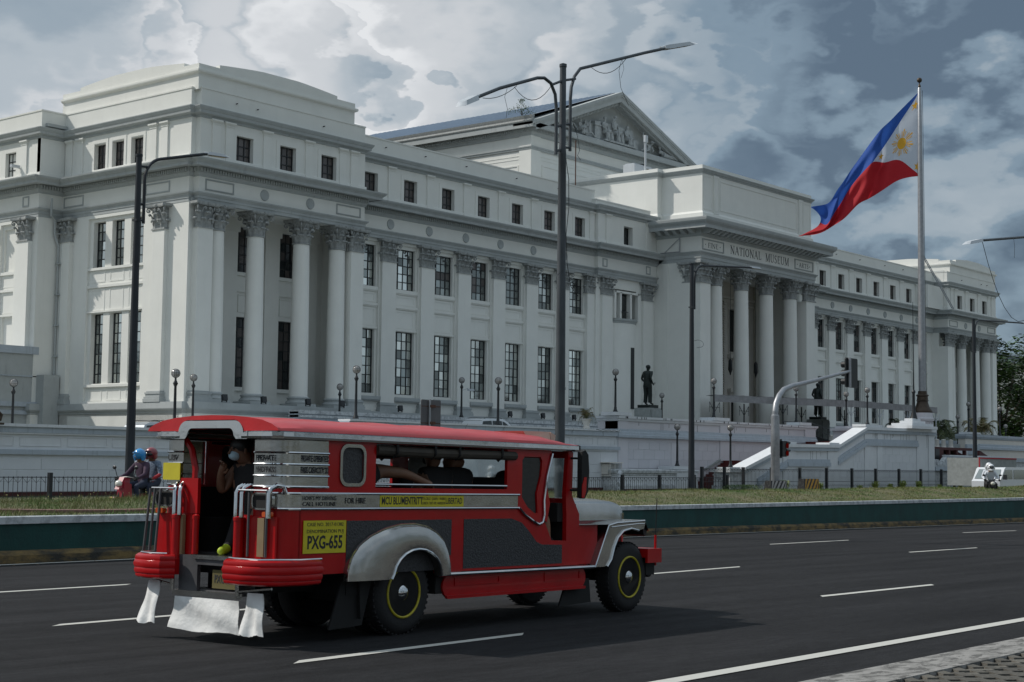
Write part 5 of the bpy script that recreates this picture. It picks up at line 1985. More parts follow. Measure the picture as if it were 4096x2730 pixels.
# galvanised double-arm light
dl = thing('street_light', 'grey galvanised double-arm street light standing on the grass behind the jeepney', 'street light', (34.05, 26.0, 0.5))
b = MB()
b.lathe([(.145, .3), (.135, 4), (.118, 8), (.108, 10.25), (.112, 10.26), (.095, 10.5), (.09, 12.72), (.105, 12.74), (.105, 12.82), (0, 12.86)], (34.05, 26.0, 0), 16)
for z in (10.32, 10.62):
    for a in range(6):
        b.lathe([(.012, .08), (.018, .13), (0, .14)], (34.05 + .02 * math.cos(a), 26, z), 5, ax='y' if a % 2 else 'x')
partb(b, 'pole', 'pole_steel', dl)
b = MB()
b.tube([(34.40, 26, 10.42), (34.40, 26, 11.9), (34.44, 26, 12.25), (34.58, 26, 12.58), (34.85, 26, 12.86), (35.3, 26, 13.02), (38.1, 26, 14.02), (39.1, 26, 14.36)], .047, 9)
for z0, z1 in ((10.46, 10.52), (11.1, 11.2), (12.36, 12.52)):
    b.tube([(34.05, 26, z0), (34.42 if z0 < 12 else 34.62, 26, z1)], .037, 7)
partb(b, 'arm', 'pole_steel', dl)
b = MB()
b.tube([(33.76, 26, 10.22), (33.76, 26, 11.5), (33.70, 26, 11.9), (33.5, 26, 12.17), (33.2, 26, 12.26), (32.9, 26, 12.20), (31.3, 26, 11.60), (30.32, 26, 11.15)], .047, 9)
for z0, z1 in ((10.42, 10.30), (11.1, 11.0), (12.36, 12.14)):
    b.tube([(34.05, 26, z0), (33.75 if z0 < 12 else 33.55, 26, z1)], .037, 7)
partb(b, 'arm', 'pole_steel', dl)
led_head(dl, (39.1, 26, 14.37), (1.6, -.2, .50), 1.62)
led_head(dl, (30.32, 26, 11.15), (-.82, -.12, -.36), .90)
b = MB()
def sagc(p, q, s, n=9):
    return [(p[0] + (q[0] - p[0]) * i / n, p[1] + (q[1] - p[1]) * i / n, p[2] + (q[2] - p[2]) * i / n - s * 4 * (i / n) * (1 - i / n)) for i in range(n + 1)]
b.tube(sagc((35.4, 26, 13.0), (37.1, 26, 13.62), .28), .010, 4)
b.tube(sagc((31.9, 26, 11.75), (33.6, 26, 12.2), .42), .010, 4)
b.tube(sagc((30.6, 26, 11.2), (32.0, 26, 11.8), .12), .009, 4)
b.tube([(36.9, 26, 13.6), (36.75, 26, 13.2), (36.85, 26, 12.7), (37.25, 26, 12.25)], .008, 4)
b.tube([(36.9, 26, 13.6), (37.0, 26, 13.3), (36.86, 26, 13.0)], .006, 4)
b.tube([(31.6, 26, 11.65), (31.5, 26, 11.4), (31.62, 26, 11.1), (31.57, 26, 10.85)], .007, 4)
b.tube([(34.16, 26, 10.4), (34.22, 25.9, 9.6), (34.24, 25.9, 8.8), (34.12, 25.9, 8.0), (34.18, 25.9, 7.2), (34.35, 25.9, 6.6), (34.7, 25.9, 6.35)], .012, 4)
b.tube([(34.5, 26, 11.3), (34.75, 26, 10.9), (34.85, 26, 10.5), (34.75, 26, 10.35), (34.9, 26, 10.25)], .008, 4)
b.tube([(34.05, 25.9, 7.05), (33.75, 25.9, 6.85)], .008, 4)
partb(b, 'loose_wires', 'ink', dl, 'stuff')
# arm reaching in from the right edge
ra = thing('street_light', 'grey street light arm reaching in from the right edge of the picture', 'street light', (72.5, 26.2, .4))
b = MB()
b.lathe([(.145, 0), (.12, 8), (.10, 12.8), (0, 12.82)], (72.5, 26.2, 0), 12)
partb(b, 'pole', 'pole_steel', ra)
b = MB()
b.tube([(72.1, 26.2, 10), (72.1, 26.2, 12.0), (71.7, 26.2, 12.35), (70.5, 26.15, 12.30), (68.2, 26, 12.07), (63.4, 26, 11.35)], .055, 8)
partb(b, 'arm', 'pole_steel', ra)
led_head(ra, (63.35, 26, 11.34), (-1.9, 0, -.36), 1.85)
b = MB()
b.tube([(63.5, 26, 11.3)] + [(63.5 + 3.9 * t, 26, 11.3 - 3.1 * (1 - (1 - t) ** 2)) for t in (.15, .3, .45, .6, .8, 1)] + [(69, 26, 8.45)], .014, 4)
b.tube([(67.0, 26, 11.9), (67.1, 26, 11.5), (67.05, 26, 11.0)], .008, 4)
partb(b, 'loose_wires', 'ink', ra, 'stuff')

# ================================================================== traffic signals
tl = thing('traffic_light', 'galvanised pole with a long rising arm and traffic signals behind the concrete barriers', 'traffic light', (89.1, 50.5, 0))
b = MB()
b.lathe([(.30, 0), (.29, 2.6), (.30, 2.62), (.285, 3.9), (.27, 5.0), (.21, 5.05), (.20, 5.3)], (89.08, 50.5, 0), 16)
b.tube([(89.08, 50.5, 5.2), (89.2, 50.5, 5.75), (89.6, 50.5, 6.3), (90.2, 50.5, 6.72), (91.34, 50.5, 7.02), (94.3, 50.5, 7.50), (99.5, 50.5, 8.42)], [.21, .20, .19, .18, .17, .14, .10], 12)
b.lathe([(.11, 7.32), (.11, 9.38), (0, 9.4)], (99.55, 50.5, 0), 10)
partb(b, 'pole', 'galvanised', tl)
mat('signal_black', (0.010, 0.012, 0.013), .5)
mat('signal_red', (0.35, 0.02, 0.015), .3, emit=((1, .05, .02), .03))
b = MB()
b.plate(rrect(99.15, 101.0, 7.30, 9.38, .12), y0=50.62, y1=50.68)
for z in (7.75, 8.35, 8.95):
    b.box(99.75, 100.35, 50.68, 51.0, z - .28, z + .28)
    b.lathe([(.22, 0), (.22, .35)], (100.05, 51.0, z), 12, ax='y')
h = partb(b, 'signal_head', 'signal_black', tl)
b = MB()
for z in (2.60, 3.10):
    b.box(89.42, 89.95, 50.15, 50.6, z - .26, z + .26)
    b.hexa([(89.95, 50.12, z - .06), (90.45, 50.14, z + .12), (90.45, 50.6, z + .12), (89.95, 50.62, z - .06)], [(89.95, 50.12, z + .24), (90.45, 50.14, z + .20), (90.45, 50.6, z + .20), (89.95, 50.62, z + .24)])
b.box(89.38, 89.62, 50.3, 50.5, 2.25, 3.48)
h = partb(b, 'signal_head', 'signal_black', tl)
b = MB()
for z in (2.58, 3.08):
    b.hexa([(89.955, 50.2, z - .20), (90.12, 50.2, z - .14), (90.12, 50.52, z - .14), (89.955, 50.52, z - .20)], [(89.955, 50.2, z + .05), (90.15, 50.2, z + .02), (90.15, 50.52, z + .02), (89.955, 50.52, z + .05)])
b.build('lens', 'signal_red', h)
b = MB()
for z in (2.58, 3.08):
    b.lathe([(0, 0), (.19, 0)], (90.0, 50.11, z - .02), 12, ax='y')
b.build('lens', 'signal_red', h)

# back of a road sign
sg = thing('road_sign', 'grey back of a rectangular road sign on a rusty post behind the jeepney roof', 'sign', (55.2, 50, 0))
b = MB()
b.plate(rrect(54.62, 56.02, 2.9, 4.68, .06), y0=50.0, y1=50.03)
partb(b, 'panel', mat('sign_back', (0.13, 0.125, 0.13), .6, metal=.3, var=.2, scale=2), sg)
b = MB()
b.lathe([(.055, 0), (.055, 4.70)], (55.15, 49.92, 0), 8)
partb(b, 'post', 'galvanised', sg)
b = MB()
for z in (3.55, 4.35):
    b.box(54.64, 56.0, 49.985, 50.0, z, z + .035)
    b.box(55.12, 55.5, 49.86, 50.0, z - .04, z + .09)
partb(b, 'bracket', 'rust', sg)

# concrete barriers
mat('barrier_black', (.02, .02, .022), .85, col2=(.10, .10, .09), scale=9, lo=.3, hi=.5)
mat('barrier_yellow', (.42, .22, .03), .85, col2=(.15, .10, .04), scale=7, lo=.3, hi=.5)
mat('barrier_grey', (.30, .29, .28), .9, col2=(.13, .12, .12), scale=9, lo=.3, hi=.5)
def barrier(cx, cy, w, h, stripe, label, lf=None):
    o = thing('concrete_barrier', label, 'barrier', (cx, cy, .08), 0)
    x0, x1 = cx - w / 2, cx + w / 2
    b = MB()
    b.hexa([(x0, cy - .28, .05), (x1, cy - .28, .05), (x1, cy + .28, .05), (x0, cy + .28, .05)], [(x0 + .03, cy - .20, h), (x1 - .03, cy - .20, h), (x1 - .03, cy + .2, h), (x0 + .03, cy + .2, h)])
    partb(b, 'body', 'barrier_black', o)
    b = MB()
    n = 5
    for i in range(-2, 6):
        a0 = x0 + i * w / 4.3
        poly = [(a0, .06), (a0 + w * .12, .06), (a0 + w * .12 + .75, h - .01), (a0 + .75, h - .01)]
        cl = []
        for k in range(4):       # clip to the face in x
            p, q2 = poly[k], poly[(k + 1) % 4]
            cl.append(p)
        cl = [(min(max(p[0], x0 + .03), x1 - .03), p[1]) for p in cl]
        if abs(cl[0][0] - cl[1][0]) + abs(cl[2][0] - cl[3][0]) < .02:
            continue
        yy = lambda z: cy - .283 + .08 * (z - .05) / (h - .05)
        b.hexa([(p[0], yy(p[1]) - .004, p[1]) for p in cl], [(p[0], yy(p[1]) + .004, p[1]) for p in cl])
    partb(b, 'stripe_paint', stripe, o)
    return o
barrier(88.25, 50.0, 2.1, .80, 'barrier_grey', 'worn concrete barrier with black and grey diagonal stripes at the traffic light pole')
barrier(92.6, 50.0, 2.1, .92, 'barrier_yellow', 'concrete barrier with black and yellow diagonal stripes right of the traffic light')

# ================================================================== canopy
cn = thing('entrance_canopy', 'long grey canvas canopy on white posts in front of the portico', 'canopy', (120, 62, 3.7))
b = MB()
A, Bp, Cp = (104.6, 64.7), (118.75, 60.0), (135.6, 60.0)
def valance(p, q, z0, z1, n, q0):
    L_ = math.hypot(q[0] - p[0], q[1] - p[1])
    nx, ny = (q[1] - p[1]) / L_, -(q[0] - p[0]) / L_
    vs, fs = [], []
    rr = random.Random(4)
    for i in range(n + 1):
        f = i / n
        w = .05 * math.sin(i * 1.9) + .03 * math.sin(i * .7)
        z1_ = z1 - .05 * abs(math.sin(f * math.pi * 5))
        for j in range(4):
            g = j / 3
            vs.append((p[0] + (q[0] - p[0]) * f + nx * w * g, p[1] + (q[1] - p[1]) * f + ny * w * g, z1_ + (z0 - z1_) * g))
    for i in range(n):
        for j in range(3):
            fs.append((i * 4 + j, i * 4 + j + 1, (i + 1) * 4 + j + 1, (i + 1) * 4 + j))
    q0.add(vs, fs, 0, True)
valance(A, Bp, 6.72, 7.30, 40, b)
valance(Bp, Cp, 6.75, 7.32, 48, b)
partb(b, 'valance', 'canvas', cn)
b = MB()
b.add([(A[0], A[1], 7.28), (Bp[0], Bp[1], 7.28), (Cp[0], Cp[1], 7.3), (135.6, 68, 7.5), (110, 68.9, 7.5)], [(0, 1, 2, 3, 4)])
partb(b, 'roof_sheet', 'canvas', cn)
for x, y in ((101.6 + 3.2, 64.8), (118.7, 60.1), (124.0, 60.1), (129.5, 60.1), (135.5, 60.1), (111.5, 62.5), (113, 67), (121, 66), (129, 66)):
    b = MB()
    b.tube([(x, y, 3.6), (x, y, 6.9)], .06, 6)
    for sg_ in (-1, 1):
        b.tube([(x, y, 5.9), (x + sg_ * .75, y, 6.7)], .03, 4).tube([(x, y, 6.3), (x + sg_ * .75, y, 6.3)], .02, 4).tube([(x + sg_ * .75, y, 5.9), (x + sg_ * .75, y, 6.7)], .02, 4)
    partb(b, 'post', 'lamp_shell' if y < 61 else 'pole_dark', cn)
rl = thing('handrail', 'black metal handrail sloping down the forecourt steps under the canopy', 'handrail', (112, 60, 3.6))
b = MB()
for dz in (0, -.45, -.9):
    b.tube([(107, 60, 5.2 + dz), (111.4, 60, 5.25 + dz), (117.2, 60, 4.35 + dz)], .03, 5)
for i in range(12):
    x = 107.2 + i * .9
    z = 5.22 if x < 111.4 else 5.25 - (x - 111.4) * .155
    b.tube([(x, 60, z), (x, 60, z - 1.2)], .025, 4)
partb(b, 'rail', 'iron_black', rl)
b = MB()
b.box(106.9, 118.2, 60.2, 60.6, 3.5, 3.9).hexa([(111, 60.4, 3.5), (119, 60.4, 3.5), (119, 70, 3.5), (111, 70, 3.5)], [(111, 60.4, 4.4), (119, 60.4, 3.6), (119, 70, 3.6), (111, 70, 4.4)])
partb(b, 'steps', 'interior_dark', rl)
bo_me = None
for x, y, l in ((114.96, 60.0, 'white bollard left of a second one behind the upper ramp'), (116.6, 60.0, 'white bollard closest to the tall lamp pedestal'), (131.6, 58.3, 'white bollard left of two others below the flagpole'), (133.0, 58.3, 'white bollard between two others below the flagpole'), (134.6, 58.3, 'white bollard right of two others below the flagpole')):
    root = thing('bollard', l, 'bollard', (x, y, 3.6), 0, 'white bollards on the forecourt')
    if bo_me is None:
        q = MB()
        q.lathe([(.24, 0), (.24, .05), (.20, .08), (.19, .62), (.21, .66), (.20, .70), (0, .74)], n=12)
        bo_me = q.build('shaft', 'cream', root, local=True).data
    else:
        place('shaft', bo_me, root, local=True)

# ================================================================== flagpole and flag
fpz = thing('flagpole', 'very tall steel flagpole with ball finial on a fluted bronze base and stone drum', 'flagpole', (120.95, 54.8, 3.6))
b = MB()
b.lathe([(.30, 8.0), (.29, 12), (.25, 20), (.20, 28), (.15, 33.4), (.10, 33.5)], (120.95, 54.8, 0), 16)
partb(b, 'shaft', 'galvanised', fpz)
b = MB()
b.lathe([(.04, 33.4), (.12, 33.6), (.05, 33.8), (.05, 33.95)], (120.95, 54.8, 0), 10)
b.sphere((120.95, 54.8, 34.12), .22, 14, 9)
partb(b, 'finial', 'bronze_brown', fpz)
b = MB()
b.lathe([(.80, 6.25), (.82, 6.35), (.78, 6.45), (.56, 6.75), (.46, 7.1), (.44, 7.2), (.52, 7.25), (.46, 7.3), (.44, 7.6), (.52, 7.66), (.50, 7.74), (.38, 7.8), (.36, 8.05)], (120.95, 54.8, 0), 20)
partb(b, 'bronze_base', 'bronze_brown', fpz)
b = MB()
b.lathe([(.82, 3.6), (.80, 5.55), (.92, 5.58), (.95, 5.78), (.84, 5.84), (.80, 6.26)], (120.95, 54.8, 0), 20)
for k in range(16):
    a = k * math.pi / 8
    b.tube([(120.95 + math.cos(a) * .82, 54.8 + math.sin(a) * .82, 3.7), (120.95 + math.cos(a) * .81, 54.8 + math.sin(a) * .81, 5.5)], .05, 5)
partb(b, 'stone_drum', 'wall_lilac', fpz)
b = MB()
b.tube([(121.3, 54.7, 33.3), (121.45, 54.7, 20), (121.5, 54.7, 7.6)], .02, 4)
partb(b, 'halyard', 'ink', fpz)

HD = Vector((-0.413, 0.911, 0))
FPX = Vector((120.95, 54.8, 0))
VD = Vector((0.911, 0.413, 0))
T_ = [(0.05, 33.14), (1.33, 31.88), (2.42, 30.76), (3.43, 29.7), (5.02, 27.7), (5.94, 26.32), (6.61, 25.26), (7.3, 24.2), (8.1, 23.9), (9.06, 23.76)]
M_ = [(0.05, 29.4), (1.15, 28.95), (2.1, 28.5), (3.0, 27.9), (3.92, 27.16), (4.85, 26.3), (5.9, 25.0), (6.8, 23.5), (7.6, 22.2), (8.25, 22.4)]
B_ = [(0.05, 26.0), (.9, 25.9), (1.9, 25.6), (3.06, 24.86), (4.2, 24.3), (5.1, 23.7), (6.3, 22.5), (7.41, 21.85), (8.7, 21.35), (10.08, 21.16)]
def flag_p(u, v, off=0.0):
    def at(tab, u):
        f = u * (len(tab) - 1)
        i = min(int(f), len(tab) - 2)
        g = f - i
        p0, p1 = tab[i], tab[i + 1]
        pm, pn = tab[max(i - 1, 0)], tab[min(i + 2, len(tab) - 1)]
        r = []
        for k in (0, 1):
            a, b2, c2, d = pm[k], p0[k], p1[k], pn[k]
            r.append(.5 * ((2 * b2) + (-a + c2) * g + (2 * a - 5 * b2 + 4 * c2 - d) * g * g + (-a + 3 * b2 - 3 * c2 + d) * g ** 3))
        return r
    t, m, b2 = at(T_, u), at(M_, u), at(B_, u)
    # quadratic through top, middle, bottom
    w0, w1, w2 = (1 - v) * (1 - 2 * v), 4 * v * (1 - v), v * (2 * v - 1)
    h = t[0] * w0 + m[0] * w1 + b2[0] * w2
    z = t[1] * w0 + m[1] * w1 + b2[1] * w2
    amp = min(1, u * 2.2)
    ph = u * 16 - v * 5.5
    dep = amp * (.30 * math.sin(ph) + .16 * math.sin(ph * 1.9 + 1.3 + v * 4) + .09 * math.sin(v * 17 - u * 9))
    dep += max(0, u - .72) * 2.2 * (1 - v)
    hump = .35 * math.exp(-((v - .82) / .12) ** 2) * math.sin(min(1, u / .5) * math.pi)
    P = FPX + HD * (h) + VD * (dep + off) + Vector((0, 0, z + hump * 1.1))
    return P
fl = thing('flag', 'large blue, white and red national flag with golden sun and stars blowing to the left', 'flag', (120.95, 54.8, 29.5))
mat('flag_blue', (0.030, 0.105, 0.42), .8, var=.1, scale=1)
mat('flag_red', (0.50, 0.018, 0.028), .8, var=.08, scale=1)
mat('flag_white', (0.62, 0.66, 0.74), .8, var=.04, scale=1)
mat('flag_gold', (0.72, 0.38, 0.03), .8)
for _n in ('flag_blue', 'flag_red', 'flag_white'):
    _t = MATS[_n].node_tree
    _b = _t.nodes['Principled BSDF']
    _tr = _t.nodes.new('ShaderNodeBsdfTranslucent')
    _src = _b.inputs['Base Color'].links[0].from_socket
    _t.links.new(_src, _tr.inputs[0])
    _mx = _t.nodes.new('ShaderNodeMixShader')
    _mx.inputs[0].default_value = .38
    _t.links.new(_b.outputs[0], _mx.inputs[1])
    _t.links.new(_tr.outputs[0], _mx.inputs[2])
    _t.links.new(_mx.outputs[0], _t.nodes['Material Output'].inputs[0])
NU, NV = 110, 48
def flag_region(name, m, fn):
    """region given by v-range per u"""
    vs, fs = [], []
    us = []
    for i in range(NU + 1):
        u = i / NU
        r = fn(u)
        if r is None:
            break
        us.append(u)
        for j in range(NV + 1):
            v = r[0] + (r[1] - r[0]) * j / NV
            vs.append(flag_p(u, v))
    k = NV + 1
    for i in range(len(us) - 1):
        for j in range(NV):
            fs.append((i * k + j, i * k + j + 1, (i + 1) * k + j + 1, (i + 1) * k + j))
    q = MB()
    q.add(vs, fs, 0, True)
    return partb(q, name, m, fl)
UA = .433
flag_region('blue_field', 'flag_blue', lambda u: (0, .5 * min(1, u / UA)))
flag_region('red_field', 'flag_red', lambda u: (1 - .5 * min(1, u / UA), 1))
flag_region('white_triangle', 'flag_white', lambda u: (.5 * u / UA, 1 - .5 * u / UA) if u <= UA + .001 else None)
def decal(name, polys):
    q = MB()
    for pts in polys:
        c_ = (sum(p[0] for p in pts) / len(pts), sum(p[1] for p in pts) / len(pts))
        vs = [flag_p(c_[0], c_[1], -.035)] + [flag_p(p[0], p[1], -.035) for p in pts]
        n = len(pts)
        q.add(vs, [(0, 1 + i, 1 + (i + 1) % n) for i in range(n)])
    return partb(q, name, 'flag_gold', fl)
sc_, sv_ = .150, .50
ASP = .5           # u to v aspect: the flag is twice as long as high
def pol(c, r, a):
    return (c[0] + r * ASP * math.cos(a), c[1] + r * math.sin(a))
polys = [[pol((sc_, sv_), .085, 2 * math.pi * k / 18) for k in range(18)]]
for k in range(8):
    a = k * math.pi / 4 + math.pi / 8
    for da, w, r1 in ((0, .055, .19), (-.20, .034, .165), (.20, .034, .165)):
        polys.append([pol((sc_, sv_), .095, a + da - w * 1.2), pol((sc_, sv_), r1, a + da - w), pol((sc_, sv_), r1 + .012, a + da), pol((sc_, sv_), r1, a + da + w), pol((sc_, sv_), .095, a + da + w * 1.2)])
decal('sun_emblem', polys)
for c_ in ((.035, .115), (.035, .885), (.355, .50)):
    decal('star', [[pol(c_, .058 if k % 2 == 0 else .023, math.pi + k * math.pi / 5) for k in range(10)]])
# slim spear pole on the parapet
b = MB()
b.lathe([(.30, 5.60), (.26, 5.75), (.12, 6.35), (.10, 7.6), (.16, 7.72), (.14, 7.82), (.06, 7.9), (.035, 10), (.02, 14.9)], (115.78, 53.2, 0), 12)
tag(b.build('slim_pole', 'iron_black'), 'thin black pole with flared base on the stepped white pedestal beside the flagpole', 'pole')

# ================================================================== rooftop things
b = MB()
b.tube([(104.0, 78.0, 22.5), (104.0, 78.0, 29.0)], .05, 5)
tag(b.build('roof_antenna', 'rust'), 'thin rusty antenna mast on the roof in front of the gable wall', 'antenna')
b = MB()
b.tube([(111.2, 75.8, 27.0), (111.2, 75.8, 30.2)], .09, 8)
b.box(111.05, 111.45, 75.7, 75.9, 29.8, 30.4)
tag(b.build('roof_camera_pole', 'lamp_shell'), 'short white pole with a camera on the bright attic parapet', 'pole')
ac = thing('roof_air_conditioner', 'white air conditioner unit with dark grille on the attic roof below the pediment', 'air conditioner', (113.6, 77.5, 27))
b = MB()
b.box(111.7, 114.6, 77.3, 78.5, 26.9, 28.15)
b.box(111.8, 114.5, 77.4, 78.4, 28.15, 28.25)
partb(b, 'casing', 'lamp_shell', ac)
b = MB()
b.lathe([(.6, 0), (.6, .12), (.1, .14)], (113.5, 77.9, 28.24), 14)
b.box(113.4, 114.5, 77.27, 77.31, 27.05, 28.0)
partb(b, 'grille', 'iron_black', ac)
b = MB()
b.add([(99, 79, 23.3), (103.5, 79, 23.3), (101.2, 80.4, 24.6), (99, 82, 23.3), (103.5, 82, 23.3)], [(0, 1, 2), (1, 4, 2), (4, 3, 2), (3, 0, 2)])
tag(b.build('skylight', 'metal_roof'), 'small pale pyramidal skylight on the roof beside the double street light', 'skylight')
b = MB()
b.lathe([(.15, 23.2), (.15, 24.6), (.05, 24.7)], (109.0, 79, 0), 10)
b.box(108.4, 108.8, 78.8, 79.1, 24.0, 24.7)
tag(b.build('roof_vent', 'lamp_shell'), 'short white vent pipe with black box on the wing roof', 'vent')
ld = thing('ladder', 'aluminium ladder leaning against the attic of the far end pavilion', 'ladder', (166.7, 72.2, 19.8))
b = MB()
p0, p1 = Vector((167.4, 72.15, 19.75)), Vector((162.6, 74.0, 26.2))
for k in (0, .45):
    b.tube([p0 + Vector((k, 0, 0)), p1 + Vector((k, 0, 0))], .05, 5)
partb(b, 'rail', 'galvanised', ld)
for i in range(18):
    f = (i + .5) / 18
    q = MB()
    a = p0.lerp(p1, f)
    q.tube([a, a + Vector((.45, 0, 0))], .03, 4)
    partb(q, 'rung', 'galvanised', ld)
b = MB()
b.tube([(59.1, 88.6, 20.3), (57.3, 88.5, 20.6)], .04, 5)
b.box(56.9, 57.5, 88.35, 88.6, 20.55, 20.72)
tag(b.build('security_camera', 'lamp_shell'), 'small white security camera on the left attic wall', 'camera')
# window-type AC on the wall
aw = thing('air_conditioner', 'boxed air conditioner cage on the wall behind the fountain jet', 'air conditioner', (80.3, 57.2, 1))
b = MB()
b.box(79.7, 81.0, 56.9, 57.58, 1.0, 1.06).box(79.6, 81.1, 56.85, 57.58, 1.80, 1.86)
for x in (79.72, 80.25, 80.96):
    b.box(x, x + .04, 56.9, 56.94, 1.06, 1.8)
b.box(79.74, 80.9, 57.1, 57.58, 1.1, 1.75)
partb(b, 'cage', 'cream', aw)
b = MB()
for i in range(7):
    b.box(80.3 + i * .09, 80.32 + i * .09, 56.91, 56.93, 1.06, 1.8)
for i in range(8):
    b.box(79.76, 80.95, 56.912, 56.925, 1.1 + i * .09, 1.115 + i * .09)
partb(b, 'grille', 'stone_grey', aw)
# small floodlights standing along the plinth
fl_me = None
for x, y, z, l in ((60.9 + .3, 71.9, 5.15, 'small black floodlight by the corner pilaster base'), (64.3, 71.9, 5.15, 'small black floodlight by the second column base'), (68.0, 71.9, 5.15, 'small black floodlight by the third column base'), (71.0, 71.9, 5.15, 'small black floodlight by the last column base'),
                (78.6, 73.9, 5.15, 'small black floodlight at the first wing pilaster'), (90.6, 73.9, 5.15, 'small black floodlight at the wing pilaster left of the white car roof'), (98.6, 73.9, 5.15, 'small black floodlight behind the double street light'), (94.6, 73.9, 5.15, 'small black floodlight left of the double street light')):
    root = thing('floodlight', l, 'floodlight', (x, y, z), 0, 'floodlights along the plinth')
    if fl_me is None:
        q = MB()
        q.hexa([(-.18, -.12, .14), (.18, -.12, .14), (.18, .06, .08), (-.18, .06, .08)], [(-.18, -.06, .48), (.18, -.06, .48), (.18, .10, .42), (-.18, .10, .42)])
        q.box(-.20, -.17, -.04, .04, 0, .3).box(.17, .20, -.04, .04, 0, .3).box(-.2, .2, -.05, .05, 0, .03)
        fl_me = q.build('housing', 'iron_black', root, local=True).data
    else:
        place('housing', fl_me, root, local=True)
# curved brown pipe at the far left
b = MB()
b.tube([(33.8, 57.2, 5.2), (36.4, 57.2, 3.75), (36.75, 57.2, 3.45), (36.7, 57.2, 3.28), (36.45, 57.2, 3.25)], .10, 10)
b.tube([(36.9, 57.2, 3.1), (33.5, 57.2, 3.12)], .05, 6)
tag(b.build('handrail', 'bronze_brown'), 'thick curved brown handrail end above the wall at the left edge', 'handrail')

# ================================================================== fountain jets
mat('water_spray', (0.72, 0.76, 0.80), .25, trans=.35, bump=.8, bscale=9)
def jet(x, y, z1, w, label, z0=.0, seed=1, lean=.0):
    rr = random.Random(seed)
    b = MB()
    vs, fs = [], []
    n, m = 12, 26
    for i in range(m + 1):
        f = i / m
        r = w * (.35 + .65 * math.sin(min(1, f * 1.25 + .15) * math.pi * .75)) * (1 if f < .9 else (1.05 - f) / .15)
        for k in range(n):
            a = 2 * math.pi * k / n
            rr_ = max(.01, r * rr.uniform(.72, 1.2))
            vs.append((x + lean * f + rr_ * math.cos(a), y + rr_ * math.sin(a) * .7, z0 + (z1 - z0) * f + rr.uniform(-.02, .02)))
    for i in range(m):
        for k in range(n):
            j = (k + 1) % n
            fs.append((i * n + k, i * n + j, (i + 1) * n + j, (i + 1) * n + k))
    b.add(vs, fs, 0, True)
    for i in range(160):
        f = rr.random() ** .6
        b.sphere((x + lean * f + rr.gauss(0, w * 1.1), y + rr.gauss(0, w * .6), z0 + (z1 - z0) * f), rr.uniform(.006, .022), 4, 3)
    return tag(b.build('fountain_jet', 'water_spray'), label, 'fountain', 'white fountain jets behind the fence')
jet(75.25, 53.0, 1.38, .24, 'white fountain jet beside the low fence below the boxed air conditioner', seed=2)
jet(40.9, 53.0, 1.68, .38, 'white fountain jet beside the left street pole', seed=3, lean=-.4)
jet(63.49, 53.0, 1.60, .30, 'white fountain jet glimpsed through the jeepney window', seed=4)
# ================================================================== people
mat('skin_tan', (0.30, 0.16, 0.10), .55, var=.12, scale=8)
mat('skin_dark', (0.17, 0.085, 0.05), .55, var=.12, scale=8)
mat('hair_black', (0.010, 0.009, 0.009), .5)
mat('cloth_black', (0.012, 0.012, 0.014), .85, var=.3, scale=20)
mat('cloth_navy', (0.02, 0.03, 0.06), .85, var=.3, scale=20)
mat('cloth_purple', (0.060, 0.030, 0.060), .85, var=.3, scale=15, bump=.4, bscale=25)
mat('cloth_white', (0.62, 0.65, 0.70), .8, var=.12, scale=10, bump=.5, bscale=18)
mat('cloth_jean', (0.06, 0.11, 0.20), .9, var=.3, scale=20)
mat('cloth_plaid', (0.25, 0.32, 0.42), .9, col2=(.05, .07, .12), scale=30)
mat('cloth_red', (0.35, 0.02, 0.03), .8)
mat('shoe_lime', (0.38, 0.50, 0.02), .6)
mat('mask_blue', (0.42, 0.58, 0.66), .8)
mat('statue_white', (0.42, 0.445, 0.45), .85, var=.25, scale=3, bump=.3, bscale=12)
BONES = [('pelvis', 'waist', .145, .135), ('waist', 'chest', .135, .165), ('chest', 'neck', .165, .062), ('neck', 'head', .060, .098), ('head', 'crown', .098, .085)]
for _s in 'LR':
    BONES += [('chest', 'sh' + _s, .13, .078), ('sh' + _s, 'el' + _s, .070, .052), ('el' + _s, 'wr' + _s, .050, .034), ('wr' + _s, 'ha' + _s, .034, .040),
              ('pelvis', 'hip' + _s, .13, .108), ('hip' + _s, 'kn' + _s, .100, .068), ('kn' + _s, 'an' + _s, .066, .045), ('an' + _s, 'toe' + _s, .048, .036)]
def human_mesh(J, sc=1.0, fat=1.0, sub=2):
    names = list(J.keys())
    idx = {n: i for i, n in enumerate(names)}
    rad = {}
    edges = []
    for a, b_, r0, r1 in BONES:
        if a in idx and b_ in idx:
            edges.append((idx[a], idx[b_]))
            rad.setdefault(a, r0)
            rad[b_] = r1
    rad['pelvis'] = .14
    rad['chest'] = .15
    me = bpy.data.meshes.new('figure')
    me.from_pydata([tuple(J[n]) for n in names], edges, [])
    o = bpy.data.objects.new('figure', me)
    COL.objects.link(o)
    o.modifiers.new('skin', 'SKIN').use_smooth_shade = True
    sk = me.skin_vertices[0].data
    for n in names:
        r = rad.get(n, .05) * sc
        if n in ('pelvis', 'waist', 'chest', 'hipL', 'hipR', 'shL', 'shR'):
            r *= fat
        sk[idx[n]].radius = (r, r)
        sk[idx[n]].use_root = (n == 'pelvis')
    ss = o.modifiers.new('sub', 'SUBSURF')
    ss.levels = ss.render_levels = sub
    dg = bpy.context.evaluated_depsgraph_get()
    out = bpy.data.meshes.new_from_object(o.evaluated_get(dg))
    bpy.data.objects.remove(o)
    return out, names
def seg_d(p, a, b_):
    ab = b_ - a
    t = max(0, min(1, (p - a).dot(ab) / max(1e-9, ab.length_squared)))
    return (p - (a + ab * t)).length
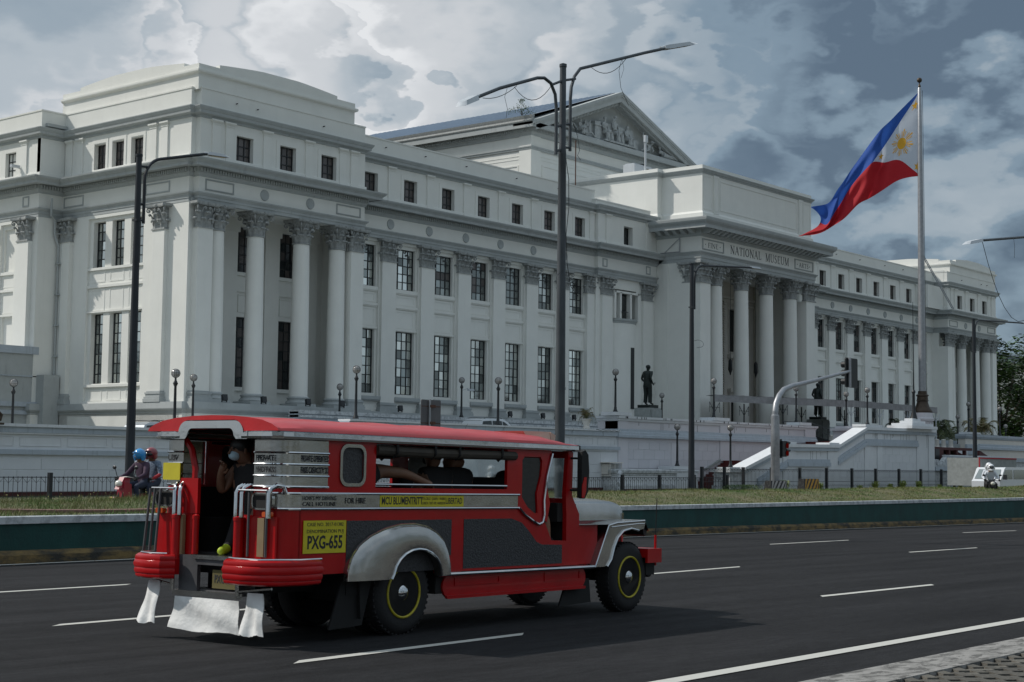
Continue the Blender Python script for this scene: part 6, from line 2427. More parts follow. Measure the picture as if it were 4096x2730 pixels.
def human(J, par, dress, sc=1.0, fat=1.0, local=True, sub=2, name='body'):
    """dress: list of (material, bones) ; first entry is the default (skin)"""
    J = {k: Vector(v) for k, v in J.items()}
    if 'hipL' not in J and 'pelvis' in J:
        pass
    if 'crown' not in J and 'head' in J:
        J['crown'] = J['head'] + (J['head'] - J['neck']).normalized() * .10 * sc
    me, names = human_mesh(J, sc, fat, sub)
    me.materials.clear()
    for m, _ in dress:
        me.materials.append(MATS[m])
    bone_m = {}
    for i, (m, bl) in enumerate(dress):
        for bn in bl:
            bone_m[bn] = i
    segs = [(J[a], J[b_], bone_m.get(b_, 0)) for a, b_, _, _ in BONES if a in J and b_ in J]
    for p in me.polygons:
        c_ = p.center
        best = min(segs, key=lambda s_: seg_d(c_, s_[0], s_[1]))
        p.material_index = best[2]
        p.use_smooth = True
    o = place(name, me, par, local=local)
    if not local and par is not None:
        o.matrix_parent_inverse = inv_of(par)
    return o
TORSO = ['waist', 'chest', 'neck', 'shL', 'shR']
ARMS = ['elL', 'elR']
FORE = ['wrL', 'wrR']
LEGS = ['hipL', 'hipR', 'knL', 'knR', 'anL', 'anR', 'pelvis']
FEET = ['toeL', 'toeR']
def face(par, head, fwd, sc=1.0, skin='skin_tan', hair='hair_black', local=True, mask=None):
    """nose, ears, eyes, mouth and hair on a head at `head` looking along fwd"""
    f = Vector(fwd).normalized()
    s_ = f.cross(Vector((0, 0, 1))).normalized()
    u = s_.cross(f)
    H = Vector(head)
    def P(a, b_, c_):
        return H + (f * a + s_ * b_ + u * c_) * sc
    b = MB()
    b.tube([P(.085, 0, .035), P(.118, 0, -.01), P(.09, 0, -.02)], [.010 * sc, .016 * sc, .012 * sc], 6)
    for k in (-1, 1):
        b.sphere(P(0, k * .098, 0), (.018 * sc, .012 * sc, .03 * sc), 7, 5)
    o1 = b.build('face_features', skin, par, local=local)
    b = MB()
    for k in (-1, 1):
        b.sphere(P(.088, k * .035, .03), .011 * sc, 6, 4)
    b.tube([P(.094, -.022, -.05), P(.098, 0, -.052), P(.094, .022, -.05)], .006 * sc, 5)
    o2 = b.build('eyes_and_mouth', 'hair_black', par, local=local)
    if hair:
        b = MB()
        c_ = P(-.018, 0, .045)
        b.sphere(c_, (.108 * sc, .108 * sc, .095 * sc), 14, 9)
        b.build('hair', hair, par, local=local)
    if mask:
        b = MB()
        b.sphere(P(.055, 0, -.035), (.062 * sc, .062 * sc, .048 * sc), 10, 7)
        b.build('face_mask', mask, par, local=local)
def hand(par, wrist, tip, sc=1.0, m='skin_tan', curl=.4, local=True):
    """palm with four fingers and a thumb"""
    w, t = Vector(wrist), Vector(tip)
    d = (t - w).normalized()
    up = Vector((0, 0, 1)) if abs(d.z) < .85 else Vector((1, 0, 0))
    s_ = d.cross(up).normalized()
    n = s_.cross(d)
    b = MB()
    b.tube([w, w + d * .045 * sc, w + d * .085 * sc], [.024 * sc, .034 * sc, .034 * sc], 8)
    for i, (o_, L_) in enumerate(((-.030, .062), (-.010, .075), (.010, .070), (.029, .055))):
        a = w + d * .085 * sc + s_ * o_ * sc
        c1 = a + (d * math.cos(curl * .5) - n * math.sin(curl * .5)) * L_ * .45 * sc
        c2 = c1 + (d * math.cos(curl * 1.6) - n * math.sin(curl * 1.6)) * L_ * .55 * sc
        b.tube([a, c1, c2], [.0095 * sc, .009 * sc, .007 * sc], 6)
    a = w + d * .03 * sc - s_ * .03 * sc
    b.tube([a, a + (d * .5 - s_ * .8).normalized() * .032 * sc, a + (d * .9 - s_ * .5).normalized() * .062 * sc], [.012 * sc, .011 * sc, .008 * sc], 6)
    return b.build('hand', m, par, local=local)

# ---- bronze statue on the terrace
def bronze(x, y, zb, h, label, ped):
    """standing man facing +X (towards the photo's right), overall height h"""
    root = thing('bronze_statue', label, 'statue', (x, y, zb), 0)
    s = h / 1.86
    def q(a, b_, c_):
        return (a * s, b_ * s, c_ * s)
    J = dict(pelvis=q(-.02, 0, .98), waist=q(-.03, 0, 1.12), chest=q(-.03, 0, 1.36), neck=q(.0, 0, 1.56), head=q(.045, 0, 1.70),
             shL=q(-.02, .19, 1.47), elL=q(-.10, .27, 1.20), wrL=q(.10, .20, 1.02), haL=q(.15, .18, 1.0),
             shR=q(-.02, -.19, 1.47), elR=q(-.15, -.26, 1.20), wrR=q(.06, -.22, 1.00), haR=q(.15, -.20, .97),
             hipL=q(-.02, .10, .92), knL=q(.02, .11, .50), anL=q(-.02, .12, .10), toeL=q(.18, .14, .04),
             hipR=q(-.02, -.10, .92), knR=q(.03, -.12, .50), anR=q(.02, -.14, .10), toeR=q(.22, -.16, .04))
    human(J, root, [('bronze', [])], s, 1.12)
    face(root, q(.045, 0, 1.70), (1, 0, .0), s * 1.02, 'bronze', 'bronze')
    hand(root, q(.10, .20, 1.02), q(.2, .19, .9), s, 'bronze', 1.0)
    hand(root, q(.06, -.22, 1.0), q(.2, -.2, .95), s, 'bronze', 1.0)
    b = MB()
    # jacket skirt, lapels and trouser legs give the suited outline
    b.lathe([(.185 * s, .80 * s), (.205 * s, .84 * s), (.19 * s, 1.02 * s), (.185 * s, 1.25 * s), (.205 * s, 1.42 * s), (.15 * s, 1.52 * s)], (-.02 * s, 0, 0), 16)
    b.hexa([q(.13, .02, 1.1), q(.19, .06, 1.1), q(.19, .10, 1.1), q(.12, .12, 1.1)], [q(.12, .03, 1.5), q(.15, .05, 1.5), q(.14, .09, 1.48), q(.10, .10, 1.48)])
    b.hexa([q(.13, -.02, 1.1), q(.12, -.12, 1.1), q(.19, -.10, 1.1), q(.19, -.06, 1.1)], [q(.12, -.03, 1.5), q(.10, -.10, 1.48), q(.14, -.09, 1.48), q(.15, -.05, 1.5)])
    b.build('jacket', 'bronze', root, local=True)
    b = MB()
    for k in (-1, 1):
        b.tube([q(-.02, k * .10, .92), q(.025, k * .115, .5), q(-.0, k * .13, .12)], [.125 * s, .098 * s, .092 * s], 12)
    b.build('trousers', 'bronze', root, local=True)
    b = MB()
    b.box(-.32 * s, .36 * s, -.34 * s, .34 * s, -.12 * s, .015)
    b.tube([q(.12, -.22, .99), q(.30, -.20, 1.02)], .02 * s, 6)
    b.build('plinth', 'bronze', root, local=True)
    b = MB()
    z0 = -.12 * s - ped
    b.box(-.46 * s, .46 * s, -.42 * s, .42 * s, z0, -.13 * s).box(-.36 * s, .40 * s, -.50 * s, -.42 * s, z0, -.2 * s)
    b.build('pedestal', 'stone_grey', root, local=True)
    b = MB()
    b.box(.47 * s, .60 * s, -.15 * s, .2 * s, z0 + .25, z0 + .75)
    b.build('box', 'bronze_brown', root, local=True)
    return root
bronze(89.9, 61.0, 5.85, 2.85, 'dark bronze statue of a standing man in a jacket holding papers beside the portico', 1.9)
bronze(127.7, 68.0, 6.25, 3.15, 'dark bronze statue half hidden behind the canopy, right of the portico columns', 2.5)

# ---- pediment group
PGY = PY + .62
def sculpt(J, extra=None, sc=1.15, headdir=(0, -1, 0), drape=None):
    root = mus
    J2 = {k: (v[0], v[1], v[2]) for k, v in J.items()}
    o = human(J2, mus, [('statue_white', [])], sc, 1.05, local=False, sub=2, name='sculpture')
    hd = Vector(J['head'])
    b = MB()
    b.sphere(hd + Vector((0, .03, .07)) * sc, (.125 * sc, .125 * sc, .115 * sc), 12, 8)
    f = Vector(headdir).normalized()
    b.sphere(hd + f * .105 * sc + Vector((0, 0, .0)), .022 * sc, 6, 5)
    if extra:
        extra(b)
    if drape:
        for (p, q_, r0, r1) in drape:
            b.tube([p, ((p[0] + q_[0]) / 2, (p[1] + q_[1]) / 2 - .04, (p[2] + q_[2]) / 2), q_], [r0, (r0 + r1) / 2 * 1.08, r1], 12)
            # folds
            P0, P1 = Vector(p), Vector(q_)
            for k in range(6):
                a = k * math.pi / 3
                off = Vector((math.cos(a), -abs(math.sin(a)), 0)) * r1 * .95
                b.tube([P0 + off * .6, P1 + off], [.03, .05], 6)
    x = MB()
    x.v, x.f, x.mi, x.sm = b.v, b.f, b.mi, b.sm
    x.build('drapery', 'statue_white', o)
    return o
zb = 32.40
def seated(x, face=1, h=2.6, knee=.55, y=PGY, arms='lap'):
    """seated figure facing the viewer, knees turned toward face (+1 right, -1 left)"""
    s = h / 1.62
    f = face
    return dict(pelvis=(x, y, zb + .62 * s), waist=(x - .02 * f, y - .02, zb + .78 * s), chest=(x - .03 * f, y - .04, zb + 1.02 * s), neck=(x, y - .05, zb + 1.24 * s), head=(x + .04 * f, y - .09, zb + 1.40 * s),
                shL=(x - .22 * s, y - .02, zb + 1.13 * s), elL=(x - .27 * s, y - .14, zb + .86 * s), wrL=(x - .10 * s + .1 * f, y - .32, zb + .74 * s), haL=(x + .05 * f, y - .36, zb + .72 * s),
                shR=(x + .20 * s, y - .02, zb + 1.13 * s), elR=(x + .27 * s, y - .14, zb + .86 * s), wrR=(x + .14 * s, y - .32, zb + .76 * s), haR=(x + .1 * f, y - .38, zb + .73 * s),
                hipL=(x - .08 * s, y - .05, zb + .60 * s), knL=(x + (.10 * f - .10) * s * 1.6, y - .42, zb + .58 * s), anL=(x + (.12 * f - .10) * s * 1.6, y - .40, zb + .12 * s), toeL=(x + (.2 * f - .1) * s * 1.6, y - .55, zb + .06),
                hipR=(x + .10 * s, y - .05, zb + .60 * s), knR=(x + (.12 * f + .10) * s * 1.6, y - .42, zb + .62 * s), anR=(x + (.20 * f + .06) * s * 1.6, y - .36, zb + .12 * s), toeR=(x + (.28 * f + .06) * s * 1.6, y - .5, zb + .06))
def dr(J, r=.30):
    k = J
    return [(k['knL'], (k['anL'][0], k['anL'][1], zb + .05), .15 * r / .3, .24 * r / .3), (k['knR'], (k['anR'][0], k['anR'][1], zb + .05), .15 * r / .3, .24 * r / .3), (k['pelvis'], k['knL'], .27, .17), (k['pelvis'], k['knR'], .27, .17)]
# central group: girl, crowned figure with a star, seated woman
J = seated(119.0, 1, 2.55)
sculpt(J, sc=1.35, drape=dr(J))
J = seated(120.75, 1, 2.95, y=PGY + .05)
def crown(b):
    b.lathe([(.17, 34.98), (.19, 35.12), (.17, 35.16)], (120.85, PGY, 0), 10)
    b.tube([(120.15, PGY - .35, 33.4), (120.05, PGY - .38, 34.5)], .035, 6)
    for k in range(5):
        a = math.pi / 2 + k * 2 * math.pi / 5
        b.tube([(120.05, PGY - .38, 34.62), (120.05 + .20 * math.cos(a), PGY - .38, 34.62 + .20 * math.sin(a))], [.06, .01], 5)
sculpt(J, crown, 1.5, drape=dr(J))
J = seated(122.7, 1, 2.25)
sculpt(J, sc=1.35, headdir=(.5, -1, -.2), drape=dr(J))
# left pair
J = seated(115.1, 1, 1.55)
sculpt(J, sc=1.05, headdir=(.3, -1, -.3), drape=dr(J, .24))
J = dict(pelvis=(113.3, PGY - .05, zb + .28), waist=(113.5, PGY - .05, zb + .48), chest=(113.65, PGY - .08, zb + .78), neck=(113.75, PGY - .1, zb + 1.02), head=(113.85, PGY - .14, zb + 1.2),
         shL=(113.4, PGY - .05, zb + .92), elL=(113.3, PGY - .3, zb + .55), wrL=(113.7, PGY - .4, zb + .3), haL=(113.85, PGY - .42, zb + .26), shR=(113.98, PGY - .1, zb + .9), elR=(114.2, PGY - .25, zb + .58), wrR=(114.25, PGY - .4, zb + .3), haR=(114.3, PGY - .4, zb + .25),
         hipL=(113.0, PGY - .1, zb + .25), knL=(112.4, PGY - .15, zb + .24), anL=(111.7, PGY - .15, zb + .16), toeL=(111.4, PGY - .15, zb + .12), hipR=(113.0, PGY - .3, zb + .25), knR=(112.5, PGY - .4, zb + .3), anR=(111.9, PGY - .35, zb + .16), toeR=(111.6, PGY - .35, zb + .12))
sculpt(J, sc=1.0, headdir=(.4, -1, -.3))
J = dict(pelvis=(115.6, PGY, zb + .22), waist=(115.7, PGY, zb + .45), chest=(115.75, PGY - .05, zb + .80), neck=(115.8, PGY - .06, zb + 1.12), head=(115.85, PGY - .1, zb + 1.32),
         shL=(115.5, PGY - .02, zb + 1.0), elL=(115.25, PGY - .15, zb + .65), wrL=(115.15, PGY - .3, zb + .35), haL=(115.2, PGY - .35, zb + .3), shR=(116.05, PGY - .04, zb + 1.0), elR=(116.35, PGY - .2, zb + .9), wrR=(116.25, PGY - .3, zb + 1.22), haR=(116.2, PGY - .3, zb + 1.35),
         hipL=(115.7, PGY - .1, zb + .2), knL=(116.4, PGY - .4, zb + .42), anL=(116.9, PGY - .4, zb + .1), toeL=(117.15, PGY - .4, zb + .06), hipR=(115.8, PGY - .1, zb + .2), knR=(116.6, PGY - .2, zb + .45), anR=(117.2, PGY - .25, zb + .1), toeR=(117.5, PGY - .3, zb + .06))
def staff(b):
    b.tube([(116.2, PGY - .32, zb + .3), (116.25, PGY - .32, zb + 1.5)], [.12, .07], 8)
sculpt(J, staff, 1.15)
# right pair: worker with hat, reclining woman
J = dict(pelvis=(126.2, PGY, zb + .2), waist=(126.35, PGY, zb + .42), chest=(126.55, PGY - .05, zb + .72), neck=(126.8, PGY - .06, zb + .96), head=(126.98, PGY - .1, zb + 1.12),
         shL=(126.3, PGY - .02, zb + .92), elL=(125.75, PGY - .15, zb + .95), wrL=(125.2, PGY - .3, zb + 1.15), haL=(125.12, PGY - .3, zb + 1.25), shR=(126.85, PGY - .04, zb + .85), elR=(127.1, PGY - .2, zb + .5), wrR=(126.8, PGY - .35, zb + .28), haR=(126.7, PGY - .38, zb + .25),
         hipL=(126.1, PGY - .1, zb + .2), knL=(125.4, PGY - .35, zb + .55), anL=(124.9, PGY - .35, zb + .1), toeL=(124.6, PGY - .4, zb + .08), hipR=(126.3, PGY - .15, zb + .2), knR=(126.0, PGY - .5, zb + .35), anR=(125.5, PGY - .5, zb + .12), toeR=(125.3, PGY - .5, zb + .08))
def hat(b):
    b.lathe([(.30, zb + 1.19), (.29, zb + 1.23), (.16, zb + 1.27), (.13, zb + 1.37), (0, zb + 1.40)], (126.98, PGY - .1, 0), 14)
    b.tube([(125.2, PGY - .32, zb + .1), (125.1, PGY - .32, zb + 1.95)], .05, 6)
    b.tube([(124.85, PGY - .32, zb + 1.5), (125.1, PGY - .32, zb + 1.62), (125.38, PGY - .32, zb + 1.55)], .035, 5)
sculpt(J, hat, 1.1, headdir=(.8, -1, -.2))
J = dict(pelvis=(129.3, PGY - .1, zb + .26), waist=(128.95, PGY - .08, zb + .36), chest=(128.55, PGY - .08, zb + .52), neck=(128.35, PGY - .1, zb + .74), head=(128.3, PGY - .14, zb + .90),
         shL=(128.3, PGY - .05, zb + .62), elL=(128.05, PGY - .3, zb + .28), wrL=(128.2, PGY - .35, zb + .62), haL=(128.25, PGY - .3, zb + .74), shR=(128.75, PGY - .12, zb + .62), elR=(129.1, PGY - .25, zb + .5), wrR=(129.5, PGY - .3, zb + .42), haR=(129.6, PGY - .3, zb + .40),
         hipL=(129.5, PGY - .15, zb + .25), knL=(130.2, PGY - .2, zb + .26), anL=(130.9, PGY - .2, zb + .12), toeL=(131.15, PGY - .2, zb + .1), hipR=(129.5, PGY - .3, zb + .25), knR=(130.1, PGY - .4, zb + .28), anR=(130.75, PGY - .4, zb + .12), toeR=(131.0, PGY - .4, zb + .1))
sculpt(J, sc=1.0, headdir=(.5, -1, 0), drape=[((128.9, PGY - .1, zb + .3), (130.7, PGY - .25, zb + .14), .27, .12)])
b = MB()
b.box(117.4, 118.2, PGY - .1, PGY + .6, zb, zb + 1.75).box(117.3, 118.3, PGY - .2, PGY + .6, zb + 1.35, zb + 1.5)
b.box(116.4, 117.4, PGY + .2, PGY + .6, zb, zb + 1.5).box(118.2, 123.9, PGY + .1, PGY + .6, zb, zb + 1.9)
b.box(118.4, 123.6, PGY - .6, PGY + .3, zb - .02, zb + .14).box(124.0, 125.0, PGY + .2, PGY + .6, zb, zb + 1.1)
b.build('relief_backdrop', 'statue_white', mus)
# ================================================================== the jeepney
jp = thing('jeepney', 'bright red jeepney with chrome trim and white mud flaps driving in the near lane', 'jeepney', (10.761, 10.021, 0.056))
_F = Vector((RC, RS, -0.0124)).normalized()
_L = Vector((-RS, RC, 0))
_U = _F.cross(_L)
jp.rotation_euler = Matrix(((_F.x, _L.x, _U.x), (_F.y, _L.y, _U.y), (_F.z, _L.z, _U.z))).to_euler()
mat('jeep_red', (0.42, 0.004, 0.006), .32, coat=.15, spec=.3, var=.18, scale=3, bump=.05, bscale=6)
mat('jeep_red_roof', (0.55, 0.012, 0.016), .40, coat=.15, var=.20, scale=2.5, stretch=(.5, 2, 1), bump=.35, bscale=3.5)
mat('chrome', (0.62, 0.63, 0.64), .10, metal=1.0, var=.12, scale=3, bump=.12, bscale=5)
mat('steel_brushed', (0.50, 0.49, 0.47), .24, metal=1.0, var=.22, scale=2.4, bump=.25, bscale=4)
mat('panel_grey', (0.050, 0.050, 0.054), .6, var=.55, scale=45, bump=.5, bscale=55)
mat('tyre', (0.014, 0.014, 0.015), .8, bump=.3, bscale=60)
mat('rim_black', (0.02, 0.018, 0.017), .5, var=.3, scale=10)
mat('rim_yellow', (0.50, 0.42, 0.02), .5, var=.3, scale=12)
mat('decal_yellow', (0.60, 0.52, 0.02), .6, var=.12, scale=6)
mat('flap_white', (0.78, 0.78, 0.76), .6, var=.10, scale=6, bump=.9, bscale=7)
mat('peach_board', (0.62, 0.42, 0.33), .6, var=.12, scale=3)
mat('tarp_brown', (0.045, 0.037, 0.028), .8, var=.3, scale=6)
mat('under_black', (0.008, 0.008, 0.008), .8)
mat('tread_grey', (0.085, 0.085, 0.09), .55, metal=.2, var=.3, scale=6)
mat('wood_tan', (0.26, 0.19, 0.10), .7, var=.2, scale=5)
mat('screen_dark', (0.028, 0.027, 0.027), .35, var=.5, scale=12, stretch=(1, 1, 3))
mat('orange_lens', (0.55, 0.09, 0.02), .25)
WD = 1.60
def jb(b, name, m, par=None, kind=None):
    return b.build(name, m, par or jp, kind, local=True)
def both(fn):
    """apply a builder to both sides: fn(b, y, s) where s=+1 near (outer = -y), -1 far"""
    for y, s in ((0.0, 1), (WD, -1)):
        fn(y, s)
# --- side panels (each side: lower body with wheel arch, pillars, window band)
def side_body(y, s):
    b = MB()
    ARCH = arc((.07, .50), .38, 0, 180, 12)
    low = [(-1.42, .60), (-.31, .60)] + [(p[0], p[1]) for p in arc((.07, .55), .38, 180, 0, 12)] + [(.45, .56), (2.83, .56), (2.83, .82), (2.60, .82), (2.33, .83), (2.22, 1.00), (2.12, 1.08), (2.03, 1.10), (1.80, 1.20), (1.72, 1.36), (-1.42, 1.36)]
    b.plate(low, y0=y, y1=y + s * .035)
    up = [(-1.08, 1.34), (1.73, 1.34), (1.80, 1.20), (2.03, 1.09), (2.12, 1.07), (2.25, 1.02), (2.30, 1.22), (2.22, 1.45), (2.32, 1.77), (-1.08, 1.77)]
    h1 = rrect(-.91, -.61, 1.39, 1.73, .07)
    h2 = rrect(-.445, 1.545, 1.352, 1.765, .012, 2)
    h3 = [(1.80, 1.66), (1.84, 1.70), (2.12, 1.70), (2.15, 1.66), (2.13, 1.50), (2.06, 1.32), (2.08, 1.12), (2.03, 1.11), (1.90, 1.18), (1.80, 1.28)]
    b.plate(up, [h1, h2, h3[::-1]], y + s * .004, y + s * .039)
    # windscreen pillar and cowl
    b.plate([(2.60, .80), (2.84, .80), (2.84, 1.10), (2.74, 1.24), (2.70, 1.30), (2.71, 1.78), (2.62, 1.78), (2.58, 1.30), (2.60, 1.1)], y0=y + s * .001, y1=y + s * .05)
    jb(b, 'side_panel', 'jeep_red')
    b = MB()
    b.plate(rrect(-.93, -.59, 1.37, 1.75, .09), [rrect(-.90, -.62, 1.40, 1.72, .07)[::-1]], y - s * .010, y + s * .002)
    jb(b, 'porthole_rim', 'steel_brushed')
    b = MB()
    b.plate(rrect(-.905, -.615, 1.395, 1.725, .07), y0=y + s * .012, y1=y + s * .016)
    jb(b, 'porthole_mesh', 'panel_grey')
    b = MB()
    b.plate([(1.81, 1.65), (2.14, 1.65), (2.12, 1.50), (2.05, 1.32), (2.07, 1.12), (1.90, 1.19), (1.81, 1.28)], y0=y + s * .02, y1=y + s * .025)
    b.plate([(1.82, 1.64), (2.13, 1.64), (2.12, 1.69), (1.84, 1.69)], y0=y + s * .02, y1=y + s * .025)
    jb(b, 'cab_window', 'screen_dark')
    # belt: bright strip between two beads
    b = MB()
    b.plate(rect(-1.42, 1.72, 1.185, 1.295), y0=y - s * .006, y1=y + s * .001)
    jb(b, 'belt_panel', 'steel_brushed')
    b = MB()
    for z in (1.305, 1.172):
        b.tube([(-1.42, y - s * .010, z), (1.74, y - s * .010, z)], .011, 6)
    jb(b, 'belt_bead', 'chrome')
    b = MB()
    b.tube([(1.74, y - s * .012, 1.172), (1.84, y - s * .012, 1.10), (1.97, y - s * .012, 1.04), (2.08, y - s * .012, 1.00), (2.15, y - s * .012, 1.02), (2.18, y - s * .012, 1.10), (2.17, y - s * .012, 1.25), (2.22, y - s * .012, 1.50), (2.31, y - s * .012, 1.74)], .015, 6)
    jb(b, 'door_trim', 'chrome')
    # textured dark panels below
    b = MB()
    b.plate(rect(-1.30, -.84, .79, 1.07), y0=y - s * .004, y1=y + s * .001)
    b.plate([(-.82, .585), (-.80, .585), (.62, .585), (.62, .72), (.66, .72), (.66, 1.065), (-.82, 1.065)], y0=y - s * .004, y1=y + s * .001)
    pts = [(.85, .585), (2.52, .585), (2.52, .78), (2.16, .79), (2.06, .82), (1.93, .93), (1.80, 1.02), (1.62, 1.065), (.85, 1.065)]
    b.plate(pts, y0=y - s * .004, y1=y + s * .001)
    jb(b, 'textured_panel', 'panel_grey')
    # running board trim and skirt
    b = MB()
    b.tube([(.44, y - s * .02, .540), (3.10, y - s * .02, .530)], .022, 8)
    jb(b, 'running_board_trim', 'chrome')
    b = MB()
    b.plate(rrect(.58, 3.02, .305, .535, .12), y0=y + s * .03, y1=y + s * .06)
    b.plate(rrect(.62, 2.98, .30, .33, .014, 2), y0=y + s * .0, y1=y + s * .03)
    b.plate(rect(.60, 3.02, .515, .552), y0=y + s * .0, y1=y + s * .12)
    jb(b, 'skirt', 'jeep_red')
    b = MB()
    frame2(b, .76, 1.48, .42, .50, y + s * .022, y + s * .032, .015)
    frame2(b, 2.25, 2.9, .40, .50, y + s * .022, y + s * .032, .012)
    jb(b, 'skirt_pressing', 'jeep_red')
    # window rail, rolled tarpaulin with straps
    b = MB()
    b.tube([(-.445, y + s * .01, 1.392), (1.545, y + s * .01, 1.392)], .012, 7)
    jb(b, 'window_rail', 'chrome')
    b = MB()
    b.tube([(-.44, y + s * .015, 1.705), (.4, y + s * .012, 1.695), (1.2, y + s * .012, 1.70), (1.66, y + s * .0, 1.70), (1.68, y + s * .0, 1.70)], [.048, .05, .048, .046, .01], 10)
    rt = jb(b, 'rolled_tarp', 'tarp_brown')
    b = MB()
    for x in (-.2, .35, .72, 1.4):
        b.tube([(x, y - s * .04, 1.765), (x, y - s * .045, 1.69), (x, y + s * .01, 1.645), (x, y + s * .06, 1.69)], .014, 5)
    b.build('strap', 'under_black', rt, local=True)
    # rear quarter: bright slatted panel wrapping the rounded corner
    path = [(-1.08, y)] + [(-1.42 - .22 * math.sin(R(a)), y + s * (.22 - .22 * math.cos(R(a)))) for a in (0, 15, 30, 45, 60, 75, 90)] + [(-1.64, y + s * .34)]
    def strip(off, z0, z1, q, pth=path):
        vs = []
        for i, (px, py) in enumerate(pth):
            if i == 0:
                d = Vector((pth[1][0] - px, pth[1][1] - py))
            elif i == len(pth) - 1:
                d = Vector((px - pth[i - 1][0], py - pth[i - 1][1]))
            else:
                d = Vector((pth[i + 1][0] - pth[i - 1][0], pth[i + 1][1] - pth[i - 1][1]))
            d.normalize()
            nrm = Vector((d.y, -d.x)) * (-s)
            vs += [(px + nrm.x * off, py + nrm.y * off, z0), (px + nrm.x * off, py + nrm.y * off, z1)]
        q.add(vs, [(2 * i, 2 * i + 2, 2 * i + 3, 2 * i + 1) for i in range(len(pth) - 1)], 0, True)
        return vs
    q = MB()
    strip(.004, 1.36, 1.765, q)
    jb(q, 'rear_quarter_panel', 'steel_brushed')
    for z in (1.655, 1.555, 1.455, 1.362):
        q = MB()
        q.tube([(px - (0.008 if i > 5 else 0), py - s * (.012 if i < 6 else 0), z) for i, (px, py) in enumerate(path)], .010, 6)
        jb(q, 'slat', 'chrome')
    q = MB()
    lp = [(-1.40, y)] + path[1:]
    strip(.0, .60, 1.36, q, lp)
    jb(q, 'rear_corner', 'jeep_red')
    q = MB()
    strip(.006, 1.185, 1.295, q, lp[:-2])
    jb(q, 'corner_belt_panel', 'steel_brushed')
    q = MB()
    for z in (1.305, 1.172):
        q.tube([(px - (.010 if i > 3 else 0), py - s * .010, z) for i, (px, py) in enumerate(lp[:-2])], .011, 6)
    jb(q, 'corner_bead', 'chrome')
both(side_body)
# --- lettering on the near side
def put_text(txt, x, z, h, y=-.0085, sx=1.0, m='ink', bold=.0, name='lettering', rot=0, par=None, maxw=None):
    me = text_mesh(txt, h, .0006, bold, sx)
    xs = [v.co.x for v in me.vertices]
    w = max(xs) - min(xs)
    if maxw:
        me.transform(Matrix.Scale(maxw / w, 4, (1, 0, 0)))
    me.materials.append(MATS[m])
    o = place(name, me, par or jp, local=True)
    o.location = (x, y, z)
    o.rotation_euler = (0, 0, rot)
    return o
b = MB()
b.plate(rect(-1.37, -.835, .785, 1.07), y0=-.010, y1=-.004)
jb(b, 'case_number_plate', 'decal_yellow')
put_text('CASE NO. 2017-01382', -1.10, 1.035, .032, -.0115, maxw=.46)
put_text('DENOMINATION PUJ', -1.10, .975, .032, -.0115, maxw=.46)
put_text('PXG-655', -1.10, .875, .115, -.0115, bold=.004, maxw=.44)
b = MB()
b.plate(rect(-.39, .83, 1.188, 1.292), y0=-.0095, y1=-.006)
jb(b, 'route_banner', 'decal_yellow')
put_text('MCU BLUMENTRITT', -.08, 1.24, .070, -.0105, bold=.002, maxw=.58)
put_text('STA.CRUZ  QUIAPO  MABINI', .375, 1.262, .026, -.0105, maxw=.34)
put_text('LUNETA  TAFT AVE  HARRISON', .375, 1.220, .026, -.0105, maxw=.34)
put_text('LIBERTAD', .68, 1.24, .060, -.0105, bold=.001, maxw=.25)
put_text('FOR HIRE', -.72, 1.24, .055, -.0105, maxw=.27)
put_text('HOW\'S MY DRIVING', -1.18, 1.262, .038, -.0105, maxw=.42)
put_text('CALL HOTLINE', -1.18, 1.212, .038, -.0105, maxw=.42)
put_text('PRIVATE OPERATED', -1.25, 1.605, .055, -.0105, bold=.002, maxw=.34)
put_text('PASS CAPACITY 22', -1.25, 1.505, .055, -.0105, bold=.002, maxw=.34)
put_text('PRIVATE', -1.655, 1.605, .05, .20, bold=.002, maxw=.22, rot=-math.pi / 2)
put_text('NO PASS', -1.655, 1.505, .05, .20, bold=.002, maxw=.22, rot=-math.pi / 2)
put_text('UV', -1.655, 1.60, .05, 1.40, bold=.002, maxw=.12, rot=-math.pi / 2)
b = MB()
b.plate(rrect(1.27, 1.50, 1.40, 1.555, .01), y0=-1.672, y1=-1.664, ax='x')
b.v = [(-1.668 + (v[0] + 1.668), v[1], v[2]) for v in b.v]
jb(b, 'rear_notice', 'decal_yellow')
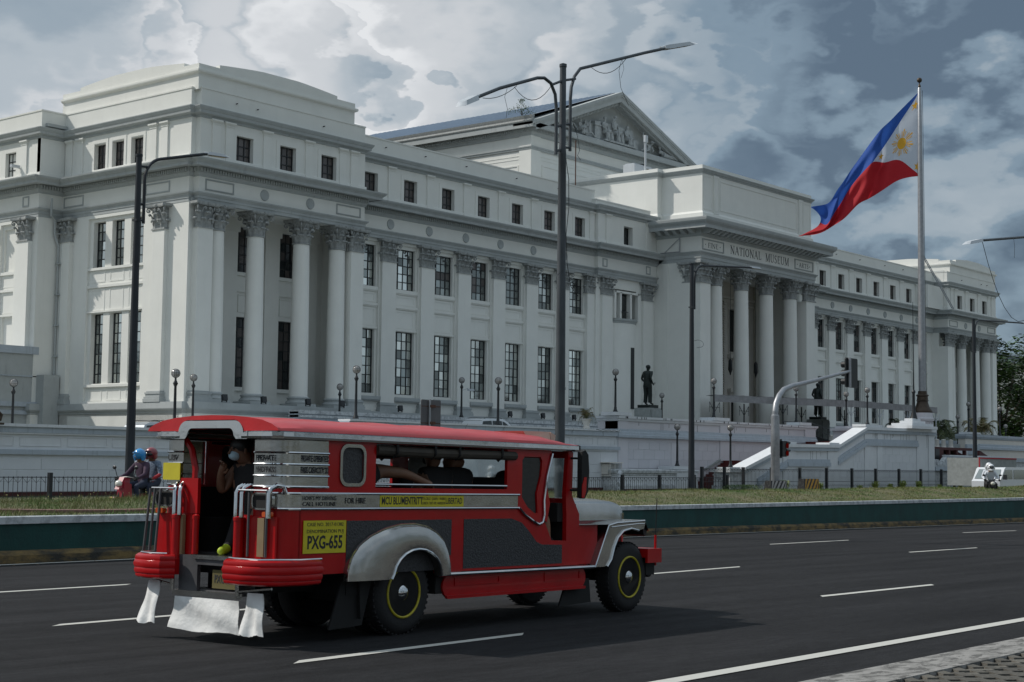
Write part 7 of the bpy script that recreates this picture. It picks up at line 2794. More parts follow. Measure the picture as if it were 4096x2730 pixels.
# --- rear fender, bulging teardrop of bright steel, both sides
def fender(y, s):
    outer = [(-.845, .53), (-.845, .62), (-.80, .74), (-.70, .85), (-.55, .93), (-.36, .99), (-.15, 1.025), (.05, 1.03), (.22, 1.005), (.36, .95), (.47, .87), (.54, .76), (.58, .64), (.585, .545), (.42, .535)]
    inner = [(-.30, .53)] + [(p[0], p[1]) for p in arc((.07, .54), .345, 172, 8, 10, .255)] + [(.42, .535)]
    outer2 = outer[:-1]
    n, m = len(outer2), len(inner)
    b = MB()
    # resample both rims to the same count and loft with a bulge
    def resample(pts, k):
        L = [0]
        for p, q in zip(pts, pts[1:]):
            L.append(L[-1] + math.hypot(q[0] - p[0], q[1] - p[1]))
        out = []
        for i in range(k):
            d = L[-1] * i / (k - 1)
            j = 0
            while j < len(L) - 2 and L[j + 1] < d:
                j += 1
            f = (d - L[j]) / max(1e-6, L[j + 1] - L[j])
            out.append((pts[j][0] + (pts[j + 1][0] - pts[j][0]) * f, pts[j][1] + (pts[j + 1][1] - pts[j][1]) * f))
        return out
    K = 40
    oo, ii = resample(outer2, K), resample(inner, K)
    rows = [(0.0, .0), (.0, .05), (.10, .085), (.35, .105), (.75, .11), (1.0, .10), (1.0, .06), (1.0, -.0)]
    vs, fs = [], []
    for k in range(K):
        for f, d in rows:
            vs.append((oo[k][0] + (ii[k][0] - oo[k][0]) * f, y - s * d, oo[k][1] + (ii[k][1] - oo[k][1]) * f))
    r = len(rows)
    for k in range(K - 1):
        for j in range(r - 1):
            fs.append((k * r + j, k * r + j + 1, (k + 1) * r + j + 1, (k + 1) * r + j))
    b.add(vs, fs, 0, True)
    jb(b, 'rear_fender', 'steel_brushed')
    b = MB()
    b.tube([(p[0], y - s * .10, p[1]) for p in ii], .014, 6)
    b.tube([(p[0], y - s * .055, p[1]) for p in oo], .010, 5)
    jb(b, 'fender_trim', 'chrome')
    # front fender: flat top, sloping back leg, bright
    yo, yi = y - s * .03, y + s * .28
    top = [(3.34, .985), (3.50, 1.005), (3.95, 1.03), (4.08, 1.03), (4.13, 1.00)]
    b = MB()
    for (x0, z0), (x1, z1) in zip(top, top[1:]):
        b.add([(x0, yo, z0), (x1, yo, z1), (x1, yi, z1), (x0, yi, z0)], [(0, 1, 2, 3)])
    b.add([(2.84, yi, .99), (3.34, yi, .985), (3.34, yo, .985), (2.86, yo + s * .05, .985)], [(0, 1, 2, 3)])
    face_pts = [(3.10, .525), (3.34, .525), (3.42, .60), (3.48, .74), (3.55, .84), (3.66, .91), (3.82, .935), (3.98, .91), (4.10, .93), (4.13, 1.00), (4.08, 1.03), (3.95, 1.03), (3.50, 1.005), (3.36, .985)]
    b.plate(face_pts, y0=yo, y1=yo + s * .012)
    b.add([(3.10, yo, .525), (3.36, yo, .985), (3.36, yi, .985), (3.10, yi, .525)], [(0, 1, 2, 3)])
    b.add([(4.13, yo, 1.0), (4.24, yo + s * .02, .90), (4.24, yi, .90), (4.13, yi, 1.0)], [(0, 1, 2, 3)])
    jb(b, 'front_fender', 'steel_brushed')
    b = MB()
    b.tube([(p[0], yo - s * .006, p[1]) for p in face_pts[1:8]], .014, 6)
    b.tube([(3.10, yo - s * .006, .525), (3.36, yo - s * .006, .975), (3.52, yo - s * .006, 1.0), (4.10, yo - s * .006, 1.02)], .013, 6)
    b.tube([(3.42, yo - s * .004, .955), (3.95, yo - s * .004, .985), (4.10, yo - s * .004, .985)], .008, 6)
    jb(b, 'fender_trim', 'chrome')
    b = MB()
    b.box(2.86, 3.25, y + s * .04, y + s * .10, .56, .98)
    jb(b, 'cowl_side', 'jeep_red')
    b = MB()
    b.hexa([(4.13, yo + s * .02, .86), (4.22, yo + s * .05, .84), (4.22, yi, .84), (4.13, yi, .86)], [(4.10, yo + s * .02, .95), (4.24, yo + s * .05, .90), (4.24, yi, .90), (4.10, yi, .95)])
    jb(b, 'fender_nose', 'under_black')
both(fender)
# --- wheels
def wheel(x, y, s, name='wheel', dual=False):
    """outer face towards -y*s"""
    R0 = .388
    b = MB()
    prof = [(.235, .0), (.30, -.012), (.345, .0), (.375, .022), (.388, .05), (.388, .17), (.375, .198), (.345, .22), (.235, .22)]
    b.lathe([(r, z * s) for r, z in prof], (x, y, R0), 40, ax='y')
    if dual:
        b.lathe([(r, (z + .26) * s) for r, z in prof], (x, y, R0), 40, ax='y')
    for k in range(44):
        a = 2 * math.pi * k / 44
        ca, sa = math.cos(a), math.sin(a)
        for z0, z1 in ((.025, .075), (.15, .20)):
            p = []
            for rr_ in (.380, .396):
                for da in (-.032, .032):
                    for zz in (z0, z1):
                        p.append((x + rr_ * math.cos(a + da), y + s * zz, R0 + rr_ * math.sin(a + da)))
            b.add(p, [(4, 5, 7, 6), (0, 1, 5, 4), (2, 6, 7, 3), (0, 4, 6, 2), (1, 3, 7, 5)])
    w = jb(b, name, 'tyre')
    b = MB()
    b.lathe([(.236, .0 * s), (.215, .02 * s), (.205, .05 * s), (.12, .075 * s), (.10, .05 * s), (.0, .05 * s)], (x, y, R0), 28, ax='y')
    b.build('rim', 'rim_black', w, local=True)
    b = MB()
    b.tube([(x + .226 * math.cos(math.pi * k / 16), y - .004 * s, R0 + .226 * math.sin(math.pi * k / 16)) for k in range(33)], .012, 6, 0, True, False)
    b.build('rim_ring', 'rim_yellow', w, local=True)
    b = MB()
    b.lathe([(.075, .05 * s), (.07, .0 * s), (.05, -.015 * s), (0, -.02 * s)], (x, y, R0), 16, ax='y')
    for k in range(6):
        a = k * math.pi / 3
        b.lathe([(.013, .06 * s), (.013, .03 * s), (0, .028 * s)], (x + .10 * math.cos(a), y, R0 + .10 * math.sin(a)), 6, ax='y')
    b.build('hub', 'chrome', w, local=True)
wheel(.0, .02, 1, dual=True)
wheel(.0, WD - .02, -1, dual=True)
wheel(3.877, .02, 1)
wheel(3.877, WD - .02, -1)
# --- underbody, frame, floor, interior
b = MB()
b.box(-1.55, 2.8, .10, WD - .10, .58, .74)
b.box(-1.4, 4.1, .45, .57, .42, .60).box(-1.4, 4.1, 1.03, 1.15, .42, .60)
b.box(-.2, .2, .5, 1.1, .28, .5).box(-.06, .06, .2, 1.4, .33, .45).box(3.82, 3.94, .2, 1.4, .33, .45)
b.box(1.0, 2.2, .6, 1.0, .33, .58).box(2.7, 3.8, .5, 1.1, .40, .95)
b.box(-.75, -.45, .05, 1.55, .40, .60).box(.5, .62, .05, 1.55, .35, .58)
b.plate([(-.62, .60), (-.58, .18), (-.50, .60)], y0=.02, y1=.30)
jb(b, 'underbody', 'under_black')
b = MB()
b.plate([(3.02, .40), (3.16, .40), (3.20, .14), (2.60, .12), (2.72, .36)], y0=.08, y1=.10)
b.plate([(-.46, .52), (-.40, .52), (-.52, .12), (-.95, .10), (-.80, .52)], y0=.06, y1=.08)
jb(b, 'splash_guard', 'under_black')
b = MB()
b.box(-1.55, 2.30, .05, WD - .05, .74, .76)
for y0, y1 in ((.06, .42), (WD - .42, WD - .06)):
    b.box(-1.35, 1.55, y0, y1, .76, 1.06)
    b.box(-1.35, 1.55, (y0 if y0 < .5 else y1 - .05), (y0 + .05 if y0 < .5 else y1), 1.06, 1.34)
b.box(1.66, 1.72, .06, WD - .06, .76, 1.48)
b.box(1.9, 2.35, .10, .75, .70, 1.02).box(1.9, 2.0, .10, .75, 1.0, 1.42).box(1.9, 2.35, .95, 1.5, .70, 1.02).box(1.9, 2.0, .95, 1.5, 1.0, 1.42)
b.box(2.62, 2.78, .06, WD - .06, .60, 1.20)
b.box(-1.5, 2.6, .04, WD - .04, 1.84, 1.86)
jb(b, 'interior', 'under_black')
b = MB()
for y in (.45, WD - .45):
    b.tube([(-1.4, y, 1.74), (1.6, y, 1.74)], .014, 6)
b.tube([(2.45, .35, 1.30), (2.55, .35, 1.12)], .02, 6)
jb(b, 'grab_rail', 'chrome')
b = MB()
b.lathe([(.19, -.012), (.205, 0), (.19, .012)], (0, 0, 0), 20)
st = jb(b, 'steering_wheel', 'under_black')
st.location = (2.42, .42, 1.30)
st.rotation_euler = (0, R(-55), 0)
# windscreen frame, hood, grille, bumper
b = MB()
b.box(2.64, 2.70, .03, WD - .03, 1.70, 1.80).box(2.66, 2.72, .03, WD - .03, 1.20, 1.27).box(2.65, 2.71, .78, .82, 1.2, 1.75)
jb(b, 'windscreen_frame', 'jeep_red')
b = MB()
b.box(2.672, 2.678, .05, WD - .05, 1.27, 1.72)
jb(b, 'windscreen', mat('clear_glass', (.8, .85, .85), .03, trans=1.0))
b = MB()
b.box(2.50, 2.62, .05, WD - .05, 1.02, 1.22)
jb(b, 'dashboard', 'under_black')
y0, y1 = .26, WD - .26
prof = [(y0, 1.02), (y0, 1.155), (y0 + .025, 1.205), (y0 + .08, 1.232), (.55, 1.255), (.8, 1.262), (1.05, 1.255), (y1 - .08, 1.232), (y1 - .025, 1.205), (y1, 1.155), (y1, 1.02)]
b = MB()
st_ = [(2.74, 1.0, 0), (3.4, 1.0, 0), (3.95, .995, 0), (4.06, .97, .01), (4.10, .90, .02)]
vs, fs = [], []
for x, k, dz in st_:
    for (yy, zz) in prof:
        vs.append((x, .8 + (yy - .8) * (1 if x < 4 else .985), 1.02 + (zz - 1.02) * k - dz))
n = len(prof)
for i in range(len(st_) - 1):
    for j in range(n - 1):
        fs.append((i * n + j, (i + 1) * n + j, (i + 1) * n + j + 1, i * n + j + 1))
fs.append(tuple(range((len(st_) - 1) * n, len(st_) * n)))
b.add(vs, fs, 0, True)
jb(b, 'bonnet', 'steel_brushed')
b = MB()
b.box(2.84, 4.08, y0 + .01, y0 + .04, .58, 1.03).box(2.84, 4.08, y1 - .04, y1 - .01, .58, 1.03)
b.box(2.78, 2.86, .06, WD - .06, .60, 1.21)
b.sphere((2.84, .24, 1.10), (.10, .10, .12), 10, 8)
jb(b, 'engine_bay_side', mat('jeep_red_dark', (0.20, .006, .010), .35, coat=.3))
b = MB()
b.box(4.08, 4.12, y0, y1, .58, 1.10)
for k in range(9):
    b.box(4.12, 4.135, y0 + .1 + k * .1, y0 + .14 + k * .1, .62, 1.0)
for y in (.42, WD - .42):
    b.lathe([(.09, .0), (.09, .06), (0, .08)], (4.12, y, .88), 14, ax='x')
jb(b, 'grille', 'chrome')
b = MB()
b.box(4.14, 4.44, -.06, WD + .06, .60, .70)
b.box(4.14, 4.44, -.06, -.03, .54, .60)
jb(b, 'front_bumper', 'jeep_red')
b = MB()
b.box(4.20, 4.38, .0, WD, .40, .60).box(4.2, 4.3, .1, .2, .3, .5)
b.lathe([(.05, 0), (.05, .08)], (4.30, .02, .42), 8, ax='y')
jb(b, 'bumper_bracket', 'under_black')
b = MB()
b.tube([(4.43, .02, .50), (4.43, .02, .85)], .016, 6, 0)
b.tube([(4.43, .02, .85), (4.44, .01, 1.28)], .006, 5, 1)
jb(b, 'marker_rod', ['jeep_red', 'under_black'])
# mirrors
for y, s in ((-.05, 1), (WD + .05, -1)):
    b = MB()
    b.plate([(2.66, 1.28), (2.72, 1.27), (2.78, 1.34), (2.80, 1.55), (2.78, 1.74), (2.72, 1.79), (2.66, 1.77)], y0=y - s * .10, y1=y - s * .04)
    b.tube([(2.66, y + s * .08, 1.70), (2.70, y - s * .06, 1.70)], .012, 5).tube([(2.66, y + s * .08, 1.36), (2.70, y - s * .06, 1.36)], .012, 5)
    jb(b, 'wing_mirror', 'under_black')
    b = MB()
    b.plate([(2.66, 1.28), (2.70, 1.28), (2.735, 1.35), (2.74, 1.5), (2.70, 1.5), (2.66, 1.4)], y0=y - s * .108, y1=y - s * .102)
    jb(b, 'mirror_trim', 'jeep_red')
# --- roof: crowned shell, bright gutter, rear arch
RP = [(-.045, 1.838), (-.03, 1.865), (.04, 1.90), (.16, 1.935), (.34, 1.960), (.56, 1.975), (.80, 1.980)]
RP = RP + [(WD - y, z) for y, z in RP[::-1][1:]]
def roof_row(x):
    if x > 1.9:
        k = 1 - .92 * ((x - 1.9) / .86) ** 2
    elif x < -1.45:
        k = 1 - .32 * ((-1.45 - x) / .3) ** 2
    else:
        k = 1.0
    z0 = 1.838
    jit = .004 * math.sin(x * 9) + .003 * math.sin(x * 23)
    return [(x, y, z0 + (z - z0) * k + (jit * (z - z0) * 12 if 1 < i < len(RP) - 2 else 0)) for i, (y, z) in enumerate(RP)]
xs = [-1.74, -1.66, -1.55, -1.4, -1.1, -.7, -.3, .1, .5, .9, 1.3, 1.6, 1.9, 2.1, 2.3, 2.5, 2.65, 2.76]
vs, fs = [], []
for x in xs:
    vs += roof_row(x)
n = len(RP)
for i in range(len(xs) - 1):
    for j in range(n - 1):
        fs.append((i * n + j, (i + 1) * n + j, (i + 1) * n + j + 1, i * n + j + 1))
b = MB()
b.add(vs, fs, 0, True)
jb(b, 'roof', 'jeep_red_roof')
# rear fascia: red arch above a bright arch over the doorway
def arch_pts(w, zt, zb_, r, n=8):
    y0_, y1_ = .8 - w, .8 + w
    return arc((y1_ - r, zt - r), r, 0, 90, n)[::1], arc((y0_ + r, zt - r), r, 90, 180, n)
b = MB()
outer = [(WD + .045, 1.838)] + [(y, z - .002) for y, z in RP[::-1][1:-1]] + [(-.045, 1.838)]
a1, a2 = arch_pts(.40, 1.935, 1.80, .10)
b.plate(outer + [(.8 - .47, 1.838)] + [(y, z) for y, z in a2[::-1]] + [(y, z) for y, z in a1[::-1]] + [(.8 + .47, 1.838)], y0=-1.745, y1=-1.71, ax='x')
jb(b, 'rear_fascia', 'jeep_red_roof')
b = MB()
o1, o2 = arch_pts(.42, 1.928, 1.77, .11)
i1, i2 = arch_pts(.30, 1.862, 1.77, .06)
poly = [(1.27, 1.838), (1.27, 1.768), (1.13, 1.768)] + [(y, z) for y, z in i1] + [(y, z) for y, z in i2] + [(.47, 1.768), (.33, 1.768), (.33, 1.838)] + [(y, z) for y, z in o2[::-1]] + [(y, z) for y, z in o1[::-1]]
b.plate(poly, y0=-1.752, y1=-1.735, ax='x')
jb(b, 'rear_arch', 'chrome')
# gutter strip right round
gp = [(2.76, WD + .035), (-1.55, WD + .035)] + [(-1.55 - .19 * math.sin(R(a)), WD + .035 - (.19 - .19 * math.cos(R(a)))) for a in (30, 60, 90)] + [(-1.74, 1.20)]
for pth, sg_ in ((gp, 1), ([(x, WD - y) for x, y in gp], -1)):
    b = MB()
    pr = [(0, 1.768), (.012, 1.772), (.014, 1.792), (.004, 1.796), (.004, 1.830), (.012, 1.836), (-.02, 1.840)]
    if sg_ < 0:
        pr = [(-d, z) for d, z in pr]
    b.sweep(pth, [(d, z) for d, z in pr], caps=False)
    jb(b, 'gutter', 'chrome')
b = MB()
b.sweep([(2.775, WD + .04), (2.775, -.04)], [(0, 1.768), (-.012, 1.78), (-.012, 1.836), (.03, 1.842)], caps=False)
jb(b, 'gutter', 'chrome')
# peach sign board above the cab
b = MB()
b.hexa([(2.42, .42, 1.93), (2.86, .42, 1.86), (2.86, 1.30, 1.86), (2.42, 1.30, 1.93)], [(2.36, .42, 1.985), (2.92, .46, 1.995), (2.92, 1.26, 1.995), (2.36, 1.30, 1.985)])
b.hexa([(2.90, .44, 1.86), (2.96, .44, 1.80), (2.96, 1.28, 1.80), (2.90, 1.28, 1.86)], [(2.90, .44, 1.99), (3.02, .46, 1.96), (3.02, 1.26, 1.96), (2.90, 1.28, 1.99)])
jb(b, 'roof_signboard', 'peach_board')
# --- rear end
b = MB()
b.box(-1.655, -1.62, .33, .46, .60, 1.11).box(-1.655, -1.62, 1.10, 1.27, .60, 1.40)
b.box(-1.66, -1.64, .04, .34, .60, 1.10).box(-1.66, -1.64, 1.26, 1.56, .60, 1.10)
b.box(-1.665, -1.63, 1.03, 1.27, 1.105, 1.42)
b.tube([(-1.60, 1.16, 1.12), (-1.60, 1.14, 1.5), (-1.60, 1.20, 1.68), (-1.60, 1.30, 1.78)], .03, 6)
jb(b, 'rear_panel', 'jeep_red')
for y in (.45, 1.25, 1.00):
    b = MB()
    r_ = .045 if y != 1.0 else .03
    b.tube([(-1.70, y, .56 if y != 1 else .75), (-1.70, y, 1.085)], r_, 12)
    b.lathe([(r_ * 1.12, 1.06), (r_ * 1.12, 1.09), (r_ * .6, 1.10)], (-1.70, y, 0), 12)
    jb(b, 'rear_post', 'jeep_red')
def hoop(y, dx):
    b = MB()
    x = -1.72
    b.tube([(x - .0, y, 1.09), (x, y, 1.30), (x + .02, y - .01 * dx, 1.345), (x + .06, y - .03 * dx, 1.37), (x + .12, y - .05 * dx, 1.36), (x + .14, y - .06 * dx, 1.30)], .022, 9)
    jb(b, 'grab_hoop', 'chrome')
hoop(.47, 1); hoop(.40, 1); hoop(1.27, -1); hoop(1.20, -1); hoop(.07, 1)
b = MB()
b.tube([(-1.74, .42, 1.325), (-1.74, .07, 1.325)], .010, 6)
b.tube([(-1.74, 1.26, 1.325), (-1.74, 1.56, 1.325)], .010, 6)
b.tube([(-1.80, .46, .745), (-1.86, .3, .745), (-1.84, .05, .742), (-1.5, -.10, .740), (-1.2, -.07, .74)], .010, 6)
b.tube([(-1.80, 1.25, .745), (-1.86, 1.4, .745), (-1.80, 1.60, .745), (-1.5, 1.69, .745)], .010, 6)
jb(b, 'rear_rail', 'chrome')
b = MB()
for z, r_ in ((1.19, .0),):
    for y0_, y1_ in ((.05, .30), (1.30, 1.56)):
        b.plate(rrect(y0_, y1_, 1.16, 1.31, .05), y0=-1.700, y1=-1.665, ax='x')
jb(b, 'tail_light_housing', 'steel_brushed')
b = MB()
for y0_, y1_ in ((.07, .28), (1.32, 1.54)):
    b.plate(rrect(y0_, y1_, 1.175, 1.295, .045), y0=-1.708, y1=-1.700, ax='x')
jb(b, 'tail_light_mesh', 'under_black')
b = MB()
for y in (.12, 1.50):
    b.plate(rrect(y - .05, y + .05, 1.10, 1.145, .015), y0=-1.70, y1=-1.66, ax='x')
jb(b, 'indicator', 'orange_lens')
# pilot slats of wood / reflector columns
b = MB()
b.box(-1.70, -1.665, .14, .22, .76, 1.09).box(-1.70, -1.665, 1.175, 1.215, .74, 1.09)
jb(b, 'wood_slat', 'wood_tan')
b = MB()
b.tube([(-1.73, .30, .76), (-1.73, .30, 1.33)], .012, 6).tube([(-1.73, .08, .76), (-1.73, .08, 1.33)], .012, 6)
b.tube([(-1.78, 1.52, .76), (-1.74, 1.52, 1.32)], .012, 6).tube([(-1.78, 1.60, .76), (-1.74, 1.58, 1.32)], .012, 6).tube([(-1.78, 1.44, .76), (-1.74, 1.44, 1.32)], .012, 6)
jb(b, 'guard_rod', 'tread_grey')
# corner bumpers (tubular cushions, red, bulging)
def cushion(path, zs, q):
    for z, r_ in zs:
        q.tube([(p[0], p[1], z) for p in path], r_, 10)
q = MB()
cushion([(-1.76, .47), (-1.86, .40), (-1.88, .2), (-1.84, .02), (-1.72, -.09), (-1.5, -.13), (-1.27, -.10), (-1.22, -.03)], ((.700, .040), (.650, .052), (.595, .045), (.555, .032)), q)
q.box(-1.80, -1.66, .0, .46, .56, .70)
jb(q, 'rear_bumper_cushion', 'jeep_red')
q = MB()
cushion([(-1.76, 1.20), (-1.86, 1.26), (-1.88, 1.4), (-1.84, 1.58), (-1.72, 1.69), (-1.5, 1.73), (-1.27, 1.70), (-1.22, 1.63)], ((.700, .040), (.650, .052), (.595, .045), (.555, .032)), q)
q.box(-1.80, -1.66, 1.20, 1.6, .56, .70)
jb(q, 'rear_bumper_cushion', 'jeep_red')
# stair well
b = MB()
b.box(-1.70, -1.66, .96, 1.20, .40, .74)
b.box(-1.70, -1.60, .47, .96, .66, .735)
b.hexa([(-1.66, .47, .40), (-1.66, 1.20, .40), (-1.40, 1.20, .40), (-1.40, .47, .40)], [(-1.66, .47, .44), (-1.66, 1.20, .44), (-1.40, 1.20, .44), (-1.40, .47, .44)])
b.box(-1.50, -1.46, .47, .97, .42, .70)
jb(b, 'stair_well', 'tread_grey')
b = MB()
b.box(-1.715, -1.59, .47, 1.0, .71, .745)
b.box(-1.74, -1.66, .42, 1.24, .385, .43)
b.tube([(-1.74, -.02, .50), (-1.74, .42, .45)], .012, 5).tube([(-1.74, .40, .42), (-1.74, .40, .62)], .02, 6).tube([(-1.74, 1.24, .42), (-1.74, 1.24, .60)], .02, 6)
b.tube([(-1.74, 1.24, .47), (-1.74, 1.46, .50)], .012, 5)
jb(b, 'step_edge', 'steel_brushed')
b = MB()
b.box(-1.665, -1.658, .50, .80, .46, .62)
jb(b, 'number_plate', mat('plate_dull', (.12, .10, .03), .6))
put_text('PXG 655', -1.667, .54, .07, .65, bold=.002, maxw=.24, rot=-math.pi / 2)
# white mud flaps
def flap(y0_, y1_, z0_, z1_, x, lean, seed):
    rr = random.Random(seed)
    n, m = 14, 9
    vs, fs = [], []
    for i in range(n + 1):
        f = i / n
        for j in range(m + 1):
            g = j / m
            wob = .012 * math.sin(f * 11 + seed) * g + .010 * math.sin(g * 7 + f * 5)
            sp = (f - .5) * .10 * g
            vs.append((x - lean * g + wob, y0_ + (y1_ - y0_) * f + sp, z1_ + (z0_ - z1_) * g + rr.uniform(-.004, .004) * (g > .9) + .010 * math.sin(f * 8) * (g > .95)))
    for i in range(n):
        for j in range(m):
            fs.append((i * (m + 1) + j, (i + 1) * (m + 1) + j, (i + 1) * (m + 1) + j + 1, i * (m + 1) + j + 1))
    q = MB()
    q.add(vs, fs, 0, True)
    q.add([(v[0] + .006, v[1], v[2]) for v in vs], [f_[::-1] for f_ in fs], 0, True)
    return jb(q, 'mud_flap', 'flap_white')
flap(.38, 1.18, .09, .375, -1.745, .03, 1)
flap(.06, .24, .10, .455, -1.76, .05, 2)
flap(1.38, 1.52, .13, .50, -1.76, .10, 3)

# --- passengers and driver (top-level people seated or standing in the jeepney)
def jpt(x, y, z):
    return Vector((10.761, 10.021, .056)) + _F * x + _L * y + _U * z
def jperson(label, J, dress, head_dir, mask=None, skin='skin_dark', group=None, sc=1.0):
    c0 = jpt(*J['pelvis'])
    root = thing('person', label, 'person', c0, 0, group)
    root.rotation_euler = jp.rotation_euler
    off = Vector(J['pelvis'])
    JJ = {k: Vector(v) - off for k, v in J.items()}
    human(JJ, root, dress, sc)
    face(root, JJ['head'], head_dir, sc, skin, 'hair_black', mask=mask)
    for w, h in (('wrL', 'haL'), ('wrR', 'haR')):
        hand(root, JJ[w], JJ[h], sc, skin, .8)
    return root
DK = [('skin_dark', ['head', 'neck', 'wrL', 'wrR', 'haL', 'haR', 'elL', 'elR']), ('cloth_black', TORSO + LEGS), ('shoe_lime', FEET)]
jperson('dark-clothed person in a blue face mask and lime shoes standing in the jeepney rear doorway',
        dict(pelvis=(-1.30, .72, 1.10), waist=(-1.30, .72, 1.20), chest=(-1.32, .72, 1.40), neck=(-1.35, .74, 1.55), head=(-1.40, .78, 1.67),
             shL=(-1.32, .90, 1.50), elL=(-1.44, .98, 1.30), wrL=(-1.50, .92, 1.46), haL=(-1.50, .88, 1.54), shR=(-1.30, .54, 1.50), elR=(-1.36, .48, 1.26), wrR=(-1.42, .50, 1.06), haR=(-1.45, .50, .98),
             hipL=(-1.32, .80, 1.06), knL=(-1.40, .82, .93), anL=(-1.52, .78, .80), toeL=(-1.64, .76, .775), hipR=(-1.28, .62, 1.06), knR=(-1.35, .55, .92), anR=(-1.50, .45, .80), toeR=(-1.60, .42, .77)),
        DK, (-1, .25, -.1), 'mask_blue')
DK2 = [('skin_dark', ['head', 'neck', 'wrL', 'wrR', 'haL', 'haR', 'elL', 'elR']), ('cloth_black', TORSO + LEGS + FEET)]
def seated_in(x, y, s, arm=None):
    """bench passenger; s=+1 sits by the near side facing the aisle"""
    J = dict(pelvis=(x, y, 1.14), waist=(x, y, 1.24), chest=(x, y, 1.42), neck=(x, y + s * .02, 1.56), head=(x + .02, y + s * .05, 1.67),
             shL=(x - .18, y, 1.50), elL=(x - .22, y + s * .08, 1.28), wrL=(x - .12, y + s * .26, 1.20), haL=(x - .10, y + s * .32, 1.19),
             shR=(x + .18, y, 1.50), elR=(x + .22, y + s * .08, 1.28), wrR=(x + .12, y + s * .26, 1.20), haR=(x + .10, y + s * .32, 1.19),
             hipL=(x - .09, y + s * .02, 1.12), knL=(x - .10, y + s * .36, 1.12), anL=(x - .10, y + s * .38, .84), toeL=(x - .10, y + s * .50, .80),
             hipR=(x + .09, y + s * .02, 1.12), knR=(x + .10, y + s * .36, 1.12), anR=(x + .10, y + s * .38, .84), toeR=(x + .10, y + s * .50, .80))
    if arm:
        J.update(arm)
    return J
jperson('passenger in black resting a bare forearm on the jeepney window rail',
        seated_in(-.38, .30, 1, dict(shR=(-.22, .22, 1.52), elR=(.06, .10, 1.50), wrR=(.30, .05, 1.42), haR=(.37, .05, 1.40), head=(-.36, .34, 1.66))), DK2, (.3, 1, 0))
jperson('passenger in black on the far bench, second window opening from the back', seated_in(-.02, 1.30, -1), DK2, (0, -1, 0))
jperson('passenger in dark clothes seated mid-cabin against the bright background', seated_in(.80, .34, 1), DK2, (0, 1, 0), 'cloth_black')
jperson('passenger in black with a small fan near the front of the cabin', seated_in(1.15, .36, 1), DK2, (.2, 1, 0))
jperson('jeepney driver with a bare knee showing in the open cab doorway',
        dict(pelvis=(2.12, .38, 1.10), waist=(2.12, .38, 1.22), chest=(2.13, .38, 1.42), neck=(2.15, .38, 1.55), head=(2.18, .38, 1.65),
             shL=(2.14, .56, 1.48), elL=(2.26, .60, 1.30), wrL=(2.42, .52, 1.34), haL=(2.46, .50, 1.36), shR=(2.14, .20, 1.48), elR=(2.24, .16, 1.28), wrR=(2.40, .26, 1.32), haR=(2.45, .28, 1.33),
             hipL=(2.14, .46, 1.08), knL=(2.46, .48, 1.10), anL=(2.52, .48, .86), toeL=(2.60, .48, .82), hipR=(2.14, .28, 1.07), knR=(2.42, .16, 1.07), anR=(2.44, .14, .84), toeR=(2.52, .12, .80)),
        [('skin_tan', ['head', 'neck', 'wrL', 'wrR', 'haL', 'haR', 'knL', 'knR', 'anL', 'anR']), ('cloth_black', TORSO + ['elL', 'elR', 'pelvis', 'hipL', 'hipR'] + FEET)], (1, 0, 0), skin='skin_tan')
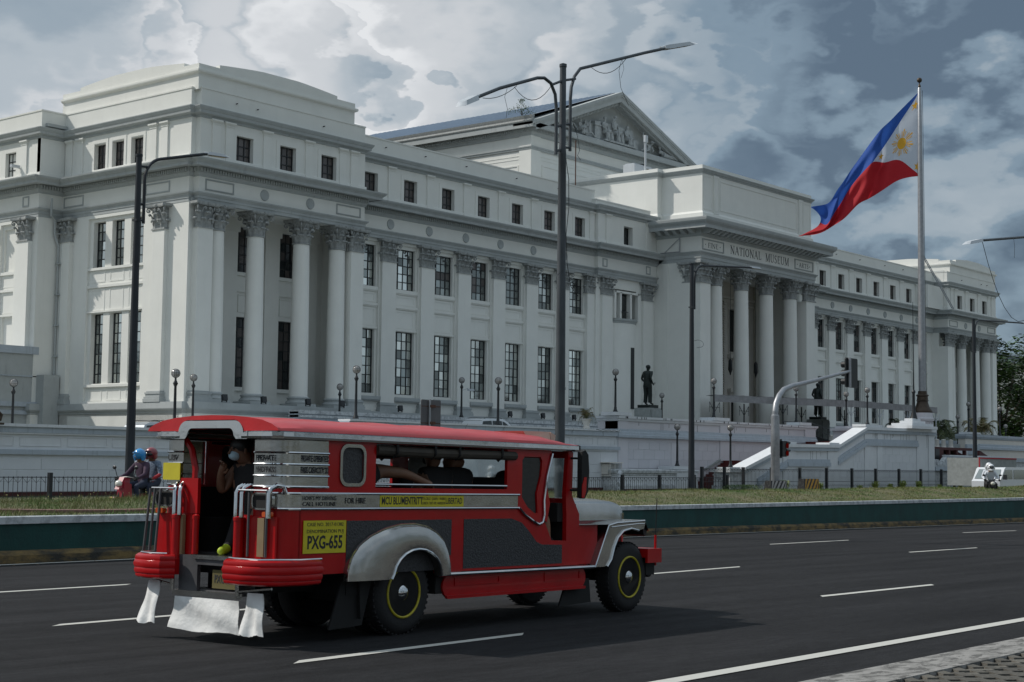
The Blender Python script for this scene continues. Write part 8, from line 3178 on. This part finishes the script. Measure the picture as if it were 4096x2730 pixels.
# ================================================================== motorcycles and riders
mat('bike_red', (0.30, 0.015, 0.035), .3, coat=.5)
mat('bike_black', (0.012, 0.012, 0.013), .4)
mat('helmet_blue', (0.015, 0.25, 0.58), .2, coat=.8)
mat('helmet_maroon', (0.22, 0.03, 0.04), .3, coat=.5)
mat('helmet_white', (0.72, 0.73, 0.75), .2, coat=.8)
mat('visor_black', (0.008, 0.008, 0.010), .08)
mat('headlight_glass', (0.70, 0.68, 0.60), .1)
def motorbike(loc, rz_, label, m, sc=1.0):
    """scooter heading along local +x"""
    r = thing('motorcycle', label, 'motorcycle', loc, rz_)
    r.scale = (sc, sc, sc)
    def pb(b, n, mm, par=None):
        return b.build(n, mm, par or r, local=True)
    for x in (.62, -.62):
        b = MB()
        b.lathe([(.20, -.045), (.27, -.05), (.30, -.02), (.30, .02), (.27, .05), (.20, .045)], (x, 0, .30), 24, ax='y')
        w = pb(b, 'wheel', 'tyre')
        b = MB()
        b.lathe([(.20, -.03), (.06, -.03), (.03, -.06), (0, -.06)], (x, 0, .30), 14, ax='y')
        b.lathe([(.20, .03), (.06, .03), (.03, .06), (0, .06)], (x, 0, .30), 14, ax='y')
        pb(b, 'rim', 'galvanised', w)
    b = MB()
    b.hexa([(.30, -.16, .36), (.52, -.12, .42), (.52, .12, .42), (.30, .16, .36)], [(.36, -.17, .92), (.54, -.12, .98), (.54, .12, .98), (.36, .17, .92)])
    b.hexa([(.36, -.10, .90), (.66, -.07, .80), (.66, .07, .80), (.36, .10, .90)], [(.34, -.10, 1.05), (.50, -.08, 1.08), (.50, .08, 1.08), (.34, .10, 1.05)])
    b.hexa([(.46, -.07, .52), (.95, -.05, .44), (.95, .05, .44), (.46, .07, .52)], [(.46, -.09, .62), (.78, -.08, .63), (.78, .08, .63), (.46, .09, .62)])
    b.hexa([(-.85, -.12, .60), (-.10, -.16, .46), (-.10, .16, .46), (-.85, .12, .60)], [(-.92, -.10, .78), (-.10, -.15, .70), (-.10, .15, .70), (-.92, .10, .78)])
    pb(b, 'fairing', m)
    b = MB()
    b.hexa([(-.15, -.15, .30), (.34, -.14, .30), (.34, .14, .30), (-.15, .15, .30)], [(-.15, -.13, .52), (.34, -.12, .40), (.34, .12, .40), (-.15, .13, .52)])
    b.hexa([(-.80, -.13, .76), (.08, -.14, .70), (.08, .14, .70), (-.80, .13, .76)], [(-.80, -.12, .84), (.05, -.12, .80), (.05, .12, .80), (-.80, .12, .84)])
    b.tube([(.60, .07, .32), (.46, .07, .95)], .025, 6).tube([(.60, -.07, .32), (.46, -.07, .95)], .025, 6)
    b.tube([(-.1, -.15, .30), (-.75, -.17, .38)], .05, 8)
    b.tube([(.34, -.34, 1.04), (.42, -.12, 1.08), (.42, .12, 1.08), (.34, .34, 1.04)], .018, 6)
    for k in (-1, 1):
        b.tube([(.38, k * .28, 1.06), (.40, k * .34, 1.26)], .010, 5)
        b.sphere((.41, k * .36, 1.30), (.02, .07, .045), 8, 6)
    pb(b, 'frame', 'bike_black')
    b = MB()
    b.sphere((.60, 0, .93), (.07, .10, .08), 10, 7)
    pb(b, 'headlight', 'headlight_glass')
    b = MB()
    b.hexa([(.80, -.03, .60), (.92, -.03, .52), (.92, .03, .52), (.80, .03, .60)], [(.80, -.03, .63), (.92, -.03, .55), (.92, .03, .55), (.80, .03, .63)])
    pb(b, 'badge', 'rim_yellow')
    b = MB()
    b.sphere((-.92, 0, .70), (.04, .08, .04), 8, 6)
    pb(b, 'tail_light', 'orange_lens')
    return r
def rider(loc, rz_, label, J, dress, helmet, sc=1.0, visor=True, skin='skin_dark', full=False, gloves='cloth_black'):
    r = thing('person', label, 'person', loc, rz_)
    r.scale = (sc, sc, sc)
    human(J, r, dress)
    H = Vector(J['head'])
    face(r, H, (1, 0, 0), 1.0, skin, None)
    b = MB()
    b.sphere(H + Vector((-.015, 0, .045)), (.150, .135, .135), 18, 12)
    b.tube([H + Vector((.02, .125, .02)), H + Vector((-.01, .120, -.10))], [.05, .035], 8)
    b.tube([H + Vector((.02, -.125, .02)), H + Vector((-.01, -.120, -.10))], [.05, .035], 8)
    b.sphere(H + Vector((-.06, 0, -.03)), (.10, .125, .10), 12, 8)
    if full:
        b.tube([H + Vector((.06, -.11, -.08)), H + Vector((.135, 0, -.10)), H + Vector((.06, .11, -.08))], .035, 8)
    h = b.build('helmet', helmet, r, local=True)
    b = MB()
    b.tube([H + Vector((.10, -.10, .075)), H + Vector((.155, 0, .085)), H + Vector((.10, .10, .075))], .016, 6)
    if visor:
        b.sphere(H + Vector((.055, 0, .015)), (.098, .118, .055), 14, 8)
    b.build('visor', 'visor_black' if visor else helmet, h, local=True)
    for w, hh in (('wrL', 'haL'), ('wrR', 'haR')):
        hand(r, J[w], J[hh], 1.0, gloves, 1.2)
    return r
def ride_pose(x, arms=True, lean=.0):
    J = dict(pelvis=(x, 0, .93), waist=(x + .02 + lean * .3, 0, 1.06), chest=(x + .05 + lean * .8, 0, 1.27), neck=(x + .09 + lean * 1.2, 0, 1.43), head=(x + .13 + lean * 1.5, 0, 1.57),
             shL=(x + .05 + lean, .18, 1.37), shR=(x + .05 + lean, -.18, 1.37),
             hipL=(x + .02, .10, .91), knL=(x + .40, .20, .86), anL=(x + .30, .20, .46), toeL=(x + .44, .20, .38),
             hipR=(x + .02, -.10, .91), knR=(x + .40, -.20, .86), anR=(x + .30, -.20, .46), toeR=(x + .44, -.20, .38))
    if arms:
        J.update(elL=(x + .22, .30, 1.14), wrL=(x + .44, .31, 1.06), haL=(x + .50, .31, 1.05), elR=(x + .22, -.30, 1.14), wrR=(x + .44, -.31, 1.06), haR=(x + .50, -.31, 1.05))
    else:
        J.update(elL=(x + .06, .26, 1.12), wrL=(x + .26, .20, 1.02), haL=(x + .32, .18, 1.01), elR=(x + .06, -.26, 1.12), wrR=(x + .26, -.20, 1.02), haR=(x + .32, -.18, 1.01))
    return J
# the bike at left travels towards the photo's left
BL = (23.75, 31.0, .12)
motorbike(BL, math.pi + .10, 'dark red scooter heading left behind the grass bank, carrying two riders', 'bike_red', 1.04)
rider(BL, math.pi + .10, 'scooter rider in a bright blue helmet and dark purple jacket', ride_pose(-.14, True), [('skin_dark', ['head', 'neck']), ('cloth_purple', TORSO + ARMS + FORE), ('cloth_navy', LEGS), ('cloth_black', FEET + ['haL', 'haR'])], 'helmet_blue', 1.04, visor=False)
rider(BL, math.pi + .10, 'pillion passenger in a dark red helmet behind the blue-helmeted rider', ride_pose(-.50, False), [('skin_dark', ['head', 'neck']), ('cloth_plaid', TORSO + ARMS), ('cloth_red', FORE), ('cloth_navy', LEGS), ('cloth_black', FEET)], 'helmet_maroon', 1.06)
b = MB()
b.hexa([(-.32, -.02, .06), (.0, -.02, .10), (.0, .0, .10), (-.32, .0, .06)], [(-.32, -.02, .10), (.0, -.02, .13), (.0, .0, .13), (-.32, .0, .10)])
# two riders in white at the right
BR = (74.4, 30.2, -.02)
motorbike(BR, math.pi + .55, 'black motorcycle carrying two riders in white at the right edge', 'bike_black', 1.08)
WHT = [('skin_tan', ['head', 'neck']), ('cloth_white', TORSO + ARMS + FORE), ('cloth_black', LEGS + FEET + ['haL', 'haR'])]
rider(BR, math.pi + .55, 'front rider in a white helmet with dark visor and white shirt', ride_pose(-.14, True, .12), WHT, 'helmet_white', 1.12, full=True, skin='skin_tan')
rider(BR, math.pi + .55, 'rear rider in a white helmet and white face mask looking over the shoulder', ride_pose(-.50, False, .0), WHT, 'helmet_white', 1.16, visor=False, skin='cloth_white')

# ================================================================== parked and passing vehicles
mat('car_white', (0.66, 0.68, 0.70), .3, coat=.5)
mat('car_silver', (0.42, 0.45, 0.48), .3, metal=.4, coat=.4)
mat('car_glass', (0.02, 0.028, 0.03), .06)
def suv(loc, rz_, label, m):
    r = thing('parked_car', label, 'car', loc, rz_)
    L_, Wd = 4.6, 1.8
    def pb(b, n, mm, par=None):
        return b.build(n, mm, par or r, local=True)
    prof = [(-2.28, .35), (-2.30, .85), (-2.22, 1.05), (-1.95, 1.55), (-1.55, 1.70), (.25, 1.72), (.75, 1.52), (1.25, 1.10), (2.05, .98), (2.28, .80), (2.30, .35)]
    b = MB()
    for (x0, z0), (x1, z1) in zip(prof, prof[1:]):
        w0 = .9 - max(0, z0 - 1.0) * .22
        w1 = .9 - max(0, z1 - 1.0) * .22
        b.add([(x0, -w0, z0), (x1, -w1, z1), (x1, w1, z1), (x0, w0, z0)], [(0, 1, 2, 3)])
    for k in (-1, 1):
        b.add([(x, k * (.9 - max(0, z - 1.0) * .22), z) for x, z in prof], [tuple(range(len(prof)))])
    body = pb(b, 'body', m)
    b = MB()
    for k in (-1, 1):
        for pts in ([(-2.0, 1.12), (-1.82, 1.52), (-.95, 1.58), (-.95, 1.12)], [(-.85, 1.12), (-.85, 1.58), (.10, 1.58), (.10, 1.12)], [(.18, 1.12), (.18, 1.56), (.42, 1.50), (1.05, 1.12)]):
            b.add([(x, k * (.915 - max(0, z - 1.0) * .22), z) for x, z in pts], [(0, 1, 2, 3)])
    b.add([(.36, -.74, 1.68), (.36, .74, 1.68), (1.18, .84, 1.16), (1.18, -.84, 1.16)], [(0, 1, 2, 3)])
    b.add([(-2.18, -.84, 1.12), (-2.18, .84, 1.12), (-1.92, .76, 1.58), (-1.92, -.76, 1.58)], [(0, 1, 2, 3)])
    pb(b, 'window', 'car_glass', body)
    b = MB()
    for k in (-1, 1):
        b.tube([(-1.6, k * .66, 1.74), (-1.3, k * .67, 1.79), (0, k * .68, 1.79), (.25, k * .67, 1.74)], .02, 5)
    pb(b, 'roof_rail', 'iron_black', body)
    for x in (-1.4, 1.45):
        for k in (-1, 1):
            b = MB()
            b.lathe([(.0, -.02), (.2, -.02), (.33, 0), (.35, .04), (.35, .2)], (x, -.92, .35), 18, ax='y') if k < 0 else b.lathe([(.0, .02), (.2, .02), (.33, 0), (.35, -.04), (.35, -.2)], (x, .92, .35), 18, ax='y')
            pb(b, 'wheel', 'tyre')
    return r
suv((79.6, 66.5, 2.92), 0, 'white car parked on the terrace behind the jeepney roof', 'car_white')
suv((50.3, 63.5, 1.85), 0, 'silver car whose roof shows above the wall left of the jeepney', 'car_silver')
vn = thing('delivery_van', 'white cargo van with large windscreen at the right edge, behind the white riders', 'van', (97.0, 38.3, 0), 0)
b = MB()
vp = [(93.6, .25), (93.55, .95), (93.75, 1.05), (94.35, 1.72), (94.55, 1.80), (99.0, 1.82), (99.2, 1.7), (99.2, .25)]
for k, (y_) in ((-1, 37.4), (1, 39.2)):
    b.add([(x, y_, z) for x, z in vp], [tuple(range(len(vp)))])
for (x0, z0), (x1, z1) in zip(vp, vp[1:]):
    b.add([(x0, 37.4, z0), (x1, 37.4, z1), (x1, 39.2, z1), (x0, 39.2, z0)], [(0, 1, 2, 3)])
vb = partb(b, 'body', 'car_white', vn)
b = MB()
b.add([(93.78, 37.5, 1.10), (93.78, 39.1, 1.10), (94.30, 39.0, 1.68), (94.30, 37.6, 1.68)], [(0, 1, 2, 3)])
b.add([(93.76, 37.5, 1.10), (93.76, 39.1, 1.10), (94.28, 39.0, 1.68), (94.28, 37.6, 1.68)], [(3, 2, 1, 0)])
b.add([(94.0, 37.385, 1.08), (95.6, 37.385, 1.08), (95.6, 37.385, 1.66), (94.5, 37.385, 1.66)], [(0, 1, 2, 3)])
b.add([(95.8, 37.385, 1.08), (98.8, 37.385, 1.08), (98.8, 37.385, 1.66), (95.8, 37.385, 1.66)], [(0, 1, 2, 3)])
partb(b, 'window', 'glass_mid', vb)
b = MB()
for x in (94.4, 98.2):
    b.lathe([(0, -.01), (.2, -.01), (.31, 0), (.33, .04), (.33, .2)], (x, 37.36, .33), 16, ax='y')
partb(b, 'wheel', 'tyre', vn)
b = MB()
b.box(93.5, 93.62, 37.45, 39.15, .28, .55)
partb(b, 'bumper', 'car_glass', vn)
b = MB()
b.tube([(93.9, 37.35, 1.15), (93.7, 37.15, 1.2)], .02, 5)
b.box(93.6, 93.75, 37.0, 37.2, 1.05, 1.35)
partb(b, 'mirror', 'iron_black', vn)
tk = thing('box_truck', 'pale grey truck box with a red edge above the white van', 'truck', (99, 42, 0), 0)
b = MB()
b.box(98.2, 104.5, 40.6, 42.8, .6, 2.42)
partb(b, 'cargo_box', 'stone_grey', tk)
b = MB()
b.box(98.14, 98.2, 40.55, 40.62, .6, 2.46).box(98.2, 104.5, 40.56, 40.6, 2.36, 2.44)
partb(b, 'red_edge', 'cloth_red', tk)
b = MB()
for x in (99.4, 103.2):
    b.lathe([(0, -.01), (.25, -.01), (.40, 0), (.42, .04), (.42, .25)], (x, 40.55, .42), 16, ax='y')
partb(b, 'wheel', 'tyre', tk)

# ================================================================== plants and trees
mat('leaf_green', (0.035, 0.085, 0.018), .6, col2=(0.10, 0.15, 0.03), scale=1.4, lo=.42, hi=.60)
mat('leaf_dark', (0.013, 0.036, 0.011), .6, col2=(0.05, 0.10, 0.02), scale=.55, lo=.46, hi=.62)
mat('leaf_yellow', (0.26, 0.28, 0.05), .6, col2=(.12, .19, .04), scale=12)
mat('palm_green', (0.025, 0.055, 0.02), .55, col2=(.09, .10, .03), scale=4, lo=.4, hi=.65)
mat('palm_olive', (0.11, 0.13, 0.03), .55, col2=(.16, .10, .04), scale=9, lo=.4, hi=.65)
mat('bark', (0.09, 0.07, 0.05), .9, var=.4, scale=6, bump=.5, bscale=20)
def frond(b, base, az, L_, rise, droop, n=11, lw=.022, ll=.28, rr=random):
    pts = []
    for i in range(n + 1):
        f = i / n
        d = L_ * f
        z = rise * math.sin(f * math.pi * .55) - droop * f ** 2.4
        pts.append(Vector((base[0] + math.cos(az) * d * (1 - .25 * f), base[1] + math.sin(az) * d * (1 - .25 * f), base[2] + z)))
    b.tube(pts, [.012 * (1 - .7 * i / n) * (L_ / 1.2) + .002 for i in range(n + 1)], 4, 1)
    sx_ = Vector((-math.sin(az), math.cos(az), 0))
    for i in range(2, n + 1):
        f = i / n
        l = ll * (.55 + .9 * math.sin(f * math.pi)) * (L_ / 1.2)
        d = (pts[i] - pts[i - 1]).normalized()
        for k in (-1, 1):
            for sub in (0, .5):
                p = pts[i] - d * sub * (L_ / n)
                tip = p + (sx_ * k * .8 + d * .75 + Vector((0, 0, -.28 - rr.uniform(0, .25)))) * l
                w = d * lw * (L_ / 1.2)
                b.add([p - w, p + w, tip], [(0, 1, 2)], 0)
def palm(loc, label, n, L_, trunk, m='palm_green', seed=0, pot=None, lw=.03):
    rr = random.Random(seed)
    r = thing('potted_palm' if pot else 'palm', label, 'palm', loc, 0)
    x, y, z = loc
    if trunk:
        b = MB()
        b.tube([(x, y, z), (x + .05, y, z + trunk * .5), (x, y, z + trunk)], [.10, .085, .07], 8)
        b.build('trunk', 'bark', r)
    b = MB()
    for i in range(n):
        az = 2 * math.pi * i / n + rr.uniform(-.3, .3)
        frond(b, (x, y, z + trunk), az, L_ * rr.uniform(.75, 1.1), L_ * rr.uniform(.35, .95), L_ * rr.uniform(.35, .95), rr=rr, lw=lw)
    b.build('fronds', [m, 'palm_green'], r)
    return r
pp = thing('potted_palm', 'small olive-green palm in a pale urn right of the double street light', 'palm', (78.55, 57.9, 3.9))
b = MB()
b.lathe([(.20, 0), (.22, .04), (.21, .14), (.16, .17), (.19, .24), (.24, .40), (.27, .52), (.34, .58), (.34, .62), (.28, .62), (.26, .55), (0, .54)], (78.55, 57.9, 3.92), 20)
b.build('urn', 'cream', pp)
b = MB()
rr = random.Random(21)
for i in range(20):
    az = 2 * math.pi * i / 20 + rr.uniform(-.3, .3)
    frond(b, (78.55, 57.9, 4.5), az, rr.uniform(.45, .85), rr.uniform(.35, .95), rr.uniform(.1, .95), rr=rr, lw=.02, ll=.26)
b.build('fronds', ['palm_olive', 'palm_green'], pp)
palm((142.5, 63, 4.2), 'dark bushy palm directly right of the flagpole base', 26, 2.1, 1.0, seed=2)
palm((146.2, 63.5, 4.0), 'darkest low palm between two lighter ones near the far columns', 26, 2.0, .7, seed=3)
palm((152.5, 63, 4.4), 'lighter arching palm right of the far dark street pole', 20, 2.4, .8, 'palm_olive', seed=4)
palm((134.0, 63, 4.0), 'slender palm seen under the right half of the canopy', 14, 1.7, 1.2, seed=5)
palm((137.5, 64, 4.0), 'drooping dark palm under the canopy beside the flagpole drum', 16, 1.8, 1.1, seed=6)
# spider plants along the tall fence
def tuft(x, y, z, label, h=.75, n=80, m='leaf_yellow', seed=0, spread=.55):
    rr = random.Random(seed)
    b = MB()
    for i in range(n):
        a = rr.uniform(0, 6.28)
        l = rr.uniform(.5, 1) * h
        sp = rr.uniform(.15, 1) * spread * h / .75
        bx_, by_ = x + rr.gauss(0, .06), y + rr.gauss(0, .05)
        p0 = Vector((bx_, by_, z))
        p1 = Vector((bx_ + math.cos(a) * sp * .45, by_ + math.sin(a) * sp * .45, z + l * .8))
        p2 = Vector((bx_ + math.cos(a) * sp, by_ + math.sin(a) * sp, z + l * rr.uniform(.45, .9)))
        s_ = Vector((-math.sin(a), math.cos(a), 0)) * .022
        b.add([p0 - s_ * .5, p0 + s_ * .5, p1 + s_, p1 - s_, p2], [(0, 1, 2, 3), (3, 2, 4)])
    return tag(b.build('spider_plant', m), label, 'plant', 'yellow-green plants along the tall fence')
for i, (x, h, l) in enumerate([(90.5, .95, 'yellow-green plant squeezed between the two striped barriers'), (95.3, .75, 'yellow-green plant just right of the yellow striped barrier'), (101.2, .5, 'small yellow-green plant left of the taller clump by the fence'),
                            (103.6, .85, 'tall yellow-green plant clump left of the widest clump'), (106.0, .6, 'low yellow-green plant between two taller clumps'), (108.2, .9, 'widest yellow-green plant clump in the middle of the tall fence'),
                            (110.9, .85, 'yellow-green plant clump right of the widest one'), (114.6, .5, 'small faded plant between the clumps and the last one'), (118.5, .85, 'last yellow-green plant clump near the fence gate posts')]):
    tuft(x, 50.6, .08, l, h, 90, seed=i)
b = MB()
rr = random.Random(9)
for i in range(1500):
    x, y = rr.uniform(83.5, 87.2), rr.uniform(50.3, 51.2)
    z = .1 + rr.uniform(0, .42)
    a = rr.uniform(0, 6.28)
    l = rr.uniform(.04, .09)
    b.add([(x, y, z), (x + math.cos(a) * l, y + math.sin(a) * l, z + rr.uniform(0, .05)), (x + math.cos(a + .8) * l, y + math.sin(a + .8) * l, z + .05)], [(0, 1, 2)])
for i in range(1200):
    x, y = rr.uniform(121, 136), rr.uniform(50.3, 51.2)
    z = .1 + rr.uniform(0, .3)
    a = rr.uniform(0, 6.28)
    l = rr.uniform(.05, .12)
    b.add([(x, y, z), (x + math.cos(a) * l, y + math.sin(a) * l, z + rr.uniform(0, .05)), (x + math.cos(a + .8) * l, y + math.sin(a + .8) * l, z + .05)], [(0, 1, 2)])
b.build('ground_cover', 'leaf_green', kind='stuff')
# shrub growing from the gutter of the big roof
sh = thing('roof_shrub', 'small green sapling growing out of the roof gutter left of the pediment', 'shrub', (107.0, 86.3, 32.8))
b = MB()
rr = random.Random(17)
for (dx, dz, l) in ((0, 1.15, 1), (-.45, .55, .8), (.45, .5, .8), (-.15, .8, .9), (.2, .75, .9)):
    b.tube([(107.0, 86.3, 32.8), (107.0 + dx * .8, 86.3, 32.8 + dz * .6), (107 + dx * 1.5, 86.3 - dx, 32.8 + dz)], [.03, .02, .01], 4)
b.build('stem', 'bark', sh)
b = MB()
for i in range(420):
    c_ = rr.choice([(0, 1.15, .22), (-.75, .40, .28), (.70, .35, .28), (-.2, .75, .28), (.25, .65, .28), (0, .3, .4), (0, 1.4, .12)])
    x, y, z = 107 + c_[0] * .85 + rr.gauss(0, c_[2] * .7), 86.3 - c_[0] * .9 + rr.gauss(0, c_[2] * .7), 32.8 + c_[1] + rr.gauss(0, c_[2] * .6)
    a, l = rr.uniform(0, 6.28), rr.uniform(.07, .14)
    b.add([(x, y, z), (x + math.cos(a) * l, y + math.sin(a) * l, z + rr.uniform(-.05, .06)), (x + math.cos(a + .9) * l, y + math.sin(a + .9) * l, z + rr.uniform(-.02, .09))], [(0, 1, 2)])
b.build('leaves', 'leaf_green', sh)
def tree(loc, label, rad, h, n, m='leaf_dark', seed=0, leaf=.32, group=None, trunk_h=None, clumps=26):
    rr = random.Random(seed)
    r = thing('tree', label, 'tree', loc, 0, group)
    x, y, z = loc
    th = trunk_h or h * .4
    b = MB()
    b.tube([(x, y, z), (x + .2, y, z + th * .6), (x, y, z + th)], [.5, .4, .34], 10)
    cl = []
    for i in range(clumps):
        a, f, q = rr.uniform(0, 6.28), rr.random() ** .5, rr.random()
        zz = th * .8 + (h - th * .8) * q
        rr_ = rad * math.sin(math.pi * (.12 + .80 * q)) * f
        c_ = Vector((x + rr_ * math.cos(a), y + rr_ * math.sin(a), z + zz))
        cl.append((c_, rad * rr.uniform(.20, .34)))
        if i % 3 == 0:
            b.tube([(x, y, z + th * rr.uniform(.6, 1)), (x + (c_.x - x) * .5, y + (c_.y - y) * .5, z + th + (c_.z - z - th) * .4), c_], [.2, .12, .05], 5)
    b.build('trunk', 'bark', r)
    vs, fs = [], []
    for i in range(n):
        c_, cr_ = cl[i % len(cl)]
        while True:
            u = Vector((rr.uniform(-1, 1), rr.uniform(-1, 1), rr.uniform(-1, 1)))
            if .25 < u.length < 1:
                break
        u = u.normalized() * (.55 + .45 * rr.random()) 
        p = c_ + Vector((u.x, u.y, u.z * .75)) * cr_
        a = rr.uniform(0, 6.28)
        l = leaf * rr.uniform(.6, 1.3)
        d1 = Vector((math.cos(a), math.sin(a), rr.uniform(-.5, .4))) * l
        d2 = Vector((-math.sin(a), math.cos(a), rr.uniform(-.5, .5))) * l * .45
        k = len(vs)
        vs.extend([p - d1, p + d2, p + d1, p - d2])
        fs.append((k, k + 1, k + 2, k + 3))
    b = MB()
    b.add(vs, fs)
    b.build('crown', m, r)
    return r
tree((232, 92, 0), 'large dark green tree just right of the far end pavilion', 9.5, 21.5, 9000, seed=1, leaf=.42, clumps=40)
tree((246, 90, 0), 'dark green tree at the right edge of the picture', 10, 20, 7000, seed=2, leaf=.42, clumps=36)
tree((224, 104, 0), 'darker tree filling the gap behind the far end pavilion', 9, 17, 5000, seed=3, leaf=.45)
# pale building behind the trees
pb_ = thing('distant_building', 'pale building with flat cornice far behind the trees at the right edge', 'building', (300, 140, 0))
b = MB()
b.box(285, 380, 138, 170, 0, 26.3)
partb(b, 'wall', 'cream', pb_)
b = MB()
b.box(284, 381, 137, 171, 26.3, 26.9).box(284.5, 380.5, 137.5, 170.5, 28.0, 28.4)
b.box(286, 379, 139, 170, 26.9, 28.0)
partb(b, 'cornice', 'wall_blue', pb_)
# park trees behind the photographer, seen only as reflections in glass and chrome
for i, (x, y, h, rd) in enumerate([(-28, -26, 11, 7), (-8, -34, 13, 8), (14, -30, 10, 6.5), (34, -38, 13, 8), (58, -34, 11, 7), (84, -42, 14, 9), (115, -40, 12, 8), (150, -50, 15, 10)]):
    tree((x, y, 0), ['rounded park tree on the lawn behind the photographer, first of the row', 'park tree behind the photographer, second of the row', 'low park tree behind the photographer, third of the row', 'park tree behind the photographer, fourth of the row', 'park tree behind the photographer, fifth of the row', 'wide park tree behind the photographer, sixth of the row', 'park tree behind the photographer, seventh of the row', 'widest park tree behind the photographer, last of the row'][i],
         rd, h, 1600, 'leaf_green', seed=30 + i, leaf=.75, group='park trees behind the photographer', clumps=18)
